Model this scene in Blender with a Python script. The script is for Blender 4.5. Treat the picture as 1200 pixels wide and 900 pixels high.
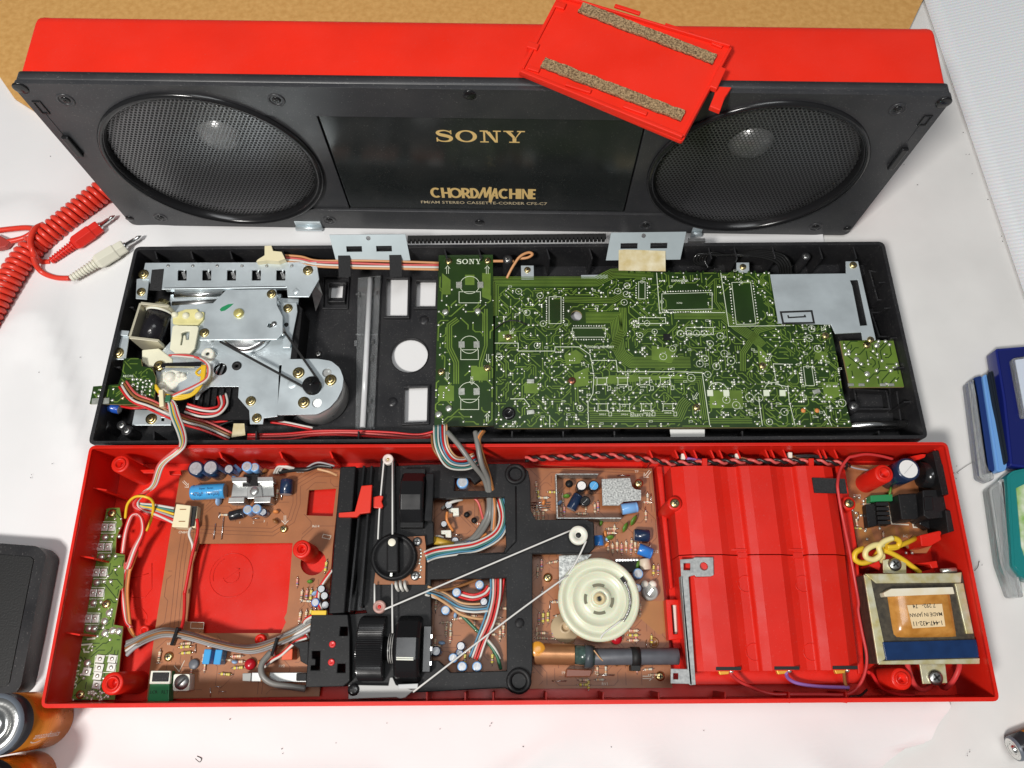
import bpy, bmesh, math, random
from mathutils import Vector, Matrix
from mathutils.geometry import tessellate_polygon
random.seed(7)
S = 0.001                                   # everything below is written in millimetres
scn = bpy.context.scene
for o in list(bpy.data.objects): bpy.data.objects.remove(o)

# ------------------------------------------------------------------ camera
CAM_H, FPX, PITCH = 513.0, 908.0, math.radians(70)
cd = bpy.data.cameras.new('camera'); cam = bpy.data.objects.new('camera', cd)
scn.collection.objects.link(cam); scn.camera = cam
cam.location = (0, 0, CAM_H*S); cam.rotation_euler = (math.pi/2-PITCH, 0, 0)
cd.sensor_width = 36; cd.lens = FPX/1200*36; cd.clip_start = 0.01; cd.clip_end = 50

# ------------------------------------------------------------------ room light
w = bpy.data.worlds.new('World'); scn.world = w; w.use_nodes = True
bg = w.node_tree.nodes['Background']; bg.inputs[0].default_value = (0.93, 0.97, 1.0, 1); bg.inputs[1].default_value = 0.12
def lamp(name, loc, target, size, power, col, sy=None):
    l = bpy.data.lights.new(name, 'AREA'); l.energy = power; l.size = size; l.color = col
    if sy: l.shape = 'RECTANGLE'; l.size_y = sy
    o = bpy.data.objects.new(name, l); scn.collection.objects.link(o); o.location = loc
    o.rotation_euler = (Vector(target)-Vector(loc)).to_track_quat('-Z', 'Y').to_euler(); return o
lamp('desk_lamp', (-0.58, -0.52, 1.36), (0.04, 0.16, 0), 0.20, 20, (1, 0.97, 0.93))
lamp('overhead_fill', (0.10, 0.12, 2.2), (0.06, 0.2, 0), 1.0, 11, (0.97, 0.99, 1.0), 0.5)  # unseen area light added overhead to fill the scene
scn.view_settings.view_transform = 'Standard'; scn.view_settings.look = 'None'
scn.view_settings.exposure = 0.14; scn.view_settings.gamma = 1.0; scn.view_settings.use_curve_mapping = False
scn.render.engine = 'CYCLES'; scn.render.resolution_x = 1024; scn.render.resolution_y = 768
scn.cycles.max_bounces = 8; scn.cycles.transparent_max_bounces = 16

# ------------------------------------------------------------------ pixel -> place
def ray(px, py):
    u = (px-600)/FPX; v = -(py-450)/FPX
    return Vector((u, v*math.sin(PITCH)+math.cos(PITCH), v*math.cos(PITCH)-math.sin(PITCH)))
def P(px, py, z):
    d = ray(px, py); t = (z-CAM_H)/d.z
    return Vector((d.x*t, d.y*t, z))
def PX(pts, z): return [tuple(P(x, y, z)[:2]) for x, y in pts]
def crop(x0, y0, s): return lambda x, y: (x0+x/s, y0+y/s)

# ------------------------------------------------------------------ materials
MATS = {}
def mat(name, col, rough=0.4, metal=0.0, var=0.0, scale=120.0, bump=0.0, bscale=600.0, coat=0.0, trans=0.0, alpha=1.0, ior=1.45,
        rvar=0.0, detail=4.0, col2=None, spec=0.5, sss=0.0, dust=0.0):
    if name in MATS: return MATS[name]
    m = bpy.data.materials.new(name); m.use_nodes = True; nt = m.node_tree; b = nt.nodes['Principled BSDF']
    b.inputs['Base Color'].default_value = (*col, 1); b.inputs['Roughness'].default_value = rough
    b.inputs['Metallic'].default_value = metal; b.inputs['IOR'].default_value = ior
    b.inputs['Coat Weight'].default_value = coat; b.inputs['Coat Roughness'].default_value = 0.12
    b.inputs['Transmission Weight'].default_value = trans; b.inputs['Alpha'].default_value = alpha
    b.inputs['Specular IOR Level'].default_value = spec
    if sss: b.inputs['Subsurface Weight'].default_value = sss; b.inputs['Subsurface Scale'].default_value = 0.004
    tc = nt.nodes.new('ShaderNodeTexCoord')
    if var or col2:
        n = nt.nodes.new('ShaderNodeTexNoise'); n.inputs['Scale'].default_value = scale; n.inputs['Detail'].default_value = detail
        nt.links.new(tc.outputs['Object'], n.inputs['Vector'])
        r = nt.nodes.new('ShaderNodeValToRGB'); r.color_ramp.elements[0].position = 0.32; r.color_ramp.elements[1].position = 0.68
        c2 = col2 if col2 else tuple(min(1, c*(1+var)) for c in col)
        c1 = col if col2 else tuple(c*(1-var) for c in col)
        r.color_ramp.elements[0].color = (*c1, 1); r.color_ramp.elements[1].color = (*c2, 1)
        nt.links.new(n.outputs['Fac'], r.inputs['Fac']); nt.links.new(r.outputs['Color'], b.inputs['Base Color'])
    if dust:                                                   # specks and fine lint lying on the surface
        src = b.inputs['Base Color'].links[0].from_socket if b.inputs['Base Color'].is_linked else None
        n = nt.nodes.new('ShaderNodeTexNoise'); n.inputs['Scale'].default_value = 1100; n.inputs['Detail'].default_value = 1
        n2 = nt.nodes.new('ShaderNodeTexNoise'); n2.inputs['Scale'].default_value = 38; n2.inputs['Detail'].default_value = 5
        r1_ = nt.nodes.new('ShaderNodeMapRange'); r1_.inputs['From Min'].default_value = 0.66; r1_.inputs['From Max'].default_value = 0.76
        r2_ = nt.nodes.new('ShaderNodeMapRange'); r2_.inputs['From Min'].default_value = 0.42; r2_.inputs['From Max'].default_value = 0.75; r2_.inputs['To Max'].default_value = dust*0.45
        ad = nt.nodes.new('ShaderNodeMath'); ad.operation = 'MULTIPLY_ADD'; ad.inputs[1].default_value = dust*2.2; ad.use_clamp = True
        mx = nt.nodes.new('ShaderNodeMix'); mx.data_type = 'RGBA'; mx.inputs['B'].default_value = (0.55, 0.52, 0.48, 1); mx.inputs['A'].default_value = (*col, 1)
        for q in (n, n2): nt.links.new(tc.outputs['Object'], q.inputs['Vector'])
        nt.links.new(n.outputs['Fac'], r1_.inputs['Value']); nt.links.new(n2.outputs['Fac'], r2_.inputs['Value'])
        nt.links.new(r1_.outputs['Result'], ad.inputs[0]); nt.links.new(r2_.outputs['Result'], ad.inputs[2]); nt.links.new(ad.outputs[0], mx.inputs['Factor'])
        if src: nt.links.new(src, mx.inputs['A'])
        nt.links.new(mx.outputs['Result'], b.inputs['Base Color'])
    if rvar:
        n = nt.nodes.new('ShaderNodeTexNoise'); n.inputs['Scale'].default_value = 55; n.inputs['Detail'].default_value = 6
        nt.links.new(tc.outputs['Object'], n.inputs['Vector'])
        mr = nt.nodes.new('ShaderNodeMapRange'); mr.inputs['From Min'].default_value = 0.3; mr.inputs['From Max'].default_value = 0.7
        mr.inputs['To Min'].default_value = max(0.03, rough-rvar); mr.inputs['To Max'].default_value = min(1, rough+rvar)
        nt.links.new(n.outputs['Fac'], mr.inputs['Value']); nt.links.new(mr.outputs['Result'], b.inputs['Roughness'])
    if bump:
        n = nt.nodes.new('ShaderNodeTexNoise'); n.inputs['Scale'].default_value = bscale; n.inputs['Detail'].default_value = 3
        nt.links.new(tc.outputs['Object'], n.inputs['Vector'])
        bp = nt.nodes.new('ShaderNodeBump'); bp.inputs['Strength'].default_value = bump; bp.inputs['Distance'].default_value = 0.0006
        nt.links.new(n.outputs['Fac'], bp.inputs['Height']); nt.links.new(bp.outputs['Normal'], b.inputs['Normal'])
    MATS[name] = m
    return m
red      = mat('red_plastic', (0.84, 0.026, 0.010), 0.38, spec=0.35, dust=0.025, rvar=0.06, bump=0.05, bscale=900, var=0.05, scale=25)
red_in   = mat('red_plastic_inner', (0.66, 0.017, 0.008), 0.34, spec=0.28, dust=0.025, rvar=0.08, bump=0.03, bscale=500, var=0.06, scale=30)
black    = mat('black_plastic', (0.017, 0.017, 0.019), 0.38, spec=0.4, dust=0.06, rvar=0.08, bump=0.10, bscale=1500)
black_gl = mat('black_gloss_plastic', (0.012, 0.012, 0.013), 0.2, rvar=0.05)
black_mt = mat('black_matt_plastic', (0.010, 0.010, 0.011), 0.45, spec=0.25, dust=0.03, bump=0.1, bscale=1200, rvar=0.06)
grey_fc  = mat('charcoal_front_panel', (0.036, 0.037, 0.041), 0.36, dust=0.07, bump=0.06, bscale=1800, rvar=0.05)
door_bk  = mat('charcoal_satin_door', (0.020, 0.023, 0.023), 0.17, dust=0.04, bump=0.03, bscale=2000, rvar=0.03)
gold     = mat('gold_print', (0.90, 0.63, 0.25), 0.45)
zinc     = mat('zinc_plated_steel', (0.64, 0.71, 0.74), 0.40, metal=0.6, var=0.09, scale=45, bump=0.05, bscale=250, rvar=0.08)
steel    = mat('bright_steel', (0.78, 0.78, 0.77), 0.24, metal=1.0, rvar=0.08)
steel_dk = mat('dull_steel', (0.42, 0.42, 0.41), 0.38, metal=1.0, rvar=0.1, var=0.15, scale=300)
galv     = mat('spangled_tinplate', (0.20, 0.205, 0.20), 0.4, metal=0.6, col2=(0.56, 0.57, 0.54), scale=900, detail=2)
brass    = mat('yellow_zinc_screw', (0.62, 0.50, 0.24), 0.3, metal=1.0, var=0.25, scale=700)
gold_mtl = mat('yellow_chromate_steel', (0.58, 0.50, 0.22), 0.36, metal=0.5, col2=(0.74, 0.72, 0.54), scale=160, rvar=0.1)
rust_mtl = mat('stained_chromate_steel', (0.55, 0.28, 0.06), 0.45, metal=0.5, col2=(0.78, 0.74, 0.56), scale=110)
solder   = mat('solder', (0.74, 0.76, 0.68), 0.30, metal=0.8, var=0.2, scale=500)
pcb_g    = mat("green_solder_mask", (0.015, 0.042, 0.005), 0.32, var=0.3, scale=35, coat=0.3)
pcb_t    = mat("green_mask_over_copper", (0.125, 0.205, 0.030), 0.3, var=0.22, scale=60, coat=0.3)
pcb_e    = mat('board_edge', (0.42, 0.33, 0.14), 0.6)
silk     = mat('white_silkscreen', (0.72, 0.78, 0.62), 0.55)
pcb_b    = mat('brown_phenolic_board', (0.34, 0.125, 0.046), 0.42, var=0.16, scale=45, bump=0.05, rvar=0.06)
pcb_bt   = mat('brown_board_trace_gap', (0.175, 0.055, 0.022), 0.45, var=0.1, scale=60)
pcb_bc   = mat('amber_bare_board', (0.36, 0.145, 0.035), 0.42, var=0.1, scale=40)
white_p  = mat('white_nylon', (0.80, 0.78, 0.68), 0.45, var=0.05, scale=100, sss=0.1)
cream    = mat('cream_connector', (0.80, 0.72, 0.47), 0.45)
drum_m   = mat('milky_nylon', (0.70, 0.71, 0.54), 0.3, sss=0.25, rvar=0.06, var=0.04, scale=50)
rubber   = mat('black_rubber', (0.012, 0.012, 0.012), 0.6)
tape_bk  = mat('black_cloth_tape', (0.020, 0.020, 0.021), 0.75, bump=0.6, bscale=1400, var=0.4, scale=1200)
tape_y   = mat('aged_clear_tape', (0.62, 0.50, 0.24), 0.3, col2=(0.82, 0.76, 0.56), scale=110, bump=0.6, bscale=180, alpha=0.9)
foam     = mat('brown_foam', (0.10, 0.055, 0.025), 0.95, col2=(0.50, 0.34, 0.18), scale=1100, detail=2, bump=1.0, bscale=1100)
clear    = mat('clear_acrylic', (0.93, 0.95, 0.96), 0.10, trans=0.92, ior=1.47, rvar=0.04)
W = {}
for k, c in dict(red=(0.62, 0.02, 0.02), pink=(0.62, 0.10, 0.09), white=(0.64, 0.62, 0.57), black=(0.015, 0.015, 0.015), grey=(0.21, 0.205, 0.19),
                 lgrey=(0.36, 0.36, 0.37), yellow=(0.80, 0.52, 0.03), orange=(0.70, 0.25, 0.07), brown=(0.28, 0.12, 0.04), tan=(0.62, 0.36, 0.18),
                 blue=(0.10, 0.27, 0.40), teal=(0.06, 0.22, 0.20), green=(0.03, 0.14, 0.07), purple=(0.32, 0.16, 0.50), rose=(0.62, 0.05, 0.05), copper=(0.62, 0.30, 0.13)).items():
    W[k] = mat('wire_'+k, c, 0.36)
def capm(n, c): return mat('sleeve_'+n, c, 0.25, coat=0.3)
sl_navy = capm('navy', (0.012, 0.028, 0.07)); sl_blue = capm('blue', (0.03, 0.20, 0.62)); sl_lblue = capm('light_blue', (0.20, 0.44, 0.80))
sl_black = capm('black', (0.015, 0.015, 0.018)); sl_white = capm('white', (0.8, 0.8, 0.78)); sl_sky = capm('sky', (0.06, 0.36, 0.72))
alu = mat('aluminium_top', (0.42, 0.43, 0.45), 0.45, metal=0.5, var=0.15, scale=400)
heat = mat('aluminium_heat_sink', (0.46, 0.47, 0.46), 0.36, metal=0.8, rvar=0.1, var=0.1, scale=80)

# ------------------------------------------------------------------ mesh builder
ORG = {}
def link(o): scn.collection.objects.link(o)
def V3(p): return (float(p[0]), float(p[1]), float(p[2]))
IDENT = lambda a, b, c: (a, b, c)
def rounded(poly, r, n=4):
    out = []; N = len(poly)
    for i in range(N):
        p = Vector(poly[i]); a = Vector(poly[i-1])-p; b = Vector(poly[(i+1) % N])-p
        rr = min(r, a.length*0.45, b.length*0.45)
        p0 = p+a.normalized()*rr; p1 = p+b.normalized()*rr
        for k in range(n+1):
            t = k/n; q = p0*(1-t)**2+p*2*t*(1-t)+p1*t*t; out.append((q.x, q.y))
    return out
def area2(poly): return sum(poly[i][0]*poly[(i+1) % len(poly)][1]-poly[(i+1) % len(poly)][0]*poly[i][1] for i in range(len(poly)))
def offset(poly, d):
    """inset of a convex-ish polygon by d (positive = inwards)"""
    if area2(poly) < 0: poly = poly[::-1]
    N = len(poly); out = []
    for i in range(N):
        p0 = Vector(poly[i-1]); p = Vector(poly[i]); p1 = Vector(poly[(i+1) % N])
        e0 = (p-p0).normalized(); e1 = (p1-p).normalized()
        n0 = Vector((-e0.y, e0.x)); n1 = Vector((-e1.y, e1.x)); k = 1+n0.dot(n1)
        q = p+(n0+n1)*(d/max(k, 0.3)); out.append((q.x, q.y))
    return out
def circle(cx, cy, r, n=24, a0=0): return [(cx+r*math.cos(a0+2*math.pi*i/n), cy+r*math.sin(a0+2*math.pi*i/n)) for i in range(n)]
def rect(x0, y0, x1, y1): return [(x0, y0), (x1, y0), (x1, y1), (x0, y1)]
def smooth_path(pts, sub=5):
    pts = [Vector(p) for p in pts]
    if len(pts) < 3: return pts
    out = []
    for i in range(len(pts)-1):
        a = pts[max(i-1, 0)]; b = pts[i]; c = pts[i+1]; d = pts[min(i+2, len(pts)-1)]
        for k in range(sub):
            t = k/sub
            out.append(0.5*((2*b)+(c-a)*t+(2*a-5*b+4*c-d)*t*t+(3*b-a-3*c+d)*t**3))
    out.append(pts[-1]); return out
class MB:
    def __init__(s): s.v = []; s.f = []; s.m = []; s.sm = []
    def add(s, vs, fs, m=0, smooth=False):
        b = len(s.v); s.v += [V3(p) for p in vs]
        for f in fs: s.f.append([b+i for i in f]); s.m.append(m); s.sm.append(smooth)
        return s
    def prism(s, poly, c0, c1, holes=(), fn=IDENT, m=0, top_m=None):
        if top_m is None: top_m = m
        loops = [list(poly)]+[list(h) for h in holes]; flat = [p for l in loops for p in l]; n = len(flat)
        if holes or len(poly) > 4:
            tris = tessellate_polygon([[Vector((p[0], p[1], 0)) for p in l] for l in loops])
        else: tris = [tuple(range(n))]
        vs = [fn(p[0], p[1], c0) for p in flat]+[fn(p[0], p[1], c1) for p in flat]
        s.add(vs, [], m); b = len(s.v)-2*n
        for t in tris:
            s.f.append([b+i for i in t]); s.m.append(m); s.sm.append(False)
            s.f.append([b+n+i for i in t][::-1]); s.m.append(top_m); s.sm.append(False)
        k = 0
        for l in loops:
            L = len(l)
            for i in range(L):
                j = (i+1) % L; s.f.append([b+k+i, b+k+j, b+n+k+j, b+n+k+i]); s.m.append(m); s.sm.append(L > 12)
            k += L
        return s
    def flat(s, poly, c, fn=IDENT, m=0, holes=()):
        loops = [list(poly)]+[list(h) for h in holes]; flat = [p for l in loops for p in l]
        tris = tessellate_polygon([[Vector((p[0], p[1], 0)) for p in l] for l in loops]) if (holes or len(poly) > 4) else [tuple(range(len(flat)))]
        return s.add([fn(p[0], p[1], c) for p in flat], tris, m)
    def box(s, c, size, rz=0.0, m=0):
        x, y, z = size[0]/2, size[1]/2, size[2]/2; co, si = math.cos(rz), math.sin(rz)
        vs = [(c[0]+a*x*co-b*y*si, c[1]+a*x*si+b*y*co, c[2]+d*z) for d in (-1, 1) for a, b in ((-1, -1), (1, -1), (1, 1), (-1, 1))]
        return s.add(vs, [(3, 2, 1, 0), (4, 5, 6, 7), (0, 1, 5, 4), (1, 2, 6, 5), (2, 3, 7, 6), (3, 0, 4, 7)], m)
    def obox(s, p0, p1, w, h, m=0, up=(0, 0, 1)):
        """bar from p0 to p1, w wide, h high"""
        p0 = Vector(p0); p1 = Vector(p1); d = (p1-p0).normalized(); sd = d.cross(Vector(up)).normalized(); u = sd.cross(d)
        vs = [p+sd*(a*w/2)+u*(b*h/2) for p in (p0, p1) for a, b in ((-1, -1), (1, -1), (1, 1), (-1, 1))]
        return s.add(vs, [(0, 1, 2, 3), (7, 6, 5, 4), (0, 4, 5, 1), (1, 5, 6, 2), (2, 6, 7, 3), (3, 7, 4, 0)], m)
    def cyl(s, p0, p1, r0, r1=None, n=16, m=0, mtop=None, caps=True):
        if r1 is None: r1 = r0
        p0 = Vector(p0); p1 = Vector(p1); d = (p1-p0).normalized()
        a = d.orthogonal().normalized(); b = d.cross(a)
        vs = [p+(a*math.cos(2*math.pi*i/n)+b*math.sin(2*math.pi*i/n))*r for p, r in ((p0, r0), (p1, r1)) for i in range(n)]
        s.add(vs, [(i, (i+1) % n, n+(i+1) % n, n+i) for i in range(n)], m, True)
        if caps:
            bb = len(s.v)-2*n
            s.f.append([bb+i for i in range(n)][::-1]); s.m.append(m); s.sm.append(False)
            s.f.append([bb+n+i for i in range(n)]); s.m.append(m if mtop is None else mtop); s.sm.append(False)
        return s
    def lathe(s, c, prof, n=24, m=0, axis=(0, 0, 1), ms=None, smooth=True):
        """prof: [(r, h)] along axis from c"""
        c = Vector(c); d = Vector(axis).normalized()
        a = Vector((1, 0, 0)) if abs(d.x) < 0.9 else Vector((0, 1, 0))
        a = (a-d*a.dot(d)).normalized(); b = d.cross(a); base = len(s.v)
        for r, h in prof:
            for i in range(n):
                t = 2*math.pi*i/n; s.v.append(V3(c+d*h+(a*math.cos(t)+b*math.sin(t))*r))
        for k in range(len(prof)-1):
            for i in range(n):
                j = (i+1) % n
                s.f.append([base+k*n+i, base+k*n+j, base+(k+1)*n+j, base+(k+1)*n+i]); s.m.append(ms[k] if ms else m); s.sm.append(smooth)
        return s
    def tube(s, pts, r, n=6, m=0, sub=5, smooth=True):
        pp = smooth_path(pts, sub) if smooth else [Vector(p) for p in pts]
        N = len(pp); base = len(s.v); prev = None
        for i, p in enumerate(pp):
            t = (pp[min(i+1, N-1)]-pp[max(i-1, 0)])
            t = t.normalized() if t.length > 1e-6 else Vector((1, 0, 0))
            a = t.orthogonal().normalized() if prev is None else (prev-t*prev.dot(t))
            a = a.normalized() if a.length > 1e-6 else t.orthogonal().normalized()
            prev = a; b = t.cross(a)
            for k in range(n):
                q = 2*math.pi*k/n; s.v.append(V3(p+(a*math.cos(q)+b*math.sin(q))*r))
        for i in range(N-1):
            for k in range(n):
                j = (k+1) % n
                s.f.append([base+i*n+k, base+i*n+j, base+(i+1)*n+j, base+(i+1)*n+k]); s.m.append(m); s.sm.append(True)
        s.f.append([base+k for k in range(n)][::-1]); s.m.append(m); s.sm.append(False)
        s.f.append([base+(N-1)*n+k for k in range(n)]); s.m.append(m); s.sm.append(False)
        return s
    def ribbon(s, pts, w, c, fn=IDENT, m=0, closed=False):
        """flat line of width w through 2D pts on the plane c of fn"""
        pts = [Vector(p) for p in pts]; N = len(pts)
        if N < 2: return s
        vs = []
        for i, p in enumerate(pts):
            a = pts[i-1] if (i or closed) else None; b = pts[(i+1) % N] if (i < N-1 or closed) else None
            d0 = (p-a).normalized() if a is not None else (b-p).normalized()
            d1 = (b-p).normalized() if b is not None else d0
            n0 = Vector((-d0.y, d0.x)); n1 = Vector((-d1.y, d1.x)); k = max(0.35, 1+n0.dot(n1)); q = (n0+n1)*(w/2/k)
            vs += [fn(p.x+q.x, p.y+q.y, c), fn(p.x-q.x, p.y-q.y, c)]
        fs = [(2*i, 2*i+1, 2*i+3, 2*i+2) for i in range(N-1)]
        if closed: fs.append((2*N-2, 2*N-1, 1, 0))
        return s.add(vs, fs, m)
    def dome(s, c, r, h, n=8, m=0):
        prof = [(r, 0), (r*0.82, h*0.6), (r*0.38, h*0.95)]; s.lathe(c, prof, n, m)
        b = len(s.v)-n; s.f.append([b+i for i in range(n)]); s.m.append(m); s.sm.append(True); return s
    def text(s, txt, c, fn, x, y, size, xs=1.0, bold=0.0, m=0, align='CENTER', rot=0.0):
        """flat lettering: baseline-centre at (x, y) of plane fn"""
        cu = bpy.data.curves.new('t', 'FONT'); cu.body = txt; cu.size = 1.0; cu.align_x = align; cu.offset = bold; cu.resolution_u = 2
        o = bpy.data.objects.new('t', cu); link(o); dg = bpy.context.evaluated_depsgraph_get(); me = o.evaluated_get(dg).to_mesh()
        co, si = math.cos(rot), math.sin(rot); vs = []
        for v in me.vertices:
            a, b = v.co.x*size*xs, v.co.y*size
            vs.append(fn(x+a*co-b*si, y+a*si+b*co, c))
        s.add(vs, [tuple(p.vertices) for p in me.polygons], m)
        bpy.data.objects.remove(o); bpy.data.curves.remove(cu); return s
    def mesh(s, name, mats, org=Vector((0, 0, 0)), recalc=True):
        me = bpy.data.meshes.new(name)
        me.from_pydata([((v[0]-org[0])*S, (v[1]-org[1])*S, (v[2]-org[2])*S) for v in s.v], [], s.f)
        for mm in (mats if isinstance(mats, (list, tuple)) else [mats]): me.materials.append(mm)
        me.polygons.foreach_set('material_index', s.m); me.polygons.foreach_set('use_smooth', s.sm)
        if recalc:
            bm = bmesh.new(); bm.from_mesh(me); bmesh.ops.recalc_face_normals(bm, faces=bm.faces); bm.to_mesh(me); bm.free()
        me.update(); return me
    def build(s, name, mats, parent=None, bevel=0, seg=2, kind=None, label=None, recalc=True):
        org = ORG[parent] if parent else Vector((0, 0, 0))
        o = bpy.data.objects.new(name, s.mesh(name, mats, org, recalc)); link(o); ORG[o] = org
        if parent: o.parent = parent
        if bevel:
            bv = o.modifiers.new('bevel', 'BEVEL'); bv.width = bevel*S; bv.segments = seg; bv.limit_method = 'ANGLE'; bv.angle_limit = math.radians(40)
            bv.harden_normals = False
        if kind: o['kind'] = kind
        if label: o['label'] = label
        return o
def thing(name, label, cat, loc, group=None):
    o = bpy.data.objects.new(name, None); link(o); o.empty_display_size = 0.01
    o.location = Vector(loc)*S; o['label'] = label; o['category'] = cat; ORG[o] = Vector(loc)
    if group: o['group'] = group
    return o
def tag(o, label, cat, group=None):
    o['label'] = label; o['category'] = cat
    if group: o['group'] = group
    return o
def inst(name, me, loc, parent, rz=0.0, scale=1.0, rot=None):
    o = bpy.data.objects.new(name, me); link(o); o.parent = parent
    o.location = (Vector(loc)-ORG[parent])*S; o.rotation_euler = rot if rot else (0, 0, rz); o.scale = (scale,)*3; ORG[o] = ORG[parent]; return o

# ------------------------------------------------------------------ small shared pieces
def screw_mesh(name, m, r=2.6, h=1.5, washer=0):
    b = MB()
    if washer: b.lathe((0, 0, 0), [(washer, -0.1), (washer, 0.5), (r*0.9, 0.55)], 18)
    b.lathe((0, 0, 0), [(r, 0), (r, h*0.45), (r*0.82, h*0.85), (r*0.55, h)], 18)
    k = len(b.v)-18; b.f.append([k+i for i in range(18)]); b.m.append(0); b.sm.append(True)
    for a in (0.4, 0.4+math.pi/2): b.box((0, 0, h+0.02), (r*1.05, r*0.24, 0.12), a, 1)
    return b.mesh(name, [m, MATS['black_rubber']])
SCREW = screw_mesh('screw', brass); SCREW_W = screw_mesh('screw_washer', brass, 2.4, 1.6, 3.6)
SCREW_S = screw_mesh('screw_steel', steel_dk, 2.4, 1.3); SCREW_K = screw_mesh('screw_black', black_gl, 2.6, 0.9)
def screw(px, py, z, parent, me=None, sc=1.0):
    return inst('screw', me or SCREW, P(px, py, z), parent, random.uniform(0, 3), sc)
BANDS = [((0.28, 0.14, 0.05), (0.02, 0.02, 0.02), (0.6, 0.05, 0.03), (0.6, 0.45, 0.1)), ((0.6, 0.05, 0.03), (0.6, 0.05, 0.03), (0.75, 0.3, 0.03), (0.6, 0.45, 0.1)),
         ((0.75, 0.6, 0.05), (0.3, 0.1, 0.4), (0.02, 0.02, 0.02), (0.6, 0.45, 0.1)), ((0.03, 0.25, 0.06), (0.05, 0.12, 0.5), (0.6, 0.05, 0.03), (0.6, 0.45, 0.1)),
         ((0.75, 0.3, 0.03), (0.75, 0.3, 0.03), (0.28, 0.14, 0.05), (0.6, 0.45, 0.1))]
BODY = [(0.74, 0.58, 0.42), (0.78, 0.66, 0.50), (0.72, 0.62, 0.16), (0.72, 0.34, 0.30), (0.66, 0.66, 0.58)]
RES = []
for i, bs in enumerate(BANDS):
    ms = [mat('resistor_body_%d' % i, BODY[i], 0.4), W['tan'] if 0 else steel]+[mat('band_%d_%d' % (i, k), c, 0.4) for k, c in enumerate(bs)]
    b = MB(); prof = [(0.05, -3.3), (1.0, -3.1), (1.15, -2.3), (0.92, -1.7), (0.92, -1.2), (0.92, -0.6), (0.92, -0.1), (0.92, 0.4), (0.92, 0.9), (0.92, 1.5), (0.92, 1.8), (1.15, 2.3), (1.0, 3.1), (0.05, 3.3)]
    b.lathe((0, 0, 1.2), prof, 8, axis=(1, 0, 0), ms=[0, 0, 2, 0, 3, 0, 4, 0, 0, 5, 0, 0, 0])
    b.tube([(-5, 0, -0.6), (-5, 0, 1.2), (-3.2, 0, 1.2)], 0.28, 5, 1, smooth=False); b.tube([(3.2, 0, 1.2), (5, 0, 1.2), (5, 0, -0.6)], 0.28, 5, 1, smooth=False)
    RES.append(b.mesh('resistor', ms))
def resistor(px, py, z, ang, parent, kind=None, sc=0.9):
    """ang in degrees, 0 = along the picture's x"""
    return inst('resistor', RES[random.randrange(5) if kind is None else kind], P(px, py, z), parent, math.radians(ang), sc)
ECAP = {}
def ecap(px, py, z0, r, h, parent, sleeve=sl_navy, top=alu, stripe=True, lean=0):
    """standing electrolytic capacitor; (px, py) is the middle of its top"""
    key = (r, h, sleeve.name, top.name, stripe)
    if key not in ECAP:
        b = MB(); b.lathe((0, 0, 0), [(r*0.9, 0), (r, 0.4), (r, h-0.7), (r*0.93, h-0.15), (r*0.78, h)], 20, ms=[0, 0, 0, 0])
        k = len(b.v)-20; b.f.append([k+i for i in range(20)]); b.m.append(1); b.sm.append(False)
        b.box((0, 0, h+0.02), (r*1.2, 0.18, 0.06), 0.6, 3)
        if stripe:
            n = 5; a0 = -0.9
            vs = []
            for i in range(n+1):
                t = a0+0.7*i/n; vs += [((r+0.03)*math.cos(t), (r+0.03)*math.sin(t), 1.0), ((r+0.03)*math.cos(t), (r+0.03)*math.sin(t), h-0.9)]
            b.add(vs, [(2*i, 2*i+2, 2*i+3, 2*i+1) for i in range(n)], 2, True)
        ECAP[key] = b.mesh('capacitor', [sleeve, top, sl_lblue if sleeve is not sl_lblue else sl_white, steel_dk], recalc=False)
    p = P(px, py, z0+h); p.z = z0
    return inst('capacitor', ECAP[key], p, parent, random.uniform(0, 0.8), 1.0, rot=(lean, 0, random.uniform(-0.4, 0.4)) if lean else None)
def cap_lying(p0, p1, z0, r, parent, sleeve=sl_blue, name='capacitor'):
    a = P(*p0, z0+r); b_ = P(*p1, z0+r); d = b_-a; L = d.length; m = MB()
    m.lathe(a, [(r*0.6, 0), (r*0.92, 0.1), (r, 0.6), (r, L*0.86), (r*0.9, L*0.89), (r, L*0.93), (r*0.9, L), (r*0.5, L)], 18, axis=d, ms=[1, 0, 0, 0, 0, 0, 1])
    k = len(m.v)-18; m.f.append([k+i for i in range(18)]); m.m.append(1); m.sm.append(False)
    k = len(m.v)-18*8; m.f.append([k+i for i in range(18)][::-1]); m.m.append(1); m.sm.append(False)
    return m.build(name, [sleeve, alu], parent)
def disc_cap(px, py, z0, r, ang, parent, m):
    b = MB(); p = P(px, py, z0+r); a = math.radians(ang); ax = Vector((math.sin(a), -math.cos(a), 0.35))
    b.lathe(p-ax*0.9, [(0.05, 0), (r*0.7, 0.1), (r, 0.8), (r*0.7, 1.6), (0.05, 1.7)], 14, axis=ax)
    d = Vector((math.cos(a), math.sin(a), 0))
    for s_ in (-1, 1): b.tube([p+d*s_*1.2-Vector((0, 0, r*0.7)), p+d*s_*1.4-Vector((0, 0, r+0.6))], 0.25, 5, smooth=False)
    return b.build('ceramic_capacitor', m, parent)
def wire(pts, r, parent, m, name='wire', sub=6, n=7):
    """pts: (px, py, z)"""
    return MB().tube([P(*q) for q in pts], r, n, sub=sub).build(name, m, parent, recalc=False)
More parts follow.
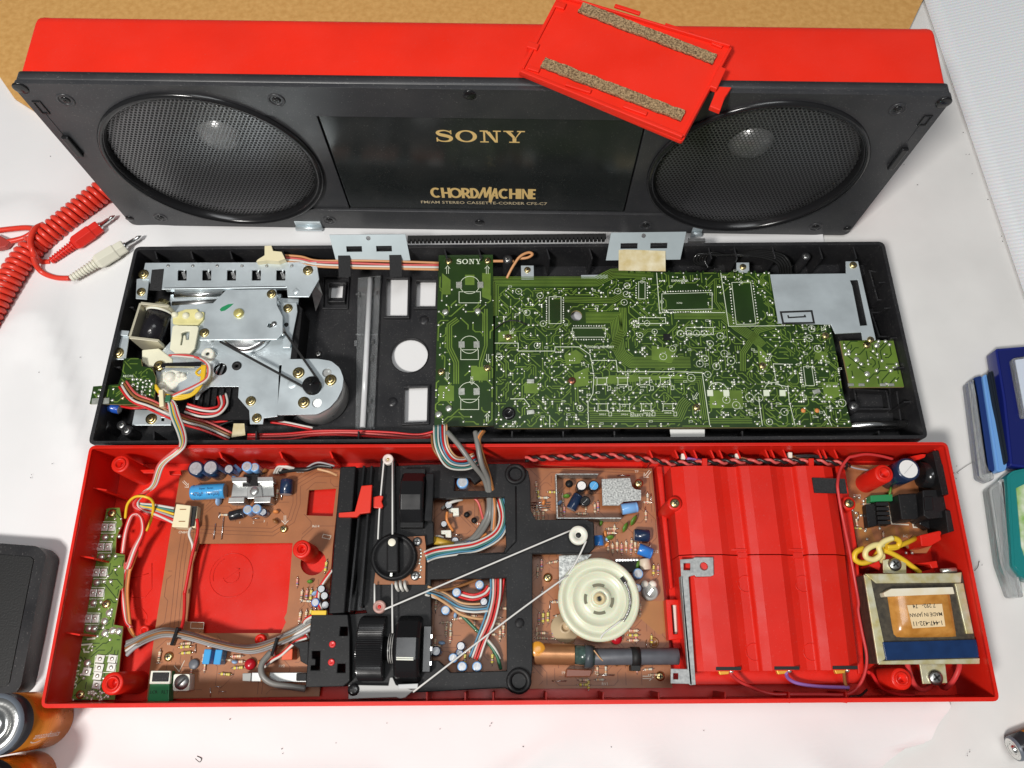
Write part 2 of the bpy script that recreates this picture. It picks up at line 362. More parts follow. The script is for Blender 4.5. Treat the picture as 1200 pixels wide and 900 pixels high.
def bundle(pts, r, parent, cols, spread=1.0, name='wire'):
    """a run of parallel wires, slightly uneven"""
    P3 = [P(*q) for q in pts]; N = len(P3); out = []
    for k, c in enumerate(cols):
        o = (k-(len(cols)-1)/2)*2*r*spread; pp = []
        for i, p in enumerate(P3):
            t = (P3[min(i+1, N-1)]-P3[max(i-1, 0)]); t.z = 0; t = t.normalized() if t.length > 1e-6 else Vector((1, 0, 0)); nn = Vector((-t.y, t.x, 0))
            j = 0 if i in (0, N-1) else 1
            pp.append(p+nn*(o+random.uniform(-0.5, 0.5)*r*j)+Vector((0, 0, random.uniform(-0.6, 0.6)*r*j)))
        out.append(MB().tube(pp, r, 6).build(name, W[c], parent, recalc=False))
    return out
def pfn(z=0): return IDENT
def plate(name, pts, z, t, m, parent, holes=(), bevel=0.25, rnd=0, label=None):
    """sheet whose TOP outline is given in picture pixels at height z"""
    po = PX(pts, z)
    if rnd: po = rounded(po, rnd)
    return MB().prism(po, z-t, z, [PX(h, z) if not callable(h) else h() for h in holes]).build(name, m, parent, bevel=bevel, label=label)
# ================================================================== the setting
from mathutils import noise
paper   = mat('white_paper', (0.78, 0.775, 0.775), 0.62, var=0.03, scale=11, bump=0.12, bscale=160)
paper_g = mat('grey_white_paper', (0.74, 0.73, 0.71), 0.6, var=0.045, scale=20, bump=0.15, bscale=120)
def sheet(name, xr, yr, nx, ny, zf, m, xb=None):
    b = MB(); vs = []; fs = []
    for j in range(ny+1):
        y = yr[0]+(yr[1]-yr[0])*j/ny; x1 = xb(y) if xb else xr[1]
        for i in range(nx+1):
            x = xr[0]+(x1-xr[0])*i/nx; vs.append((x, y, zf(x, y, x1-x)))
    for j in range(ny):
        for i in range(nx):
            k = j*(nx+1)+i; fs.append((k, k+1, k+nx+2, k+nx+1))
    b.add(vs, fs, 0, True); o = b.build(name, m, recalc=False); o['kind'] = 'structure'; return o
def ridge(x, y, s): return 1-abs(noise.noise(Vector((x*s, y*s, 3.1))))*2
def crumple(x, y, edge):
    side = max(0.0, min(1, (-250-x)/60))*max(0.0, min(1, (345-y)/40))
    z = 0.25*noise.noise(Vector((x*0.012, y*0.012, 0)))-0.25
    z += side*(5.0*max(0, ridge(x, y*0.45, 0.013)-0.5)*3-0.8)+max(0, min(1, (-28-y)/30))*(3.4*max(0, ridge(x*0.6, y, 0.016)-0.55)*2.4-0.4)
    if edge < 6: z += (6-edge)/6*1.5
    return z
torn = [P(x, y, 0) for x, y in [(1000, 935), (1032, 899), (1047, 887), (1062, 875), (1069, 874), (1073, 876), (1077, 872), (1088, 868), (1093, 859), (1100, 846), (1109, 834), (1112, 828), (1106, 800)]]
torn = [(p.y, p.x) for p in torn]
def xb(y):
    if y <= torn[0][0]: return torn[0][1]
    for a, b in zip(torn, torn[1:]):
        if a[0] <= y <= b[0]: return a[1]+(b[1]-a[1])*(y-a[0])/(b[0]-a[0]+1e-9)+0.5*math.sin(y*2.1)
    return min(235, torn[-1][1])
sheet('paper_sheet', (-800, 0), (-160, 820), 150, 380, crumple, paper, xb)
sheet('tabletop', (-900, 900), (-240, 900), 90, 60, lambda x, y, e: -2.2+0.5*noise.noise(Vector((x*0.015, y*0.015, 5))), paper_g)

# cardboard behind the cabinet
card = mat('kraft_cardboard', (0.57, 0.30, 0.085), 0.8, col2=(0.68, 0.385, 0.125), scale=220, detail=6, bump=0.25, bscale=260)
cb = [P(-90, 8, 4), P(-6, 82, 4), P(16, 114, 4), P(1060, 46, 4), P(1090, -16, 4), P(1110, -60, 4)]
poly = [(-700, 760), (cb[1].x-40, cb[1].y+55), (cb[1].x, cb[1].y), (cb[2].x, cb[2].y), (cb[2].x+60, 392), (cb[3].x-20, 392), (cb[3].x, cb[3].y), (cb[5].x, cb[5].y), (cb[5].x+20, 760)]
tag(MB().prism(poly, 0.4, 4).build('cardboard_sheet', card, bevel=0.4), 'plain brown cardboard sheet lying behind the red topped speaker cabinet', 'cardboard')

# ribbed plastic sheet leaning on the right
ribbed = mat('translucent_corrugated_plastic', (0.74, 0.75, 0.77), 0.34, rvar=0.06, sss=0.1)
e0 = P(1076, -20, 0.5); e1 = P(1206, 362, 0.5); ed = (e1-e0).normalized(); out = Vector((-ed.y, ed.x, 0))
if out.x < 0: out = -out
tilt = math.radians(13); up = out*math.cos(tilt)+Vector((0, 0, 1))*math.sin(tilt); nn = ed.cross(up).normalized()
if nn.z < 0: nn = -nn
b = MB(); L = (e1-e0).length+60; NU, NV = 26, 420; rdir = math.radians(35); vs = []; fs = []
for j in range(NV+1):
    for i in range(NU+1):
        a = 330*i/NU; t = -40+L*j/NV
        p = e0+ed*t+up*a
        fold = math.exp(-((a-(150-0.42*t))/2.2)**2)*1.6
        p = p+nn*(0.22*math.sin(t*2*math.pi/3.1)+fold)
        vs.append(p)
for j in range(NV):
    for i in range(NU):
        k = j*(NU+1)+i; fs.append((k, k+1, k+NU+2, k+NU+1))
b.add(vs, fs, 0, True)
o = b.build('corrugated_plastic_sheet', ribbed); tag(o, 'pale translucent ribbed plastic sheet leaning beside the cabinet', 'plastic sheet')
sd_ = o.modifiers.new('thickness', 'SOLIDIFY'); sd_.thickness = 0.0008; sd_.offset = -1

# ================================================================== speaker cabinet, standing on its long side
A0 = P(155, 264, 0); B0 = P(992, 276, 0); CW = (B0-A0).length; CH = 153.0; CD = 54.0
cux = (B0-A0).normalized(); cuy = Vector((-cux.y, cux.x, 0))
def cf(u, v, wd): p = A0+cux*u+cuy*wd; return (p.x, p.y, v)
def F(px, py, wd=0):
    d = ray(px, py); o = Vector((0, 0, CAM_H)); a = A0+cuy*wd; t = (a-o).dot(cuy)/d.dot(cuy); q = o+d*t-A0
    return (q.dot(cux), q.z)
cab = thing('speaker_cabinet', 'charcoal speaker cabinet with two round grilles and a red top shell, standing upright', 'speaker cabinet', cf(CW/2, 0, CD/2))
SP = [(91, 76.5), (450.5, 76.5)]; SR = 69.5
uL, uR = 171.2, 370.5; vT, vB = 128.0, 25.5
def seg_u(side, v):                                            # where the grille circle cuts height v
    c = SP[side]; return c[0]+(1 if side == 0 else -1)*math.sqrt(SR**2-(v-c[1])**2)
outer = rounded(rect(0, 0.2, CW, CH), 5, 5)
# face plate, with both speaker mouths and the recess between them cut out
nrec = 20
rec = [(seg_u(0, vT+(vB-vT)*i/nrec)+0.0, vT+(vB-vT)*i/nrec) for i in range(nrec+1)]
def arc(c, a0, a1, n): return [(c[0]+SR*math.cos(a0+(a1-a0)*i/n), c[1]+SR*math.sin(a0+(a1-a0)*i/n)) for i in range(n+1)]
aT = math.asin((vT-76.5)/SR); aB = math.asin((vB-76.5)/SR)
mouth = arc(SP[0], aT, 2*math.pi+aB, 64)+arc(SP[1], math.pi-aB, -math.pi-aT, 64)   # one dumb-bell shaped opening
front = MB().prism(outer, 0, 3, [mouth], cf).build('front_panel', grey_fc, cab, bevel=0.8, seg=3)
MB().prism(offset(outer, 0.6), 2.8, 9.4, [offset(rounded(rect(4, 4, CW-4, CH-4), 4), 0)], cf).build('front_shell', grey_fc, cab)
rs_ = MB(); loops = [(2.2, 9.2), (2.0, CD-7), (2.4, CD-4), (3.4, CD-2), (5.2, CD-0.6), (8.0, CD)]; base_o = rounded(rect(0, 0.2, CW, CH), 5, 5); n_o = len(base_o)
for d_, wd in loops: rs_.v += [cf(p[0], p[1], wd) for p in offset(base_o, d_)]
for k in range(len(loops)-1):
    for i in range(n_o): rs_.f.append([k*n_o+i, k*n_o+(i+1) % n_o, (k+1)*n_o+(i+1) % n_o, (k+1)*n_o+i]); rs_.m.append(0); rs_.sm.append(True)
rs_.f.append([(len(loops)-1)*n_o+i for i in range(n_o)]); rs_.m.append(0); rs_.sm.append(False)
rs_.build('rear_shell', red, cab)
MB().prism(rect(6, 6, CW-6, CH-6), 30, 32, (), cf).build('baffle', black, cab)
# recessed middle: two fillers and the cassette door, lines of shadow between them
def filler(name, side, m):
    g = 0.45; pts = [(seg_u(side, vT-g+(vB-vT+2*g)*i/20), vT-g+(vB-vT+2*g)*i/20) for i in range(21)]
    ue = (uL-g) if side == 0 else (uR+g); return MB().prism(pts+[(ue, vB+g), (ue, vT-g)], 0.7, 3.5, (), cf).build(name, m, cab, bevel=0.25)
filler('side_trim', 0, grey_fc); filler('side_trim', 1, grey_fc)
door = MB().prism(rect(uL+0.5, vB+0.9, uR-0.5, vT-0.5), 0.9, 3.5, (), cf).build('cassette_door', door_bk, cab, bevel=0.6, seg=3)
MB().prism(rect(uL-30, vB-1.2, uR+30, vB+0.2), -0.9, 0.2, (), cf).build('lower_ledge', grey_fc, cab, bevel=0.5)
MB().prism(rect(seg_u(0, vT)-8, vB-2, seg_u(1, vB)+8, vT+2), 3.55, 4.4, (), cf).build('recess_back', rubber, cab)
# grilles
def grille(k):
    cu, cv = SP[k]; b = MB(); R = SR-2.6; pit = 2.6; rh = 1.0; dv = pit*math.sqrt(3)/2; hexr = pit/math.sqrt(3)
    j = -int(R/dv)-1
    while j*dv < R:
        for i in range(-int(R/pit)-1, int(R/pit)+2):
            x = i*pit+(pit/2 if j % 2 else 0); y = j*dv; rr = math.hypot(x, y)
            if rr > R-1.0: continue
            wd = 1.5+1.2*(rr/R)**2+(3.0 if rr > R*0.93 else 0)*((rr/R-0.93)/0.07)
            vs = []
            for q in range(6):
                a = math.pi/6+q*math.pi/3
                vs.append(cf(cu+x+hexr*math.cos(a), cv+y+hexr*math.sin(a), wd))
            for q in range(6):
                a = math.pi/6+q*math.pi/3
                vs.append(cf(cu+x+rh*math.cos(a), cv+y+rh*math.sin(a), wd))
            b.add(vs, [(q, (q+1) % 6, 6+(q+1) % 6, 6+q) for q in range(6)], 0)
        j += 1
    g = b.build('grille', mat('black_perforated_metal', (0.20, 0.20, 0.205), 0.36, metal=0.8), cab, recalc=False)
    c = Vector(cf(cu, cv, 0)); n_ = 64
    MB().lathe(c, [(SR+1.4, -0.1), (SR+1.2, 1.6), (SR-0.2, 2.6), (SR-2.2, 2.2), (SR-3.2, 0.6), (SR-3.8, -4.5)], n_, axis=-cuy).build('grille_ring', black_gl, g)
    MB().lathe(c, [(SR-0.3, -3.6), (SR-0.3, -29.5)], 48, axis=-cuy).build('speaker_well', rubber, g)
    cone = MB().lathe(c, [(SR-3, -9), (SR-9, -7), (SR-14, -9.5), (30, -20), (15, -25)], 48, axis=-cuy).build('speaker_cone', mat('speaker_paper_cone', (0.035, 0.035, 0.037), 0.4, var=0.1, scale=200), g)
    MB().lathe(c, [(15, -24.5), (13, -21), (8, -18.3), (0.3, -17.2)], 32, axis=-cuy).build('dust_cap', mat('silver_dust_cap', (0.55, 0.55, 0.55), 0.3, metal=0.6), g)
grille(0); grille(1)
# feet, screws, side slots
def on_face(px, py, wd=0): u, v = F(px, py, wd); return Vector(cf(u, v, wd))
rotf = Matrix.Rotation(math.atan2(cux.y, cux.x), 3, 'Z') @ Matrix.Rotation(math.pi/2, 3, 'X')
for (x, y) in [(77, 117), (324, 117), (1052, 128), (188, 255), (386, 258), (956, 266), (757, 264)]:
    p = on_face(x, y); MB().lathe(p, [(5.2, -0.02), (5.0, 0.5), (4.2, 0.55), (3.6, 0.1), (3.4, -1.6), (0.1, -1.6)], 24, axis=-cuy).build('screw_boss', grey_fc, cab)
    inst('screw', SCREW_K, p+cuy*0.2, cab, rot=rotf.to_euler())
for (x, y, r) in [(24, 103, 4.4), (1106, 120, 4.4), (152, 256, 3.0), (993, 268, 3.0), (550, 111, 3.8), (562, 261, 3.8)]:
    MB().lathe(on_face(x, y), [(r, -0.02), (r, 0.5), (r*0.8, 0.8), (0.1, 0.9)], 20, axis=-cuy).build('rubber_foot', black_gl, cab)
for side, pts in ((0, ((35, 118), (53, 133), (72, 158), (92, 181))), (1, ((1099, 135), (1085, 147), (1066, 172), (1047, 196)))):
    s1 = -1 if side else 1
    u0, v0 = F(*pts[0]); u1, v1 = F(*pts[1]); ua = 6.5 if side == 0 else CW-6.5
    b = MB(); b.prism(rect(ua-2.6, v1, ua+2.6, v0), -0.7, 0.2, [rect(ua-1.6, v1+1, ua+1.6, v0-1)], cf)
    b.build('side_slot', black_gl, cab, bevel=0.2)
    u2, v2 = F(*pts[2]); u3, v3 = F(*pts[3])
    b = MB(); b.prism([(ua-2, v3), (ua+2.4, v3), (ua+2.4, v2), (ua-2, v2)], -2.6, 0.1, (), cf); b.build('side_catch', black_gl, cab, bevel=0.7)
    b = MB(); b.prism(rect(ua-1.0, v2, ua-0.6, v1), -0.3, 0.1, (), cf); b.build('side_rib', grey_fc, cab)
# zinc hinge hooks under the lower edge
for (x0, x1, yy) in ((349, 379, 268), (808, 820, 276)):
    ua, _ = F(x0, yy); ub, _ = F(x1, yy)
    b = MB(); b.prism(rect(ua, 1.4, ub, 9.6), -0.9, -0.1, (), cf); b.build('hinge_hook', zinc, cab, bevel=0.25)
    p = Vector(cf(ua, 2.6, -2.2)); q = Vector(cf(ub, 2.6, -2.2)); MB().cyl(p, q, 1.9, n=14).build('hinge_pin', zinc, cab)

# ---- lettering on the cassette door
def sony(b, fn, c, x, y, h, wd, m=0):
    """slab-serif capitals, lower left at (x, y), height h, width wd"""
    sx = wd/6.55
    k = [0]
    def T(px, py): return (x+px*sx, y+py*h)
    def R(x0, y0, x1, y1): k[0] += 1; b.flat([T(x0, y0), T(x1, y0), T(x1, y1), T(x0, y1)], c, fn, m)
    def Q(*pts): k[0] += 1; b.flat([T(*p) for p in pts], c, fn, m)
    def var_stroke(pts, ws):
        vs = []
        pp = smooth_path([Vector((p[0], p[1], w_)) for p, w_ in zip(pts, ws)], 5)
        for i, p in enumerate(pp):
            t = pp[min(i+1, len(pp)-1)]-pp[max(i-1, 0)]; t = Vector((t.x*sx/h, t.y)).normalized(); n_ = Vector((-t.y, t.x))*p.z/2
            vs += [fn(*T(p.x+n_.x*h/sx, p.y+n_.y), c), fn(*T(p.x-n_.x*h/sx, p.y-n_.y), c)]
        b.add(vs, [(2*i, 2*i+1, 2*i+3, 2*i+2) for i in range(len(pp)-1)], m)
    var_stroke([(1.17, .74), (1.0, .88), (.68, .955), (.32, .90), (.2, .75), (.36, .62), (.72, .53), (1.05, .42), (1.13, .25), (.95, .09), (.62, .045), (.3, .1), (.1, .26)], [.09, .09, .09, .14, .2, .24, .25, .24, .2, .14, .09, .09, .09])
    R(1.10, .66, 1.2, .98); R(.06, .02, .17, .36)
    oc = 2.25; n = 36
    vs = [fn(*T(oc+.78*math.cos(t), .5+.5*math.sin(t)), c) for t in [2*math.pi*i/n for i in range(n)]]+[fn(*T(oc+.48*math.cos(t), .5+.40*math.sin(t)), c) for t in [2*math.pi*i/n for i in range(n)]]
    b.add(vs, [(i, (i+1) % n, n+(i+1) % n, n+i) for i in range(n)], m)
    n0 = 3.25
    R(n0, 0, n0+.62, .09); R(n0+.24, .09, n0+.38, .91); R(n0, .91, n0+.58, 1); Q((n0+.38, .91), (n0+.58, .91), (n0+1.28, 0), (n0+1.08, 0)) if 0 else Q((n0+.38, .91), (n0+.72, .91), (n0+1.15, .18), (n0+1.15, 0), (n0+1.08, 0))
    R(n0+1.15, 0, n0+1.28, .91); R(n0+.95, .91, n0+1.52, 1)
    y0 = 4.95
    R(y0, .91, y0+.72, 1); Q((y0+.18, .91), (y0+.52, .91), (y0+.88, .44), (y0+.68, .40)); Q((y0+1.16, .91), (y0+1.3, .91), (y0+.92, .40), (y0+.88, .44)) ; R(y0+.98, .91, y0+1.55, 1)
    R(y0+.66, .09, y0+.94, .40); R(y0+.42, 0, y0+1.18, .09)
bs = MB(); u0, v0 = F(511, 166, 0.9); u1, v1 = F(616, 152, 0.9)
sony(bs, cf, 0.84, u0, v0, 11.6, u1-u0); bs.build('gold_lettering', gold, door, recalc=False)
def chord(b, fn, x, y, h, wd):
    k = [0.84]
    def stroke(pts, w_=.185, sm=False):
        k[0] -= 0.004
        pp = [(p.x, p.y) for p in smooth_path([Vector((q[0], q[1], 0)) for q in pts], 5)] if sm else pts
        b.ribbon([(x+p[0]*wd/8.6, y+p[1]*h) for p in pp], w_*h*0.92, k[0], fn)
    def C_(o): stroke([(o+.72*1.0-.36+.36*math.cos(t), .5+.42*math.sin(t)) for t in [math.radians(a) for a in range(50, 311, 20)]])
    def H_(o): stroke([(o, .0), (o, 1)]); stroke([(o+.55, 0), (o+.55, 1)]); stroke([(o, .5), (o+.55, .5)])
    C_(0); H_(.92)
    oc = 1.98; pts = [(oc+.42*math.cos(2*math.pi*i/24), .5+.42*math.sin(2*math.pi*i/24)) for i in range(25)]; stroke(pts)
    o = 2.62; stroke([(o, 0), (o, 1)]); stroke([(o, .92), (o+.32, .9), (o+.46, .7), (o+.32, .48), (o, .46)], sm=True); stroke([(o+.2, .46), (o+.55, 0)])
    o = 3.35; stroke([(o, 0), (o, 1)]); stroke([(o, .92), (o+.3, .88), (o+.5, .5), (o+.3, .12), (o, .08)], sm=True)
    for pa_, pb_ in zip([(3.92, .0), (4.42, 1.08), (4.50, .10), (4.94, 1.14), (4.86, -.40), (5.36, 1.02)], [(4.42, 1.08), (4.50, .10), (4.94, 1.14), (4.86, -.40), (5.36, 1.02), (5.48, 0)]): stroke([pa_, pb_], .16)
    stroke([(5.08, .28), (5.44, .28)], .13)
    C_(5.72); H_(6.62); stroke([(7.4, 0), (7.4, 1)])
    o = 7.66; stroke([(o, 0), (o, 1)], .13); stroke([(o, .97), (o+.5, .03)], .13); stroke([(o+.5, 0), (o+.5, 1)], .13)
    o = 8.36; stroke([(o, 0), (o, 1)]); stroke([(o, .91), (o+.36, .91)]); stroke([(o, .5), (o+.32, .5)]); stroke([(o, .09), (o+.36, .09)])
bs = MB(); u0, v0 = F(507, 231.5, 0.9); u1, v1 = F(627, 232, 0.9); _, v2 = F(560, 220.5, 0.9)
chord(bs, cf, u0, v0, v2-v0, (u1-u0)*0.99); bs.build('gold_lettering', gold, door, recalc=False)
bs = MB(); u0, v0 = F(483, 237.6, 0.9); u1, v1 = F(651, 240.6, 0.9)
bs.text('FM/AM STEREO CASSETTE-CORDER CFS-C7', 0.82, cf, (u0+u1)/2, (v0+v1)/2, 4.7, 1.0, 0.004); bs.build('gold_lettering', mat('pale_gold_print', (0.80, 0.66, 0.42), 0.5), door, recalc=False)

# ================================================================== loose red battery cover lying across the cabinet top
zc = 157.5
cov = thing('battery_cover', 'loose red battery cover with two brown foam strips lying across the cabinet top', 'cover', P(730, 80, CH))
C4 = crop(600, 0, 4)
cp = [(215, -18), (1035, 222), (800, 664), (28, 338)]
cq = [C4(*p) for p in cp]
po = rounded(PX(cq, zc), 2.0); base = MB().prism(po, zc-2.6, zc).build('panel', red, cov, bevel=0.5)
def ridge_bar(p0, p1, wd, h, name='rim_ridge', z=zc): a = P(*C4(*p0), z); c = P(*C4(*p1), z); MB().obox(a+Vector((0, 0, h/2)), c+Vector((0, 0, h/2)), wd, h).build(name, red, cov, bevel=0.45)
ridge_bar((40, 345), (796, 652), 2.2, 3.0); ridge_bar((800, 645), (1020, 236), 1.6, 2.0); ridge_bar((230, -10), (1020, 224), 1.6, 2.2); ridge_bar((52, 325), (215, 10), 1.2, 1.2)
for a, c in (((75, 322), (128, 338)), ((250, 398), (370, 436)), ((520, 500), (632, 540)), ((480, 32), (600, 70)), ((715, 122), (830, 160)), ((935, 205), (985, 225))): ridge_bar(a, c, 2.6, 1.5, 'rib')
def fstrip(pts):
    q = PX([C4(*p) for p in pts], zc+2.2); L = []
    for i in range(4):
        a, b2 = Vector(q[i]), Vector(q[(i+1) % 4]); n = 36 if i % 2 == 0 else 4
        for k in range(n):
            p = a.lerp(b2, k/n); L.append((p.x+random.uniform(-.35, .35), p.y+random.uniform(-.35, .35)))
    MB().prism(L, zc+0.02, zc+2.2).build('foam_strip', foam, cov)
fstrip([(335, 8), (960, 255), (945, 292), (312, 48)]); fstrip([(155, 268), (812, 518), (795, 560), (135, 308)])
# spring catch on the right end, two hinge lugs on the left
for (x, y) in ((225, 32), (98, 222)):
    p = P(*C4(x, y), zc); MB().box((p.x, p.y, zc-0.4), (6.5, 4.5, 4.2), -0.36).build('lug', red, cov, bevel=0.5)
p = [P(*C4(x, y), zc+1) for x, y in ((985, 325), (940, 420), (952, 432), (1000, 405), (1025, 402), (990, 460), (975, 512), (930, 490))]
b = MB(); b.obox(p[0], p[1], 4.4, 3.6); b.build('catch_spine', red, cov, bevel=0.5)
b = MB(); b.prism([(q.x, q.y) for q in (P(*C4(x, y), zc) for x, y in ((960, 400), (1032, 404), (1000, 452), (978, 514), (928, 494), (950, 440)))], zc-4.2, zc-0.6); b.build('catch_tongue', red, cov, bevel=0.5)

# crumbs and specks on the paper
b = MB(); rc = random.Random(3)
spots = [(1128, 158), (1136, 178), (1142, 200), (1158, 232), (1172, 276), (1178, 285), (1060, 190), (1072, 215), (1121, 553), (1124, 558), (1118, 550), (1147, 662), (95, 155), (60, 180), (40, 395), (66, 405), (90, 420), (35, 560), (60, 545), (822, 858), (1135, 884), (268, 845), (330, 880), (395, 868), (455, 845), (515, 858), (572, 848), (610, 872), (720, 872), (45, 440), (88, 480)]
for x, y in spots:
    for _ in range(rc.choice((1, 1, 2))):
        p = P(x+rc.uniform(-4, 4), y+rc.uniform(-4, 4), 0.3); b.box((p.x, p.y, 0.25), (rc.uniform(.3, .8), rc.uniform(.25, .5), 0.3), rc.uniform(0, 3))
b.tube([P(231, 886, 0.3), P(236, 889, 0.8), P(234, 893, 0.6), P(229, 889, 0.3)], 0.25, 5); b.tube([P(1121, 554, 0.5), P(1134, 545, 1.2), P(1146, 538, 0.6)], 0.18, 4); b.tube([P(1147, 658, 0.3), P(1146, 664, 0.8), P(1142, 669, 0.3)], 0.2, 4)
o = b.build('crumbs', mat('dark_crumbs', (0.05, 0.045, 0.04), 0.8)); o['kind'] = 'stuff'; o['label'] = 'tiny dark crumbs and clippings scattered on the white paper'; o['category'] = 'crumbs'
# ================================================================== black tray (opened front half)
ZM = 32.0; ZMF = 3.0
mid = thing('black_half', 'black open half of the radio holding the tape mechanism and green circuit boards', 'radio half', P(600, 405, 0))
mo = rounded(PX([(158, 289), (1036, 283), (1088, 514), (103, 521)], ZM), 4.5, 4)
mi = offset(mo, 2.4)
win = [[(455, 328), (476, 328), (475, 369), (454, 369)], [(489, 331), (509, 331), (508, 358), (488, 358)], [(475, 455), (500, 454), (499, 493), (474, 494)]]
zf = ZMF
def wfl(p): return PX(p, zf)
whole = [PX([(453, 326), (478, 326), (477, 370), (452, 370)], zf), PX([(488, 329), (511, 329), (510, 359), (487, 359)], zf), PX([(474, 454), (501, 453), (500, 494), (473, 495)], zf),
         circle(*P(480, 417, zf)[:2], 13.0, 32), PX([(388, 334), (402, 334), (401, 349), (387, 349)], zf)]
tray = MB().prism(mo, 0.2, ZM, [mi]).build('tray_wall', black, mid, bevel=0.7)
MB().prism(offset(mo, 1.8), 0.6, zf, whole).build('tray_floor', black, mid, bevel=0.3)
# ================================================================== red tray (opened rear half)
ZR = 42.0; ZRF = 2.6
rear = thing('red_half', 'red open half of the radio holding brown boards, dial wheels and transformer', 'radio half', P(610, 670, 0))
ro = rounded(PX([(105, 522), (1110, 518), (1172, 822), (47, 830)], ZR), 4.0, 4)
ri = offset(ro, 2.2)
slot = PX([(787, 706), (797, 706), (799, 744), (789, 744)], ZRF)
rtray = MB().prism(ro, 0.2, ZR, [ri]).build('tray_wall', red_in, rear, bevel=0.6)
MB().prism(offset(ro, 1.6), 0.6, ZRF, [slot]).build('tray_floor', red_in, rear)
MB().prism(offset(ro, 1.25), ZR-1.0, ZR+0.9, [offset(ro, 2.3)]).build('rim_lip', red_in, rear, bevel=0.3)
# ------------------------------------------------------------------ tray details
K5 = crop(90, 270, 5); K6 = crop(230, 290, 4); K7 = crop(90, 380, 5); KA = crop(490, 280, 5); KB = crop(570, 300, 4.2875); KC = crop(790, 270, 3.6); KH = crop(330, 240, 4); KI = crop(680, 250, 4)
def cc(k, pts): return [k(*p) for p in pts]
def ring_frame(pts, z0, z1, wd, parent, m=black, name='window_frame'):
    po = PX(pts, z1); MB().prism(offset(po, -wd), z0, z1, [offset(po, 0)]).build(name, m, parent, bevel=0.25)
for q in ([(453, 326), (478, 326), (477, 370), (452, 370)], [(488, 329), (511, 329), (510, 359), (487, 359)], [(474, 454), (501, 453), (500, 494), (473, 495)]): ring_frame(q, zf, zf+3.2, 1.6, mid)
ring_frame([(386, 332), (404, 332), (402, 352), (385, 352)], zf, zf+5, 1.2, mid); ring_frame([(380, 325), (408, 325), (406, 360), (379, 360)], zf, zf+2.0, 1.0, mid)
MB().lathe(P(480, 417, zf), [(13.6, 0), (13.6, 1.2), (13.0, 1.3), (12.9, -1.5)], 36).build('window_frame', black, mid)
for x, y, r in ((460, 471, 3.6), (497, 375, 3.6), (373, 415, 2.5)): MB().dome(P(x, y, zf), r, 0.8, 16).build('moulded_disc', black, mid)
screw(373, 415, zf+0.8, mid, SCREW_S, 0.9)
# ribs along the walls
def wall_rib(px, py, px2, py2, z0, z1, parent, m, t=1.1):
    a = P(px, py, z1); b_ = P(px2, py2, z1); c = (a+b_)/2
    MB().obox(Vector((a.x, a.y, (z0+z1)/2)), Vector((b_.x, b_.y, (z0+z1)/2)), t, z1-z0).build('rib', m, parent, bevel=0.2)
for x in (180, 222, 268, 330, 520, 560, 640, 690, 830, 860, 905, 960, 1000): wall_rib(x, 289, x+4, 303, zf, ZM-3, mid, black)
for y in (330, 360, 395, 430, 470): wall_rib(1045+(y-330)*0.23, y, 1030+(y-330)*0.21, y+1, zf, ZM-6, mid, black); wall_rib(151-(y-330)*0.24, y, 163-(y-330)*0.22, y, zf, ZM-6, mid, black)
for x in (180, 300, 420, 600, 660, 720, 870, 1030): wall_rib(x, 517, x, 505, zf, ZM-8, mid, black)
def boss(px, py, z0, z1, r, rh, parent, m, name='screw_post', screw_me=None, fins=0):
    p = P(px, py, z1); b = MB()
    b.lathe((p.x, p.y, 0), [(r*1.08, z0), (r, z1-0.5), (r*0.93, z1), (rh, z1), (rh, z1-5), (0.05, z1-5)], 24)
    o = b.build(name, m, parent)
    if screw_me: inst('screw', screw_me, (p.x, p.y, z1-1), parent, random.uniform(0, 3))
    return o
for x, y, z, r in ((121, 498, 20, 4.0), (142, 498, 16, 3.2), (148, 504, 18, 3.6), (595, 303.5, 30, 3.4), (945, 300, 26, 3.2), (1001, 476, 20, 3.6)): boss(x, y, zf, z, r, 1.2, mid, black, screw_me=SCREW_S)
for pts, h in (([(1018, 316), (1030, 318), (1040, 352), (1028, 352)], 14), ([(1020, 365), (1040, 365), (1048, 395), (1030, 395)], 10), ([(1050, 458), (1066, 458), (1072, 500), (1056, 500)], 9), ([(1000, 455), (1040, 457), (1044, 480), (1004, 480)], 7)):
    MB().prism(PX(pts, zf+h), zf, zf+h, [offset(PX(pts, zf+h), 1.2)]).build('rib_box', black, mid, bevel=0.25)
MB().cyl(P(985, 499, 14), P(1063, 497, 14), 2.6, n=14).build('antenna_rod', steel, mid)
plate('label_plate', [(785, 503), (826, 503), (826, 514), (786, 514)], 20, 0.6, mat('white_label', (0.8, 0.8, 0.78), 0.5), mid)
# clear dial window
cw = PX([(419, 325), (446, 322), (438, 502), (416, 503)], zf+4)
dw = MB().prism(cw, zf+1.0, zf+3.4).build('dial_window', clear, mid, bevel=0.4)
a = P(434, 326, zf+6); c = P(425, 501, zf+6); MB().cyl(a, c, 1.9, n=12).build('light_bar', mat('clear_light_bar', (0.92, 0.93, 0.94), 0.08, trans=0.35), dw)
for x, y in ((421, 345), (441, 343), (437, 400), (436, 420), (417, 402), (434, 470), (432, 480)):
    MB().box(P(x, y, zf+4), (2.2, 4, 1.2)).build('clip', clear, dw, bevel=0.3)
for y0 in (345, 392): MB().obox(P(417, y0, zf+4.2), P(443, y0, zf+4.2), 0.9, 0.5).build('rib', clear, dw)

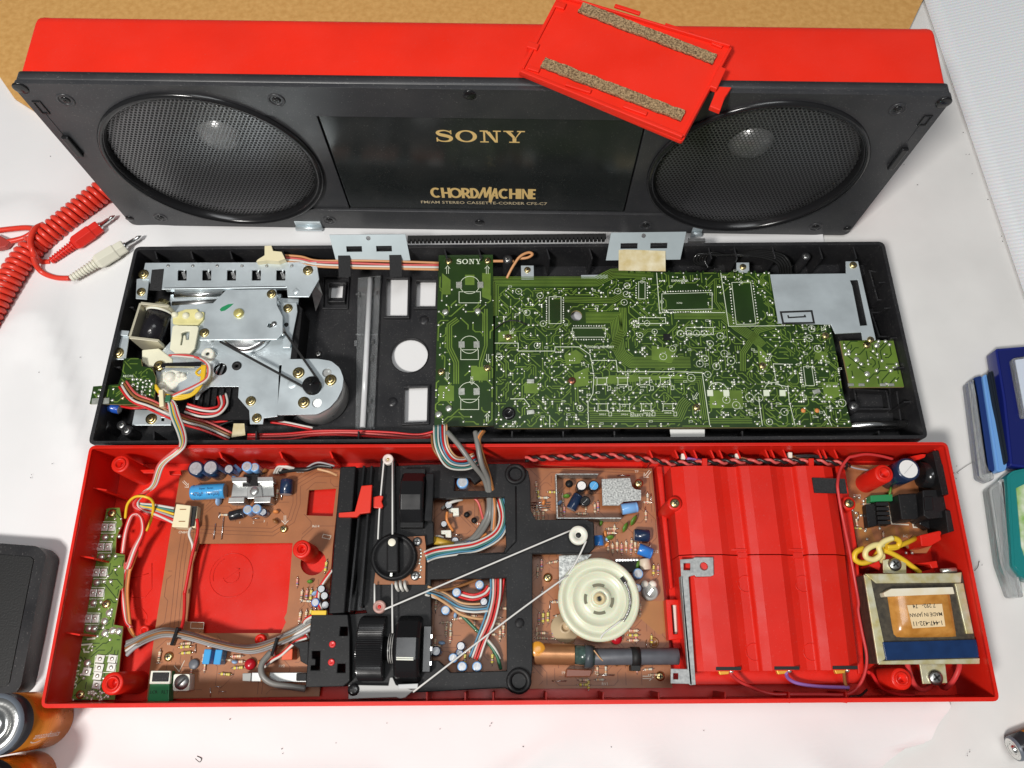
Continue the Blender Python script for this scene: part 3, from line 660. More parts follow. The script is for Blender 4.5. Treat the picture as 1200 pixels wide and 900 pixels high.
# ------------------------------------------------------------------ tape mechanism
ZP = 22.0
mp = cc(lambda x, y: (x, y), [(200, 345), (350, 350), (344, 425), (327, 428), (325, 488), (309, 490), (308, 497), (293, 497), (292, 481), (279, 466), (280, 453), (246, 453), (236, 460), (232, 468), (229, 468), (229, 461), (215, 462), (184, 452), (182, 420), (200, 400)])
h1 = circle(*P(258, 432.5, ZP)[:2], 4.6, 20); h2 = circle(*P(277.6, 429, ZP)[:2], 2.4, 14)
mech = MB().prism(PX(mp, ZP), ZP-1.2, ZP, [h1, h2]).build('mechanism_plate', zinc, mid, bevel=0.25)
MB().lathe(P(277.6, 429, ZP), [(3.2, 0), (3.2, 0.8), (1.2, 0.9), (1.0, -1)], 16).build('grommet', rubber, mech)
MB().prism(PX([(206, 400), (352, 350), (348, 470), (330, 492), (205, 492)], 17), zf, 17).build('mechanism_frame', black_mt, mech, bevel=0.5)
for k in range(7): MB().obox(P(222+k*8, 456, 18.2), P(219+k*8, 482, 18.2), 1.6, 2.2).build('frame_rib', black_mt, mech, bevel=0.2)
for k in range(3): MB().obox(P(252+k*6, 426, ZP-3), P(246+k*6, 440, ZP-3), 1.4, 1).build('lever', steel, mech)
screw(294, 470, ZP, mech, SCREW_W, 0.95); screw(301, 490, ZP, mech, SCREW_W, 0.9)
# lever bracket along the back
ZB = 29.0
hs = [[(x-5.2, 316.5), (x+5.0, 316.5), (x+4.8, 328.5), (x-5.4, 328.5)] for x in (213.6, 242.4, 271.4, 300.6, 329.2)]
bp = [(170, 308), (371, 307), (374, 327), (362, 348), (337, 348), (336, 337), (194, 339), (178, 340), (174, 327), (166, 327)]
br = plate('lever_bracket', bp, ZB, 1.0, zinc, mid, hs, 0.3)
MB().obox(P(194, 339.5, ZB-2.5), P(336, 337.5, ZB-2.5), 0.9, 5).build('flange', zinc, br, bevel=0.2)
MB().prism(PX([(176, 310), (366, 309), (334, 334), (190, 336)], ZB-5), ZB-12, ZB-5).build('bracket_core', black_mt, br)
for x, y in ((213.6, 322), (242.4, 322), (271.4, 322), (300.6, 322), (329.2, 322)):
    MB().obox(P(x+1, y-3, ZB-2), P(x+4, y+5, ZB-2.4), 2.2, 1).build('lever_tip', steel, br)
for x in (197, 226, 254.6, 283.6, 312.6, 342): MB().dome(P(x, 311.6, ZB), 1.2, 0.7, 12).build('rivet', steel_dk, br)
plate('end_tab', [(170, 325), (175, 325), (172, 351), (159, 350), (160, 327)], ZB-1.2, 1.0, zinc, br); screw(168.4, 321.5, ZB, br, SCREW_W); screw(165.6, 342, ZB-1.2, br, SCREW_W, 0.85)
screw(361, 317, ZB, br, SCREW_W); MB().dome(P(346.8, 340.8, ZB), 2.6, 0.5, 4).build('embossed_square', zinc, br)
MB().add([P(362, 326, ZB-0.3), P(371, 322, ZB-0.3), P(378, 345, ZB-9), P(370, 365, ZB-9)], [(0, 1, 2, 3)]).build('side_arm', steel_dk, br)
plate('tape_strip', [(178, 316), (192, 315), (189, 341), (175, 340)], ZB+0.35, 0.3, tape_bk, br, bevel=0)
MB().cyl(P(205, 346, 23), P(262, 344.5, 23), 2.4, n=14).build('roller_bar', steel, br); MB().cyl(P(203, 357, 20), P(258, 354, 20), 2.6, n=14).build('roller_bar', steel_dk, br)
MB().obox(P(200, 351, 19), P(330, 349, 19), 5, 3).build('slide_bar', zinc, br, bevel=0.3)
# flywheel and its bridge
fw = P(288, 383, 29); b = MB(); b.lathe((fw.x, fw.y, 0), [(3, 30.5), (4, 29), (15, 29), (17.2, 28.5), (17.4, 23.5), (16, 23)], 44); b.build('flywheel', steel, mech)
ZFB = 34.0
fb = cc(K6, [(140, 198), (372, 195), (376, 205), (378, 270), (405, 322), (405, 402), (377, 431), (15, 435), (32, 385), (40, 330), (42, 297)])
slot_ = cc(K6, [(338, 355), (372, 348), (380, 362), (345, 376), (332, 370)])
bridge = plate('flywheel_bridge', fb, ZFB, 1.1, zinc, mid, [slot_], 0.35)
for x, y in ((353, 218), (38, 400)): q = K6(x, y); screw(*q, ZFB, bridge, SCREW_W, 0.9)
q = K6(200, 310); MB().lathe(P(*q, ZFB), [(3.4, 0), (3.4, 1.3), (2.4, 2.0), (0.1, 2.2)], 16).build('bearing_screw', mat('yellow_lacquer_brass', (0.75, 0.66, 0.25), 0.3, metal=0.6), bridge)
q = K6(366, 361); MB().lathe(P(*q, ZFB-0.6), [(1.8, 0), (1.8, 1.4), (0.1, 1.6)], 12).build('pin', steel, bridge)
MB().flat(PX(cc(K6, [(110, 290), (120, 280), (150, 266), (176, 263), (160, 278), (135, 296), (116, 300)]), ZFB), ZFB+0.05).build('paint_mark', mat('green_paint', (0.02, 0.25, 0.10), 0.35), bridge)
for x, y in ((36, 405), (355, 225), (395, 380)): q = K6(x, y); p = P(*q, ZFB); MB().cyl((p.x, p.y, ZP), (p.x, p.y, ZFB-1.1), 2.2, n=12).build('pillar', steel, bridge)
plate('corner_bracket', cc(K6, [(392, 258), (470, 258), (474, 300), (440, 470), (405, 470), (405, 320)]), 27, 1.0, zinc, mid, (), 0.3); screw(*K6(430, 285), 27, mech, SCREW_W, 0.9)
MB().prism(PX(cc(K6, [(472, 262), (498, 285), (470, 540), (440, 520)]), 24), zf, 24).build('side_block', black_mt, mech, bevel=0.5)
MB().dome(P(*K6(422, 362), 27.1), 1.6, 0.4, 12).build('hole_plug', rubber, mech)
# motor
mc = P(366, 453, 26); motor = MB().lathe((mc.x, mc.y, 0), [(0.1, 4), (19, 4), (20.2, 5), (20.2, 25.5), (19.5, 26.3), (0.1, 26.3)], 48).build('motor', mat('motor_can', (0.66, 0.66, 0.64), 0.32, metal=0.5, rvar=0.06), mid)
mpl = [(331, 421), (372, 420.5), (388, 423), (398, 431), (402.5, 443), (401, 456), (395, 468), (386, 478), (372, 485.5), (324, 486.5)]
ZMO = 28.0
mh = [circle(*P(*K6(x, y), ZMO)[:2], 3.2, 20) for x, y in ((612, 587), (565, 729))]
mpo = plate('motor_plate', mpl, ZMO, 1.2, zinc, mid, [(lambda h=h: h) for h in mh], 0.3, rnd=2)
for x, y in ((480, 588), (630, 622), (505, 727)): screw(*K6(x, y), ZMO, mpo, SCREW_W, 1.1)
MB().dome(P(*K6(448, 640), ZMO), 3.0, 0.3, 18).build('stamped_disc', zinc, mpo)
pu = P(*K6(538, 642), 33); MB().lathe((pu.x, pu.y, ZMO), [(6.0, 0), (6.0, 1.2), (4.6, 2.4), (4.6, 3.6), (6.0, 4.6), (5.6, 5.2), (1.6, 5.3), (1.5, 6.4), (0.1, 6.5)], 24).build('motor_pulley', black_gl, mpo)
def belt(a, c): MB().obox(a, c, 1.5, 1.9).build('drive_belt', rubber, mech, bevel=0.2)
fa = P(*K6(112, 441), 30); fc = P(*K6(500, 652), 31.5); belt(fa, fc); belt(P(*K6(411, 392), 30), P(*K6(572, 622), 31.5))
# solenoid and white plastic parts
sa = P(188, 366, 22); sb_ = P(177, 402, 22)
sol = MB().cyl(sa, sb_, 8.6, n=24).build('solenoid', mat('black_coil_tape', (0.012, 0.011, 0.014), 0.22, bump=0.4, bscale=300), mid)
b = MB(); d_ = (sb_-sa).normalized(); sdn = Vector((-d_.y, d_.x, 0))
for p in (sa-d_*1.2, sb_+d_*1.2): b.obox(p-sdn*10, p+sdn*10, 2.0, 20)
b.obox(sa+sdn*10.2-d_*1.2, sb_+sdn*10.2+d_*1.2, 1.6, 18) if 0 else b.obox(sa-sdn*10.2-d_*1.2, sb_-sdn*10.2+d_*1.2, 1.6, 20)
b.build('yoke', mat('cream_yoke_steel', (0.62, 0.58, 0.44), 0.4, metal=0.4), sol, bevel=0.3)
MB().cyl(sa-d_*1, sa-d_*9, 3.6, n=18).build('plunger', brass, sol); MB().cyl(sa-d_*3, sa-d_*5.5, 5.4, n=18).build('plunger_collar', gold_mtl, sol)
MB().lathe(sa-d_*0.0, [(8.7, -0.2), (9.6, 0.3), (9.0, 1.2), (8.7, 1.4)], 24, axis=d_).build('coil_flange', white_p, sol)
wp = mat('aged_white_nylon', (0.78, 0.76, 0.58), 0.4, var=0.05, scale=80)
wl = plate('white_lever', cc(K5, [(560, 562), (572, 555), (705, 558), (714, 570), (690, 690), (640, 745), (590, 730), (543, 695)]), 27, 2.0, wp, mid, [cc(K5, [(612, 600), (640, 590), (660, 590), (655, 640), (640, 640), (636, 612), (625, 614), (615, 672), (606, 672), (614, 625)])], 0.5)
plate('yellowed_lever', cc(K5, [(585, 480), (630, 462), (705, 460), (712, 475), (745, 478), (740, 520), (712, 552), (600, 552), (560, 545), (560, 500)]), 24, 4, mat('yellowed_nylon', (0.72, 0.66, 0.30), 0.4, var=0.1, scale=120), mid, (), 0.6)
for x, y, r in ((640, 500, 2.6), (715, 500, 3.0), (575, 495, 2.4)): MB().dome(P(*K5(x, y), 24), r, 2.0, 14).build('stud', wp, wl)
MB().lathe(P(*K5(778, 735), ZP), [(4.4, 0), (4.4, 3.4), (3.8, 4), (1.4, 4), (1.3, 3)], 24).build('roller', white_p, mech)
MB().prism(PX(cc(K5, [(380, 700), (480, 690), (560, 750), (560, 790), (420, 800), (380, 770)]), 23), 12, 23).build('white_block', wp, mech, bevel=0.8)
MB().prism(PX(cc(K7, [(490, 290), (560, 265), (640, 285), (650, 320), (600, 345), (580, 380), (510, 400), (480, 350)]), 22), 10, 22.4).build('white_block', white_p, mech, bevel=1.0)
for x, y, r in ((500, 360, 2.6), (545, 310, 4.0), (600, 300, 2.2), (625, 300, 1.8)): MB().dome(P(*K7(x, y), 22.4), r, 2.6, 14).build('stud', white_p, mech)
screw(*K7(483, 243), 24, mech, SCREW_W, 1.0)
MB().obox(P(*K7(500, 243), 25), P(*K7(730, 235), 25), 3.2, 1.2).build('leaf_switch', black_gl, mech); MB().obox(P(*K7(520, 250), 26.2), P(*K7(690, 252), 26.2), 1.0, 0.5).build('contact', gold_mtl, mech)
plate('side_tab', cc(K5, [(237, 582), (310, 590), (286, 757), (203, 757)]), 27, 1.0, zinc, mid); screw(*K5(243, 718), 27, mech, SCREW_W, 1.05)
MB().obox(P(*K5(240, 600), 28), P(*K5(305, 606), 28), 4, 1.6).build('bent_edge', zinc, mech, bevel=0.4)
plate('lower_tab', cc(K7, [(340, 500), (545, 505), (556, 545), (552, 592), (322, 592)]), 14, 1.0, zinc, mid, [cc(K7, [(495, 548), (512, 548), (512, 568), (495, 568)])]); screw(*K7(437, 555), 14, mech, SCREW_W, 1.05)

# ------------------------------------------------------------------ circuit boards: mask, copper runs, joints, print
def inside(p, poly):
    x, y = p; c = False; n = len(poly)
    for i in range(n):
        x0, y0 = poly[i]; x1, y1 = poly[i-1]
        if (y0 > y) != (y1 > y) and x < (x1-x0)*(y-y0)/(y1-y0)+x0: c = not c
    return c
DIR8 = [(1, 0), (1, 1), (0, 1), (-1, 1), (-1, 0), (-1, -1), (0, -1), (1, -1)]
def route(poly, pitch, seed, buses=(), holes=(), fill=0.8, lmin=3, lmax=14, keep=None):
    """lay out copper runs on a grid so that none cross; returns (runs, ends)"""
    rnd = random.Random(seed); xs = [p[0] for p in poly]; ys = [p[1] for p in poly]; x0, y0 = min(xs), min(ys)
    nx = int((max(xs)-x0)/pitch); ny = int((max(ys)-y0)/pitch); inner = offset(poly, 1.6) if keep is None else keep; free = set()
    for i in range(nx+1):
        for j in range(ny+1):
            p = (x0+i*pitch, y0+j*pitch)
            if inside(p, poly) and not any((p[0]-h[0])**2+(p[1]-h[1])**2 < h[2]**2 for h in holes): free.add((i, j))
    tot = len(free); runs = []; ends = []
    def pt(c): return (x0+c[0]*pitch, y0+c[1]*pitch)
    def clear_diag(a, b_): return (a[0], b_[1]) in free or (b_[0], a[1]) in free
    for bus in buses:                                          # parallel lines following a polyline
        pts, n, sp = bus
        for k in range(n):
            pl = [Vector(p) for p in pts]; out_ = []
            for i, p in enumerate(pl):
                d0 = (p-pl[i-1]).normalized() if i else (pl[1]-p).normalized(); d1 = (pl[i+1]-p).normalized() if i < len(pl)-1 else d0
                n0 = Vector((-d0.y, d0.x)); n1 = Vector((-d1.y, d1.x)); kk = max(.4, 1+n0.dot(n1)); out_.append(p+(n0+n1)*(k*sp/kk))
            runs.append([(q.x, q.y) for q in out_])
            for a, b_ in zip(out_, out_[1:]):
                m_ = int((b_-a).length/pitch*2)+1
                for t in range(m_+1):
                    q = a.lerp(b_, t/m_); ci, cj = round((q.x-x0)/pitch), round((q.y-y0)/pitch)
                    free.discard((ci, cj))
    target = tot*(1-fill); tries = 0; cells = list(free); rnd.shuffle(cells)
    for c0 in cells:
        if len(free) < target: break
        if c0 not in free: continue
        path = [c0]; free.discard(c0); d = rnd.randrange(8) if rnd.random() < .3 else rnd.choice((0, 2, 4, 6)); L = rnd.randint(lmin, lmax)
        while len(path) < L:
            opts = [d, d, d, d, d, (d+1) % 8, (d-1) % 8]; ok = False
            for _ in range(5):
                dd = rnd.choice(opts); n_ = (path[-1][0]+DIR8[dd][0], path[-1][1]+DIR8[dd][1])
                if n_ in free and (dd % 2 == 0 or clear_diag(path[-1], n_)): ok = True; break
            if not ok: break
            d = dd; path.append(n_); free.discard(n_)
        if len(path) >= 2:
            simp = [path[0]]
            for i in range(1, len(path)-1):
                if (path[i][0]-path[i-1][0], path[i][1]-path[i-1][1]) != (path[i+1][0]-path[i][0], path[i+1][1]-path[i][1]): simp.append(path[i])
            simp.append(path[-1]); runs.append([pt(c) for c in simp]); ends += [pt(path[0]), pt(path[-1])]
        else: ends.append(pt(c0)) if rnd.random() < .25 else None
    return runs, ends
def joints(b, pts, z, rmin=0.45, rmax=0.95, seed=1):
    rnd = random.Random(seed)
    for x, y in pts: r = rnd.uniform(rmin, rmax); b.dome((x, y, z), r, r*0.75, 8)
def ic_outline(b, pins, pts, z, nl, side, notch=True):
    """white outline of a chip and its two rows of solder joints; side: 0 rows left/right, 1 rows top/bottom"""
    q = [Vector(p) for p in PX(pts, z)]; b.ribbon([tuple(p) for p in q], 0.34, z+0.14, closed=True)
    A, B, C, D = q
    e = ((A, D, B, C) if side == 0 else (A, B, D, C))
    n0 = (e[0]-e[2]).normalized()*1.7
    for k in range(nl):
        t = (k+.5)/nl; pins.append(tuple(e[0].lerp(e[1], t)+n0)); pins.append(tuple(e[2].lerp(e[3], t)-n0))
    if notch:
        m_ = (A+B)/2 if side == 0 else (A+D)/2; b.ribbon(circle(m_.x, m_.y, 1.1, 10), 0.25, z+0.14, closed=True)
# ---- narrow board
ZA = 25.0
ba = [(514, 299), (577.5, 298.5), (578.5, 499), (509, 500)]
pa = PX(ba, ZA); boardA = MB().prism(pa, ZA-1.5, ZA, [], m=1, top_m=0).build('narrow_circuit_board', [pcb_g, pcb_e], mid)
def ang_bus(pts): return PX(pts, ZA)
runs, ends = route(pa, 1.7, 11, [(ang_bus([(535, 372), (524, 380), (524, 408), (532, 425), (532, 450)]), 3, 1.5), (ang_bus([(568, 362), (568, 405), (562, 425), (562, 448)]), 2, 1.6)], [(*P(x, y, ZA)[:2], 11) for x, y in ((550, 341), (550, 405), (550, 462))]+[(*P(545, 312, ZA)[:2], 19)], 0.45, 3, 10)
b = MB()
for r_ in runs: b.ribbon(r_, 0.85, ZA+0.06)
for pts in ([(518, 320), (528, 328), (528, 345), (518, 345)], [(565, 320), (575, 320), (575, 352), (565, 348)], [(545, 322), (556, 322), (556, 334), (545, 334)], [(552, 430), (572, 430), (572, 446), (552, 446)], [(515, 452), (532, 452), (532, 470), (513, 470)]): b.flat(PX(pts, ZA), ZA+0.065)
b.build('copper_runs', pcb_t, boardA, kind='stuff', recalc=False)
b = MB(); joints(b, [e for i, e in enumerate(ends) if i % 2 == 0], ZA+0.05, 0.5, 1.0, 3)
for y in (334, 404, 459):
    for x in (538, 563) if y == 334 else (541, 558.5): b.box(P(x, y, ZA+0.4), (4.0, 4.6, 0.8), 0.05)
b.build('solder_joints', solder, boardA, kind='stuff')
b = MB()
for x, y, r, a0, a1 in ((550.5, 334, 6.8, 10, 170), (550.5, 334, 6.8, 200, 340), (550, 404, 6.4, 15, 165), (550, 404, 6.4, 200, 340), (550, 460, 7.2, 15, 165), (550, 460, 7.2, 200, 340)):
    c = P(x, y, ZA); b.ribbon([(c.x+r*math.cos(math.radians(a0+(a1-a0)*i/14)), c.y+r*math.sin(math.radians(a0+(a1-a0)*i/14))) for i in range(15)], 0.36, ZA+0.16)
for q in ([(538, 342), (563, 342), (563, 355), (538, 355)], [(540, 410), (560.5, 410), (560.5, 421.5), (540, 421.5)], [(540, 468), (561, 468), (561, 480), (540, 480)]): b.ribbon(PX(q, ZA), 0.36, ZA+0.16, closed=True)
for x, y, s_ in ((524.5, 317, 1), (571, 317, 1), (571.5, 419, -1), (524, 440, -1), (553, 445, -1), (571, 490, 1)):
    for dx in (-1.1, 1.1): b.ribbon(PX([(x+dx, y-4), (x+dx, y+4)], ZA), 0.3, ZA+0.16)
    b.ribbon(PX([(x-3, y-s_*2), (x, y-s_*5.5), (x+3, y-s_*2)], ZA), 0.3, ZA+0.17)
c0 = P(535, 309.5, ZA); sony(b, IDENT, ZA+0.16, c0.x, c0.y, 4.0, P(564, 309, ZA).x-c0.x)
b.build('printed_legend', silk, boardA, recalc=False, kind='stuff')
for x, y in ((526, 306.5), (571.5, 306), (571, 431.5), (517, 436)): screw(x, y, ZA, boardA, SCREW, 0.95)
for x, y in ((514, 486), (526, 479), (560, 365), (522, 366)): MB().lathe(P(x, y, ZA), [(2.2, 0), (2.2, 1.0), (1.2, 1.3), (0.1, 1.3)], 12).build('eyelet', solder, boardA)
# ---- main board
ZBd = 24.0
bb = [(580.5, 328), (716, 326.5), (722, 318.5), (902.5, 320), (912, 378.5), (973, 380), (982, 425), (988, 460), (998.5, 500.5), (579, 502)]
pb = PX(bb, ZBd); hgrey = circle(*P(*KB(452, 300), ZBd)[:2], 3.9, 20)
boardB = MB().prism(pb, ZBd-1.6, ZBd, [hgrey], m=1, top_m=0).build('main_circuit_board', [pcb_g, pcb_e], mid)
g = P(*KB(452, 300), 12); MB().cyl((g.x, g.y, zf), (g.x, g.y, 18), 6, n=20).build('light_post', mat('grey_plastic', (0.5, 0.5, 0.52), 0.4), boardB)
def BX(k, pts): return PX(cc(k, pts), ZBd)
ics = [(KB, [(315, 205), (375, 205), (375, 340), (315, 340)], 12, 0), (KB, [(432, 362), (598, 362), (598, 408), (432, 408)], 13, 1), (KB, [(765, 130), (797, 130), (797, 216), (765, 216)], 7, 0),
       (KC, [(-52, 268), (160, 262), (160, 332), (-52, 336)], 20, 1), (KC, [(243, 220), (322, 218), (345, 395), (262, 397)], 15, 0), (KC, [(545, 575), (580, 575), (592, 655), (555, 655)], 8, 0)]
hl = []
for k, pts, n, sd in ics:
    q = BX(k, pts); c = (sum(p[0] for p in q)/4, sum(p[1] for p in q)/4)
    hl += [(c[0], c[1], 0.42*max(abs(q[0][0]-q[2][0]), abs(q[0][1]-q[2][1])))]
hl += [(*P(*KB(452, 300), ZBd)[:2], 6), (*P(*KB(112, 793), ZBd)[:2], 6)]
buses = [(BX(KB, [(60, 300), (60, 150), (150, 150), (560, 150), (640, 110), (840, 105)]), 7, 1.15), (BX(KB, [(385, 230), (640, 235), (700, 200)]), 4, 1.2), (BX(KB, [(480, 330), (600, 330), (640, 380), (640, 500)]), 9, -1.0) if 0 else (BX(KB, [(500, 335), (625, 335), (640, 480), (660, 520), (720, 560), (1028, 560)]), 8, 1.05),
         (BX(KC, [(0, 372), (200, 372), (255, 420), (330, 470), (360, 500)]), 7, 1.05), (BX(KC, [(300, 595), (300, 520), (360, 430), (430, 410)]), 4, 1.1), (BX(KC, [(150, 690), (330, 690), (350, 820)]), 2, 1.3) if 0 else (BX(KC, [(0, 640), (100, 640), (120, 800)]), 4, 1.3),
         (BX(KB, [(520, 830), (980, 830), (1010, 760), (1029, 740)]), 6, 1.3), (BX(KC, [(150, 812), (330, 812)]), 3, 1.4), (BX(KC, [(170, 210), (170, 300), (200, 345)]), 2, 1.2), (BX(KB, [(700, 260), (705, 380), (640, 480)]), 5, -1.1)]
runs, ends = route(pb, 1.55, 5, buses, hl, 0.74, 3, 13)
b = MB()
for i, r_ in enumerate(runs): b.ribbon(r_, 0.72 if i > 60 else 0.58, ZBd+0.06)
for k, pts in ((KB, [(390, 500), (450, 470), (490, 500), (470, 540), (400, 545)]), (KB, [(440, 590), (510, 560), (515, 650), (440, 660)]), (KB, [(60, 380), (150, 380), (150, 430), (60, 430)]), (KB, [(190, 640), (260, 640), (260, 690), (190, 690)]), (KC, [(600, 500), (650, 520), (640, 560), (590, 540)]),
               (KC, [(150, 675), (290, 675), (290, 750), (150, 750)]), (KC, [(620, 640), (690, 640), (700, 700), (640, 720)]), (KC, [(350, 480), (390, 520), (390, 590), (360, 580)]), (KB, [(540, 620), (620, 600), (990, 600), (990, 612), (640, 640), (540, 650)]), (KB, [(830, 450), (960, 470), (930, 540), (830, 520)])):
    b.flat(BX(k, pts), ZBd+0.068)
b.build('copper_runs', pcb_t, boardB, kind='stuff', recalc=False)
bs_ = MB(); pins = []
for k, pts, n, sd in ics: ic_outline(bs_, pins, cc(k, pts), ZBd, n, sd)
lines = [(KB, [(42, 438), (160, 438), (160, 478), (343, 478), (345, 457), (465, 457), (520, 495), (527, 525), (652, 525), (658, 582), (1015, 582)]), (KC, [(0, 597), (118, 600), (150, 822)]), (KB, [(527, 525), (540, 600), (535, 690), (510, 740), (513, 865)]), (KB, [(855, 85), (870, 285)]), (KB, [(870, 285), (1029, 285)]), (KC, [(10, 347), (215, 347)]),
         (KC, [(195, 170), (230, 405), (490, 402)]), (KC, [(500, 565), (418, 563), (432, 650), (480, 660), (485, 720), (510, 824)]), (KC, [(355, 700), (372, 824)]), (KC, [(630, 760), (665, 824)]), (KB, [(120, 718), (190, 718), (215, 750)]), (KB, [(318, 800), (318, 860)]),
         (KB, [(765, 310), (900, 310), (900, 340), (765, 340), (765, 310)]), (KC, [(50, 410), (165, 410), (165, 440), (50, 440), (50, 410)])]
for k, pts in lines: bs_.ribbon(BX(k, pts), 0.42, ZBd+0.15)
keys = [(580, 630), (685, 630), (795, 630), (898, 628), (585, 760), (695, 762), (803, 760), (912, 760)]
for x, y in keys:
    bs_.ribbon(BX(KB, [(x-24, y-17), (x+24, y-17), (x+24, y+17), (x-24, y+17)]), 0.36, ZBd+0.15, closed=True)
    for dx in (-27, 27):
        for dy in (-19, 19): pins.append(tuple(P(*KB(x+dx, y+dy), ZBd)[:2]))
    bs_.ribbon(BX(KB, [(x+30, y+25), (x+44, y+25), (x+44, y+44), (x+30, y+44)]), 0.3, ZBd+0.16, closed=True)
for k, x, y, r in ((KB, 162, 178, 3.6), (KB, 270, 200, 3.6), (KB, 204, 285, 3.6), (KB, 285, 340, 3.4), (KB, 660, 177, 3.6), (KB, 707, 150, 3.6), (KB, 703, 192, 3.6), (KB, 692, 233, 3.6), (KB, 255, 450, 3.4), (KB, 65, 508, 3.8), (KB, 470, 765, 3.4), (KB, 757, 340, 3.2), (KB, 807, 338, 3.2), (KB, 845, 380, 3.0), (KB, 772, 398, 3.2), (KB, 935, 465, 3.4), (KB, 888, 505, 4.0), (KB, 975, 390, 4),
                   (KC, 28, 437, 3.8), (KC, 62, 434, 3.6), (KC, 95, 434, 3.6), (KC, 127, 434, 3.6), (KC, 195, 445, 4.0), (KC, 152, 478, 3.6), (KC, 212, 520, 4), (KC, 130, 540, 3.8), (KC, 108, 563, 3.8), (KC, 178, 574, 4), (KC, 142, 608, 3.6), (KC, 240, 550, 4.4), (KC, 72, 622, 4.2), (KC, 580, 415, 4), (KC, 570, 455, 4), (KC, 605, 500, 4), (KC, 708, 728, 4.2), (KC, 465, 766, 4), (KC, 262, 738, 4.2), (KC, 220, 715, 4), (KC, 318, 705, 4.4), (KC, 357, 705, 4.4), (KC, 402, 808, 3.4)):
    c = P(*k(x, y), ZBd); bs_.ribbon(circle(c.x, c.y, r*0.62, 14), 0.28, ZBd+0.17, closed=True); pins.append((c.x, c.y))
for k, x, y, txt, sz in ((KB, 572, 463, 'CHORD MEMORY', 2.4), (KB, 972, 130, 'EXPANDER', 2.4), (KB, 782, 806, 'SELECT  KEY', 2.6), (KB, 584, 800, 'SW2-5', 1.6), (KB, 694, 800, 'SW2-6', 1.6), (KB, 806, 794, 'SW2-7', 1.6), (KB, 912, 792, 'SW2-8', 1.6), (KB, 686, 662, 'SW2-1', 1.6), (KB, 790, 662, 'SW2-2', 1.6), (KB, 895, 660, 'SW2-3', 1.6), (KC, 168, 650, 'SW701', 1.7), (KC, 400, 648, 'SW702', 1.7), (KB, 125, 860, 'SW101', 1.6), (KC, 655, 752, 'IC301', 1.9), (KB, 120, 603, 'SW1', 1.6), (KB, 970, 240, 'IC702', 1.6)):
    c = P(*k(x, y), ZBd); bs_.text(txt, ZBd+0.16, IDENT, c.x, c.y, sz, 1.0, 0.01)
for x, y in ((183, 655), (420, 655)):
    c = P(*KC(x+2, y+25), ZBd); bs_.ribbon([(c.x+6.5*math.cos(math.radians(20+140*i/12)), c.y+6.5*math.sin(math.radians(20+140*i/12))) for i in range(13)], 0.36, ZBd+0.17)
    for dx in (-33, 35): bs_.prism(BX(KC, [(x+dx-12, y+20), (x+dx+12, y+20), (x+dx+14, y+45), (x+dx-10, y+45)]), ZBd, ZBd+0.9)
for k, x, y in ((KB, 127, 378), (KC, 398, 540), (KC, 88, 700), (KC, 630, 410)):
    bs_.ribbon(BX(k, [(x+9, y-16), (x-6, y+8)]), 0.3, ZBd+0.17); bs_.ribbon(BX(k, [(x+15, y-13), (x, y+11)]), 0.3, ZBd+0.17); bs_.ribbon(BX(k, [(x-10, y-6), (x-8, y+14), (x+10, y+8)]), 0.3, ZBd+0.18)
rs = random.Random(4)
for _ in range(60):                                            # small part outlines and their numbers
    c = rs.choice(ends); 
    bs_.ribbon([(c[0], c[1]+1.2), (c[0]+2.2, c[1]+1.2), (c[0]+2.2, c[1]+2.3), (c[0], c[1]+2.3)], 0.2, ZBd+0.17, closed=True)
bs_.build('printed_legend', silk, boardB, recalc=False, kind='stuff')
b = MB(); joints(b, [e for i, e in enumerate(ends) if i % 5 < 2], ZBd+0.05, 0.45, 1.15, 8); joints(b, pins, ZBd+0.05, 0.55, 0.8, 9)
b.build('solder_joints', solder, boardB, kind='stuff')
for k, x, y in ((KB, 110, 410), (KC, 372, 572), (KC, 638, 445), (KC, 94, 747)): screw(*k(x, y), ZBd, boardB, SCREW, 0.95)
screw(*KB(430, 628), ZBd, boardB, screw_mesh('copper_screw', mat('dark_copper', (0.35, 0.13, 0.08), 0.35, metal=0.9)), 1.0); screw(*KB(1175/1.0, 305), ZBd, boardB) if 0 else None
q = P(*KB(112, 793), ZBd); MB().lathe(q, [(4.4, 0), (4.4, 1.2), (4.0, 1.8), (2.2, 1.9), (2.0, 1.2), (0.1, 1.2)], 22).build('trimmer', black_gl, boardB)
q = P(*KB(905, 410), ZBd); MB().box((q.x, q.y, ZBd+0.7), (4.6, 4.6, 1.3)).build('flat_chip', black_mt, boardB, bevel=0.2)
for k, x, y in ((KC, 545, 760), (KC, 603, 760)): MB().dome(P(*k(x, y), ZBd), 1.6, 0.9, 12).build('copper_pad', W['orange'], boardB)
for k, x, y, rz in ((KB, 222, 785, 0.1), (KC, 600, 680, 0.3), (KB, 222, 630, 0)): MB().box(P(*k(x, y), ZBd+0.9), (5, 3, 1.4), rz).build('surface_component', solder, boardB, bevel=0.3)
wire([(580, 385, ZBd+1.5), (592, 377, ZBd+3), (605, 376, ZBd+3), (617, 380.5, ZBd+1)], 0.45, boardB, W['black'])
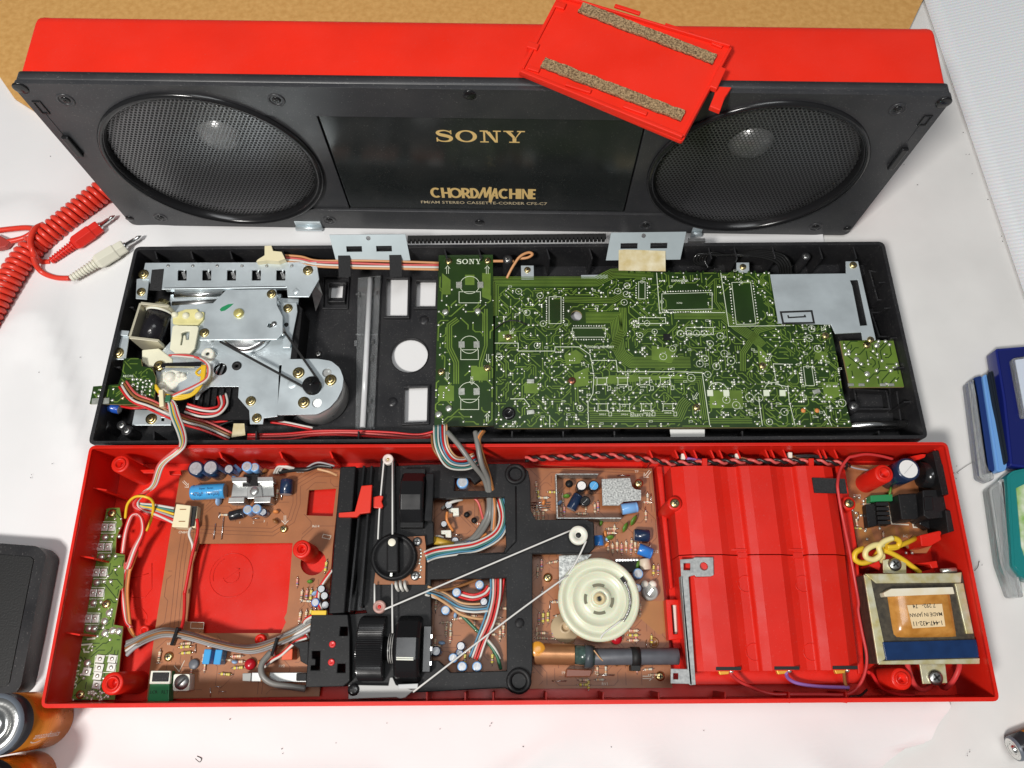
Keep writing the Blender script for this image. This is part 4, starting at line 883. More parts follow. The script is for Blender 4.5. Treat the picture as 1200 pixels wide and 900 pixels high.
# zinc ears that hold the board
for x, y in ((618, 317), (743.7, 316), (870.5, 313.5)):
    e = plate('mounting_ear', [(x-7.5, y-6), (x+7.5, y-6), (x+7.8, y+12), (x-7.2, y+12)], ZBd-1.8 if 0 else ZBd-2.0, 1.0, zinc, mid); screw(x, y-0.5, ZBd-2.0, e, SCREW, 0.9)
MB().obox(P(681, 325, ZBd-1), P(712, 324.5, ZBd-1), 3, 1.0).build('edge_clip', zinc, boardB)
for i in range(26): 
    x = 730+i*6.7
    MB().box(P(x, 319.2, ZBd-0.5), (1.2, 1.6, 1.8)).build('edge_tooth', pcb_g, boardB) if i % 3 else None
# shield plate and the small square board
sp_ = cc(KC, [(405, 185), (725, 181), (724, 130), (776, 130), (852, 462), (795, 462), (790, 430), (680, 436), (662, 397), (440, 392)])
sl1 = cc(KC, [(742, 210), (775, 208), (780, 232), (815, 400), (785, 402), (752, 235)])
shield = plate('shield_plate', sp_, ZBd+3, 0.9, zinc, mid, [sl1], 0.25)
q = cc(KC, [(450, 345), (580, 340), (590, 390), (460, 392)])
b = MB(); b.ribbon(PX(q, ZBd+3), 1.4, ZBd+3.06, closed=True); b.ribbon(PX(cc(KC, [(480, 358), (483, 368), (553, 364), (550, 356)]), ZBd+3), 1.1, ZBd+3.07); b.build('stamped_slot', rubber, shield, recalc=False)
screw(*KC(755, 147), ZBd+3, shield, SCREW, 1.0)
q = cc(KC, [(700, 466), (925, 464), (970, 660), (742, 662)]); pq = PX(q, 22); sqb = MB().prism(pq, 20.4, 22, m=1, top_m=0).build('square_circuit_board', [pcb_t, pcb_e], mid)
runs, ends = route(pq, 2.4, 21, (), (), 0.55, 3, 9)
b = MB()
for r_ in runs: b.ribbon(r_, 0.7, 22.06)
b.build('copper_runs', pcb_g, sqb, kind='stuff', recalc=False); b = MB(); joints(b, ends[::2], 22.05, 0.8, 1.5, 5)
for x, y in ((770, 545), (815, 605), (855, 485)): b.dome(P(*KC(x, y), 22), 2.0, 0.9, 12)
b.build('solder_joints', solder, sqb, kind='stuff'); screw(*KC(812, 484), 22, sqb, SCREW, 1.0); screw(*KC(828, 462), ZBd+3, shield, SCREW, 0.9)
for x in (745, 790, 880, 915): MB().box(P(*KC(x, 652), 22.6), (4, 2, 1.2)).build('solder_tab', solder, sqb, bevel=0.2)
# little green board by the solenoid
q = cc(K7, [(275, 200), (340, 196), (375, 204), (382, 246), (440, 256), (462, 312), (452, 442), (350, 470), (75, 466), (96, 364), (243, 352), (262, 300)])
gq = PX(q, 29); gb = MB().prism(gq, 27.4, 29, m=1, top_m=0).build('corner_circuit_board', [pcb_g, pcb_e], mid)
runs, ends = route(gq, 1.8, 31, (), (), 0.5, 2, 7)
b = MB()
for r_ in runs: b.ribbon(r_, 0.7, 29.06)
b.build('copper_runs', pcb_t, gb, kind='stuff', recalc=False); b = MB()
joints(b, [tuple(P(*K7(x+random.uniform(-8, 8), y+random.uniform(-8, 8)), 29)[:2]) for x in range(330, 440, 26) for y in range(325, 440, 22)]+[tuple(P(*K7(x, y), 29)[:2]) for x, y in ((140, 385), (170, 385), (215, 380), (130, 420), (160, 430), (265, 425), (310, 440), (210, 445), (105, 400), (320, 360), (270, 345))], 29.05, 0.7, 1.3, 2)
for x in (118, 165): b.box(P(*K7(x, 452), 29.7), (6, 4, 1.6), 0.1)
b.build('solder_joints', solder, gb, kind='stuff'); screw(*K7(270, 428), 29, gb, SCREW, 0.7)
b = MB(); c = P(*K7(300, 310), 29); b.text('REC/PB', 29.1, IDENT, c.x, c.y, 2.2); c = P(*K7(150, 385), 29); b.text('AUDIO', 29.1, IDENT, c.x, c.y-0.5, 1.8); b.build('printed_legend', silk, gb, recalc=False, kind='stuff')
MB().prism(PX(cc(K5, [(300, 400), (312, 440), (290, 570), (262, 570), (278, 420)]), 18), 16.4, 18).build('edge_circuit_board', pcb_t, mid)
cap_lying(K7(160, 478), K7(252, 500), 18, 3.2, gb, capm('royal', (0.02, 0.09, 0.45)))

# ------------------------------------------------------------------ wires in the black half
def w7(*p): q = K7(p[0], p[1]); return (q[0], q[1], p[2])
def w6(*p): q = K6(p[0], p[1]); return (q[0], q[1], p[2])
for dx, dz, c in ((0, 0, 'red'), (4, 1, 'white'), (-5, .5, 'pink')):
    wire([w7(545+dx, 182, 28), w7(640, 186+dx, 29), w7(720+dx, 200, 30), w7(772+dx, 240, 30+dz), w7(765+dx, 315, 30), w7(690, 365+dx, 31), w7(610, 400+dx, 32), w7(545, 425+dx, 32), w7(480, 415+dx, 31)], 0.85, mid, W[c])
for dx in (0, 9, -9): wire([w7(745+dx, 240, 28), w7(735+dx*.7, 330, 29), w7(690+dx, 400, 30), w7(630, 425+dx, 31), w7(560, 428+dx, 32), w7(500, 410+dx, 31), w7(462, 365+dx, 29)], 0.85, mid, W['yellow'])
wire([w7(740, 245, 27), w7(700, 280, 29), w7(720, 300, 29), w7(745, 270, 28)], 0.85, mid, W['yellow'])
bundle([w7(270, 350, 30), w7(330, 430, 33), w7(430, 470, 32), w7(540, 520, 30), w7(640, 565, 22), w7(760, 600, 18), w7(900, 660, 14)], 0.85, mid, ['red', 'white', 'brown', 'pink'], 1.1)
bundle([w7(640, 490, 27), w7(740, 515, 25), w7(820, 510, 24), w7(858, 470, 22), w7(850, 415, 18)], 0.85, mid, ['white', 'red', 'white', 'red'], 1.1)
bundle([w7(640, 540, 20), w7(760, 560, 16), w7(900, 550, 14), w7(1010, 545, 12)], 0.85, mid, ['red', 'pink', 'red'], 1.1)
wire([w7(780, 660, 12), w7(830, 600, 16), w7(920, 565, 14), w7(1020, 560, 12)], 0.7, mid, W['black'])
wire([w7(260, 480, 24), w7(330, 492, 26), w7(430, 486, 24), w7(540, 480, 24)], 0.85, mid, W['red']); wire([w7(250, 470, 23), w7(330, 485, 25), w7(440, 465, 26)], 0.85, mid, W['brown'])
bundle([w6(240, 888, 18), w6(420, 886, 16), w6(560, 870, 14), w6(720, 868, 15), w6(900, 880, 17), w6(1040, 890, 19), w6(1130, 868, 21)], 0.8, mid, ['red', 'pink', 'red'], 1.0)
bundle([w6(350, 815, 12), w6(420, 822, 12), w6(500, 840, 11), w6(545, 850, 9)], 0.75, mid, ['red', 'white'], 1.0); bundle([w6(0, 835, 14), w6(120, 800, 14), w6(250, 798, 12)], 0.75, mid, ['red', 'red', 'pink'], 1.1)
MB().prism(PX(cc(K6, [(175, 825), (225, 825), (230, 880), (165, 890)]), 17), 16.6, 17).build('tape_piece', tape_y, mid)
MB().box(P(*K7(505, 440), 33), (3, 12, 6), 0.2).build('cable_tie', cream, mid, bevel=0.5); MB().box(P(*K7(540, 440), 33), (3.4, 5, 4)).build('cable_tie_head', W['green'], mid, bevel=0.5)
# the flat cable that runs down into the red half
cols = ['white', 'teal', 'yellow', 'lgrey', 'red', 'white']
for k, c in enumerate(cols):
    o_ = (k-2.5)*1.35; X = crop(50, 510, 5)
    def x5(x, y, z): q = X(x, y); return (q[0], q[1], z)
    wire([w7(500+o_*4, 435, 32), w7(552+o_*5, 455, 33), w7(578+o_*7, 540, 36), w7(615+o_*6, 640, 42), (*K7(622+o_*4, 705), 46), x5(790+o_*3, 100, 46), x5(700+o_*3, 175, 42), x5(655+o_*3, 290, 30), x5(600+o_*3, 335, 24), x5(552+o_*2, 385, 20), x5(575, 418+o_*5, 17), x5(660, 436+o_*8, 17), x5(772, 472+o_*13, 17)], 0.8, mid, W[c], sub=7)
for dx, c in ((-6, 'pink'), (4, 'red')):
    wire([w7(520+dx, 440, 31), w7(600+dx, 600, 34), (*K7(612+dx, 705), 45), x5(770+dx, 95, 46), x5(685+dx, 175, 41), x5(640+dx, 300, 28), x5(560+dx, 365, 22), x5(545+dx, 420, 18), x5(640, 470+dx, 16), x5(770, 510+dx, 16)], 0.95, mid, W[c], sub=7)
# copper pair and straps along the back
bundle([(330, 303, 27), (352, 304, 28), (372, 309, 28), (420, 310, 27), (470, 311, 27), (514, 312, 26)], 0.9, mid, ['copper', 'white', 'pink', 'copper'], 1.0)
for x in (403, 463): 
    plate('tape_strap', [(x-7, 298), (x+7, 297), (x+8, 324), (x-6, 325)], 30, 0.4, tape_bk, mid, bevel=0)
wire([(578, 306, 27), (590, 306, 27), (602, 306, 27)], 1.0, mid, W['copper']); wire([(594, 326, 24), (600, 314, 28), (609, 301, 31), (619, 296, 31), (624, 298, 30), (618, 302, 29), (606, 303, 28)], 1.0, mid, W['copper'])
for k in range(5): wire([(836-k*1.5, 314, 16+k), (814+k*3, 308-k, 22), (818+k*4, 298-k*.5, 27), (842+k*2, 299, 27-k), (862, 298-k*.8+k, 27), (890, 294+k*1.8, 27), (915-k*2, 298+k*2.0, 26), (925-k*3, 308+k, 24), (927-k*3, 322, 18)], 0.95, mid, mat('gloss_black_lead', (0.012, 0.012, 0.012), 0.16))
# hinge plates
def quad_plate(name, c4, t, m, parent, holes=()):
    """flat plate through four points (3D), thickness t"""
    a, b_, c, d = [Vector(p) for p in c4]; ex = (b_-a).normalized(); n_ = ex.cross(d-a).normalized(); ey = n_.cross(ex)
    def fn(x, y, w_): return tuple(a+ex*x+ey*y+n_*w_)
    loc = [((p-a).dot(ex), (p-a).dot(ey)) for p in (a, b_, c, d)]
    return MB().prism(loc, -t/2, t/2, holes, fn).build(name, m, parent, bevel=0.2), fn
h1o, f1 = quad_plate('hinge_plate', [P(394, 306, 27), P(481, 305, 27), P(475, 274.5, 39), P(386, 275, 39)], 1.0, mat('dull_zinc', (0.40, 0.46, 0.48), 0.55, metal=0.4, var=0.06, scale=50), mid, [rect(8, 6.5, 19, 10.5), rect(29, 6.5, 40, 10.5), circle(24, 16, 1.6, 12)])
h2o, f2 = quad_plate('hinge_plate', [P(710, 305, 27), P(797, 304, 27), P(804, 271.5, 39), P(716, 272.5, 39)], 1.0, MATS['dull_zinc'], mid, [rect(10, 8, 22, 12), rect(31, 8, 43, 12), circle(26, 17, 1.6, 12)])
screw(437, 300, 28, h1o, SCREW_S, 0.8)
quad_plate('tape_piece', [P(725, 317, 25.5), P(780, 318, 25.5), P(780, 294, 32), P(725, 292, 32)], 0.25, tape_y, mid)
b = MB(); n = 50
for i in range(n): p0 = P(478+232*i/n, 281-2*i/n, 34); p1 = P(478+232*(i+0.72)/n, 281-2*i/n, 34); b.obox(p0, p1, 4.2, 3.4)
b.obox(P(478, 279.5, 34), P(710, 277, 34), 3, 3); b.build('ribbed_gasket', rubber, mid)
MB().obox(P(806, 282, 33), P(826, 282, 33), 2.4, 2.4).build('hinge_rod', steel, mid); MB().obox(P(340, 277, 33), P(386, 277, 33), 3.4, 1.2).build('hinge_rod', rubber, mid) if 0 else None
b = MB(); b.prism(PX(cc(K5, [(1100, 90), (1140, 88), (1150, 120), (1200, 125), (1220, 165), (1180, 180), (1110, 175), (1050, 182), (1060, 170), (1100, 145)]), 34), 29, 34); b.build('cream_clip', cream, mid, bevel=0.8)
# ================================================================== inside the red half
R1 = crop(50, 510, 5); R2 = crop(50, 660, 5); R3 = crop(200, 520, 5); R4 = crop(250, 660, 5); R5 = crop(400, 510, 5); R6 = crop(400, 660, 5)
R7 = crop(600, 520, 5); R8 = crop(600, 660, 5); R9 = crop(770, 520, 5); R10 = crop(780, 660, 5); R11 = crop(960, 510, 5); R12 = crop(960, 650, 5)
def k3(k, x, y, z): q = k(x, y); return (q[0], q[1], z)
# posts, rings, ribs
for k, x, y, z, r in ((R1, 453, 168, 37, 5.6), (R2, 408, 705, 37, 6.2), (R3, 767, 617, 30, 5.6), (R11, 380, 225, 38, 5.8), (R12, 483, 728, 36, 6.0)):
    boss(*k(x, y), ZRF, z, r, r*0.42, rear, red_in)
    p = P(*k(x, y), z); MB().lathe((p.x, p.y, z), [(r*0.66, -0.02), (r*0.66, 0.7), (r*0.44, 0.7), (r*0.44, -2)], 20).build('post_collar', red_in, rear)
for k, x, y in ((R2, 592, 395), (R4, 272, 447)): boss(*k(x, y), ZRF, 13, 3.2, 1.3, rear, red_in, 'locating_post')
for x in (500, 545, 578, 640, 707, 772, 850, 925, 992): wall_rib(x, 824, x, 811, ZRF, ZR-12, rear, red_in)
for y in (570, 650, 740): 
    a = P(103-(y-560)*0.185, y, ZR-8); b_ = P(122-(y-560)*0.185, y+4, ZR-8); MB().obox(Vector((a.x, a.y, 18)), Vector((b_.x+2, b_.y, 18)), 1.0, 30).build('rib', red_in, rear, bevel=0.2)
for x in (255, 326, 385, 760, 790, 800, 812, 832, 842, 863, 896, 903, 917, 958, 964, 977, 1095): wall_rib(x, 525, x+5, 537, ZRF, ZR-9, rear, red_in)
for q in ((R3, [(905, 35), (1110, 48), (1115, 62), (920, 60)]), (R1, [(570, 203), (650, 200), (660, 222), (590, 222)]), (R1, [(740, 210), (808, 208), (812, 232), (745, 232)]), (R9, [(695, 30), (900, 22), (905, 34), (700, 42)])):
    plate('ledge', cc(*q), 24, 2, red_in, rear)
for y in (690, 745): wall_rib(1137+(y-690)*.2, y, 1124+(y-690)*.2, y, ZRF, ZR-14, rear, red_in)
# mould mark on the floor
c = P(*R3(355, 770), ZRF); b = MB()
for r, a0, a1 in ((13.8, 0, 360), (5.2, 200, 380), (11.6, 120, 200)):
    pts = [(c.x+r*math.cos(math.radians(a0+(a1-a0)*i/40)), c.y+r*math.sin(math.radians(a0+(a1-a0)*i/40))) for i in range(41)]
    b.tube([(x, y, ZRF+0.1) for x, y in pts], 0.28, 5, smooth=False)
b.obox((c.x-4.5, c.y-3, ZRF+0.2), (c.x+5, c.y+4, ZRF+0.2), 0.6, 0.4); b.obox((c.x+5, c.y+4, ZRF+0.2), (c.x+2.4, c.y+4.2, ZRF+0.2), 0.6, 0.4); b.build('mould_mark', red_in, rear)
b = MB()
for pts in ([(510, 200), (600, 200), (640, 150), (640, 0)], [(500, 300), (530, 265), (580, 262), (610, 300), (610, 350)], [(510, 90), (620, 60)]): b.tube([P(*R2(*p), ZRF+0.05) for p in pts], 0.3, 5, smooth=False)
b.build('floor_contour', red_in, rear)

# ------------------------------------------------------------------ green switch board along the left wall
ZG = 14.0
gq = [(125, 596), (131, 595), (140, 595), (143, 614), (136, 630), (135, 648), (146, 650), (144, 688), (140, 692), (133, 732), (144, 734), (139, 786), (134, 820), (79, 820), (80, 802), (91, 742), (99, 664), (105, 648), (110, 618), (122, 612)]
gp = PX(gq, ZG); swb = MB().prism(gp, ZG-1.6, ZG, m=1, top_m=0).build('switch_board', [pcb_t, pcb_e], rear)
runs, ends = route(gp, 2.0, 41, (), [(*P(*k(x, y), ZG)[:2], 7) for k, x, y in ((R1, 367, 540), (R1, 345, 655), (R1, 318, 805), (R2, 300, 175), (R2, 272, 325))], 0.6, 3, 8)
b = MB()
for r_ in runs: b.ribbon(r_, 0.55, ZG+0.06)
b.build('copper_runs', pcb_g, swb, kind='stuff', recalc=False)
b = MB(); js = MB(); pk = MB()
joints(js, ends[::4], ZG+.05, 0.7, 1.1, 6)
for k, x, y in ((R1, 367, 540), (R1, 345, 655), (R1, 318, 805), (R2, 300, 175), (R2, 272, 325)):
    b.ribbon(PX(cc(k, [(x-62, y-34), (x+64, y-32), (x+58, y+34), (x-66, y+34)]), ZG), 0.45, ZG+0.16, closed=True)
    for i in (-1, 0, 1):
        q = P(*k(x+i*42, y), ZG); pk.box((q.x, q.y, ZG+0.5), (4.0, 4.9, 1.0)); js.dome((q.x-0.4, q.y+0.2, ZG+1.0), 1.2, 0.5, 8)
    js.dome(P(*k(x-2, y+58), ZG), 2.2, 0.9, 12)
    for dx in (-18, 22): js.dome(P(*k(x+dx+60, y+52), ZG), 1.3, 0.8, 8)
for x, y in ((340, 560), (410, 560), (335, 612), (405, 610), (325, 660), (320, 712), (262, 635)): q = P(*R2(x, y), ZG); pk.box((q.x, q.y, ZG+0.5), (5, 4.6, 1.0), -0.1); js.dome((q.x, q.y, ZG+1), 1.3, 0.6, 8)
for x, y in ((262, 585), (410, 395), (445, 398), (362, 340), (300, 385), (390, 290), (365, 410)): js.dome(P(*R2(x, y), ZG), 2.3, 1.0, 12)
joints(js, [tuple(P(*R2(random.uniform(255, 390), random.uniform(750, 800)), ZG)[:2]) for _ in range(22)], ZG+.05, 0.7, 1.2, 3)
pk.build('switch_terminal', mat('tinned_terminal', (0.72, 0.72, 0.68), 0.35, metal=0.6), swb, bevel=0.2, kind='stuff'); js.build('solder_joints', solder, swb, kind='stuff')
b.ribbon(PX(cc(R2, [(310, 545), (440, 540), (425, 640), (300, 640)]), ZG), 0.4, ZG+0.16, closed=True)
q = P(*R2(196, 735), ZG); sony(b, lambda x, y, z: (q.x-(y-q.y), q.y+(x-q.x), z), ZG+0.16, q.x, q.y, 3.6, 15)
for k, x, y, t in ((R2, 290, 262, 'S803'), (R2, 350, 118, 'S802'), (R1, 375, 488, '3')): c = P(*k(x, y), ZG); b.text(t, ZG+0.16, IDENT, c.x, c.y, 2.4)
for q_ in ([(260, 445), (310, 440)], [(210, 480), (285, 475), (265, 505)], [(240, 500), (245, 520), (275, 520)]): b.ribbon(PX(cc(R2, q_), ZG), 1.0, ZG+0.18)
b.build('printed_legend', silk, swb, recalc=False, kind='stuff')
for k, x, y in ((R1, 408, 458), (R2, 375, 240), (R2, 222, 770)): screw(*k(x, y), ZG, swb, SCREW, 1.0)

# ------------------------------------------------------------------ brown amplifier board
ZL = 9.0
hL = [PX([(233, 637), (343, 636), (338, 700), (336, 718), (333, 724), (335, 729), (329, 742), (238, 742), (238, 731), (219, 728), (226, 660)], ZL), PX([(362, 574), (394, 572), (390, 605), (359, 604)], ZL), circle(*P(367, 659, ZL)[:2], 8.2, 24)]
lo = PX([(212, 551), (400, 549), (390, 640), (382, 745), (374, 816), (172, 819), (175, 788), (183, 730), (194, 660), (200, 622)], ZL)
amp = MB().prism(lo, ZL-1.6, ZL, hL, m=1, top_m=0).build('amplifier_board', [pcb_b, pcb_e], rear)
def brown_runs(poly, z, pitch, seed, buses, holes, keepout, parent, fill=0.5, w_=0.32):
    runs, ends = route(poly, pitch, seed, buses, holes, fill, 5, 26)
    b = MB()
    for r_ in runs:
        if any(inside(p, h) for p in r_ for h in keepout): continue
        b.ribbon(r_, w_, z+0.05)
    b.build('copper_runs', pcb_bt, parent, kind='stuff', recalc=False); return ends
buses = [(PX([(213, 622), (207, 660), (199, 735)], ZL), 5, 2.6), (PX([(228, 610), (262, 612), (270, 622), (330, 624), (360, 595), (358, 572), (372, 560), (396, 560)], ZL), 3, 2.2) if 0 else (PX([(224, 624), (262, 626), (320, 628), (345, 612), (352, 590), (352, 570), (372, 558), (396, 558)], ZL), 3, 2.4), (PX([(345, 732), (350, 700), (352, 672), (376, 668)], ZL), 3, 1.8)]
ks = [offset(h, -1.0) for h in hL]
hole_c = [(*P(x, y, ZL)[:2], r) for x, y, r in ((285, 690, 26), (260, 690, 26), (310, 690, 26), (250, 660, 14), (330, 660, 14), (378, 590, 13), (367, 659, 10))]
brown_runs(lo, ZL, 2.6, 51, buses, hole_c, ks, amp, 0.42)
# standing and lying capacitors, heat sink, connector
for x, y, r, h, s_ in ((229, 548.6, 5.0, 17, sl_navy), (246.4, 547.6, 5.0, 17, sl_navy), (268, 549.5, 3.2, 13, sl_navy), (289, 546.5, 3.4, 13, sl_lblue), (298, 547.5, 3.0, 12, sl_lblue), (290, 597, 3.0, 10, sl_lblue), (300.5, 596, 3.0, 10, sl_lblue), (308, 600, 2.6, 7, sl_navy)):
    ecap(x, y, ZL, r, h, amp, s_)
c1 = cap_lying(R3(322, 276), R3(124, 287), ZL+0.4, 5.0, amp, sl_sky)
a_ = P(*R3(124, 287), ZL+5.4); b2_ = P(*R3(322, 276), ZL+5.4); dx_ = (b2_-a_).normalized(); dn_ = Vector((-dx_.y, dx_.x, 0)); mid_ = (a_+b2_)/2
def capfn(x, y, w_): t = y/5.06; return tuple(mid_+dx_*x+dn_*(5.06*math.sin(t))+Vector((0, 0, 5.06*math.cos(t)+w_)))
b = MB(); b.text('470µF  16V(33)', 0.03, capfn, 0, -3.4, 3.4, 0.8, 0.02); b.text('Super  Seven', 0.03, capfn, 0, 0.6, 2.2, 0.8); b.build('print', mat('dark_blue_print', (0.01, 0.03, 0.12), 0.4), c1, recalc=False)
cap_lying(R3(345, 425), R3(425, 408), ZL, 3.2, amp, sl_black); cap_lying(R3(684, 210), R3(676, 298), ZL, 4.2, amp, sl_navy); cap_lying(R3(352, 185), R3(400, 135), ZL, 3.2, amp, sl_lblue)
disc_cap(*R3(283, 335), ZL, 3.2, 80, amp, mat('pale_blue_epoxy', (0.30, 0.46, 0.68), 0.35)); disc_cap(*R3(550, 160), ZL, 2.4, 30, amp, W['brown'])
hs_ = MB(); hp = [R3(*p) for p in ((365, 232), (602, 228), (606, 312), (352, 318))]
hs_.prism(PX(hp, 17), 15.6, 17); hs_.prism(PX(cc(R3, [(350, 196), (445, 194), (446, 224), (360, 226)]), 23), 15.6, 23); hs_.prism(PX(cc(R3, [(508, 194), (598, 192), (602, 222), (508, 226)]), 23), 15.6, 23)
hs_.prism(PX(cc(R3, [(340, 314), (432, 312), (430, 345), (335, 346)]), 20), 10, 20); hs_.prism(PX(cc(R3, [(488, 312), (588, 308), (584, 344), (488, 346)]), 20), 10, 20); hs_.prism(PX(cc(R3, [(450, 250), (530, 246), (540, 318), (448, 322)]), 18.2), 16.8, 18.2)
hso = hs_.build('heat_sink', heat, amp, bevel=0.35)
MB().dome(P(*R3(490, 278), 18.2), 3.0, 1.0, 18).build('rivet', heat, hso); MB().box(P(*R3(480, 222), 14), (10, 8, 8)).build('amplifier_chip', black_mt, amp, bevel=0.3)
cn = MB().prism(PX(cc(R3, [(32, 352), (118, 362), (102, 492), (5, 487)]), 19), ZL, 19).build('cable_connector', cream, amp, bevel=0.5)
MB().prism(PX(cc(R3, [(119, 364), (158, 366), (146, 492), (104, 492)]), 15), ZL, 15).build('connector_side', cream, cn, bevel=0.3)
for i in range(5): MB().box(P(*R3(133-i*3.4, 380+i*23), 15.2), (4.4, 2.6, 2)).build('contact_slot', rubber, cn)
for x, y in ((72, 385), (66, 455)): MB().box(P(*R3(x, y), 19.1), (4, 0.5, 0.4)).build('latch_slot', W['brown'], cn)
for p, q in (((262, 470), (250, 560)), ((310, 430), (297, 560)), ((655, 260), (648, 330))): MB().tube([P(*R3(*p), ZL), P(*R3(*p), ZL+0.9), P(*R3(*q), ZL+0.9), P(*R3(*q), ZL)], 0.3, 5, smooth=False).build('jumper_wire', steel, amp)
for k, x, y, a, kd in ((R3, 627, 295, 88, 0), (R3, 912, 720, 85, 2), (R4, 520, 190, 88, 0), (R4, 550, 185, 88, 3), (R4, 575, 185, 88, 2), (R4, 605, 185, 88, 1), (R4, 510, 315, 86, 1), (R4, 545, 310, 86, 0), (R4, 572, 300, 86, 2), (R2, 838, 490, 4, 2), (R2, 845, 525, 4, 2), (R4, 150, 577, 2, 0), (R4, 150, 612, 4, 2), (R4, 75, 650, -4, 2), (R2, 688, 545, 88, 0), (R2, 845, 470, 3, 0), (R4, 140, 545, 2, 1), (R4, 595, 300, 86, 3)):
    resistor(*k(x, y), ZL, a, amp, kd)
for x, y in ((975, 548), (1040, 550)): q = P(*R2(x, y), ZL+5); MB().box((q.x, q.y, ZL+4.6), (4.4, 8.6, 9), -0.05).build('film_capacitor', sl_sky, amp, bevel=0.6)
for x, y in ((632, 150), (655, 245), (650, 190)): ecap(*R4(x, y), ZL, 2.6, 9, amp, sl_black)
screw(*R3(665, 500), ZL, amp, SCREW, 1.0); screw(*R2(740, 548), ZL, amp, SCREW, 1.1)
q = P(*R2(890, 592), ZL); MB().lathe(q, [(3.0, 0), (3.0, 1.6), (2.4, 2.0), (0.1, 2.0)], 18).build('trimmer', mat('slate_trimmer', (0.12, 0.13, 0.15), 0.4), amp)
MB().dome(P(*R4(215, 592), ZL+2), 3.4, 2.4, 18).build('red_capacitor', mat('red_epoxy', (0.45, 0.01, 0.02), 0.25), amp)
sw = MB().prism(PX(cc(R2, [(640, 632), (750, 632), (742, 700), (738, 812), (612, 812), (628, 700)]), 16), ZL, 16).build('slide_switch', mat('green_nylon', (0.02, 0.24, 0.08), 0.4), amp, bevel=0.5)
MB().prism(PX(cc(R2, [(634, 630), (750, 630), (744, 708), (624, 708)]), 18), 15.5, 18).build('white_bezel', white_p, sw, bevel=0.4); MB().prism(PX(cc(R2, [(644, 640), (740, 640), (734, 694), (638, 694)]), 18.6), 17.5, 18.6).build('black_slider', black_mt, sw, bevel=0.3)
q = P(*R2(682, 707), 18); b = MB(); b.text('LCR   RLT', 16.2, IDENT, q.x, q.y-5.4, 2.6); b.build('print', rubber, sw, recalc=False)
tr = MB().prism(rounded(PX(cc(R2, [(768, 650), (862, 650), (858, 748), (762, 748)]), 17), 1.2), ZL, 17).build('trimmer_pot', white_p, amp, bevel=0.4)
q = P(*R2(815, 697), 17); MB().lathe(q, [(4.4, 0), (4.2, 0.8), (0.1, 0.8)], 20).build('pot_dial', steel_dk, tr); MB().box((q.x, q.y, 18), (6, 1.1, 0.5), 0.8).build('pot_slot', rubber, tr)
b = MB()
for k, pts in ((R3, [(665, 420), (665, 462)]), (R3, [(675, 420), (675, 462)]), (R3, [(650, 450), (670, 472), (690, 450)]), (R3, [(70, 222), (98, 250)]), (R3, [(78, 216), (104, 244)]), (R3, [(82, 254), (104, 256), (104, 232)]), (R2, [(668, 585), (690, 585)]), (R2, [(770, 600), (800, 635), (832, 570)])): b.ribbon(PX(cc(k, pts), ZL), 0.35, ZL+0.13)
for k, x, y, t in ((R3, 850, 490, 'R614'), (R3, 405, 468, '1'), (R3, 485, 468, '2'), (R3, 548, 460, '3'), (R3, 75, 525, 'CN601'), (R2, 745, 480, 'VR3'), (R4, 400, 610, 'RV2')): c = P(*k(x, y), ZL); b.text(t, ZL+0.12, IDENT, c.x, c.y, 2.2)
for k, pts in ((R2, [(870, 345), (945, 348), (942, 385), (866, 380)]), (R3, [(895, 530), (940, 540), (932, 560), (888, 550)])): b.ribbon(PX(cc(k, pts), ZL), 0.35, ZL+0.13, closed=True)
b.build('printed_legend', mat('white_print_brown', (0.72, 0.66, 0.55), 0.5), amp, recalc=False, kind='stuff')
sp0 = MB().prism(PX(cc(R4, [(225, 640), (545, 640), (545, 697), (222, 693)]), 18), ZL, 18).build('slide_potentiometer', heat, amp, bevel=0.3)
MB().prism(PX(cc(R4, [(170, 645), (222, 642), (218, 692), (170, 690)]), 17.5), ZL, 17.5).build('end_block', mat('grey_nylon', (0.35, 0.36, 0.34), 0.4), sp0, bevel=0.4); MB().prism(PX(cc(R4, [(485, 645), (548, 642), (546, 690), (484, 690)]), 19), 15, 19).build('slider_block', black_gl, sp0, bevel=0.5)
MB().prism(PX(cc(R4, [(275, 640), (330, 640), (326, 695), (275, 693)]), 19), 15, 19).build('slider_block', W['brown'], sp0, bevel=0.4)
MB().prism(PX(cc(R4, [(405, 510), (465, 500), (462, 565), (398, 568)]), 20), ZL, 20).build('orange_connector', mat('orange_nylon', (0.72, 0.10, 0.03), 0.4), amp, bevel=0.4)

# ------------------------------------------------------------------ right (tuner) board
ZT = 9.0
to = PX([(498, 548), (764, 549), (772, 640), (778, 698), (784, 756), (788, 806), (498, 808)], ZT)
tun = MB().prism(to, ZT-1.6, ZT, m=1, top_m=0).build('tuner_board', [pcb_b, pcb_e], rear)
brown_runs(to, ZT, 2.4, 61, [(PX([(625, 548), (760, 556), (764, 600)], ZT), 2, 2.0)], [(*P(702, 703, ZT)[:2], 24)], (), tun, 0.4)
MB().flat(PX(cc(R8, [(758, 222), (888, 222), (908, 400), (860, 420), (760, 330), (730, 320)]), ZT), ZT+0.07).build('bare_patch', pcb_bc, tun)
b = MB(); hgt = 12
for p, q in ((R7(257, 178), R7(505, 178)), (R7(257, 178), R7(266, 436)), (R7(266, 436), R7(640, 436))):
    a = P(*p, ZT+hgt); c = P(*q, ZT+hgt); b.obox(Vector((a.x, a.y, ZT+hgt/2)), Vector((c.x, c.y, ZT+hgt/2)), 0.6, hgt)
can = b.build('tuner_shield', galv, tun)
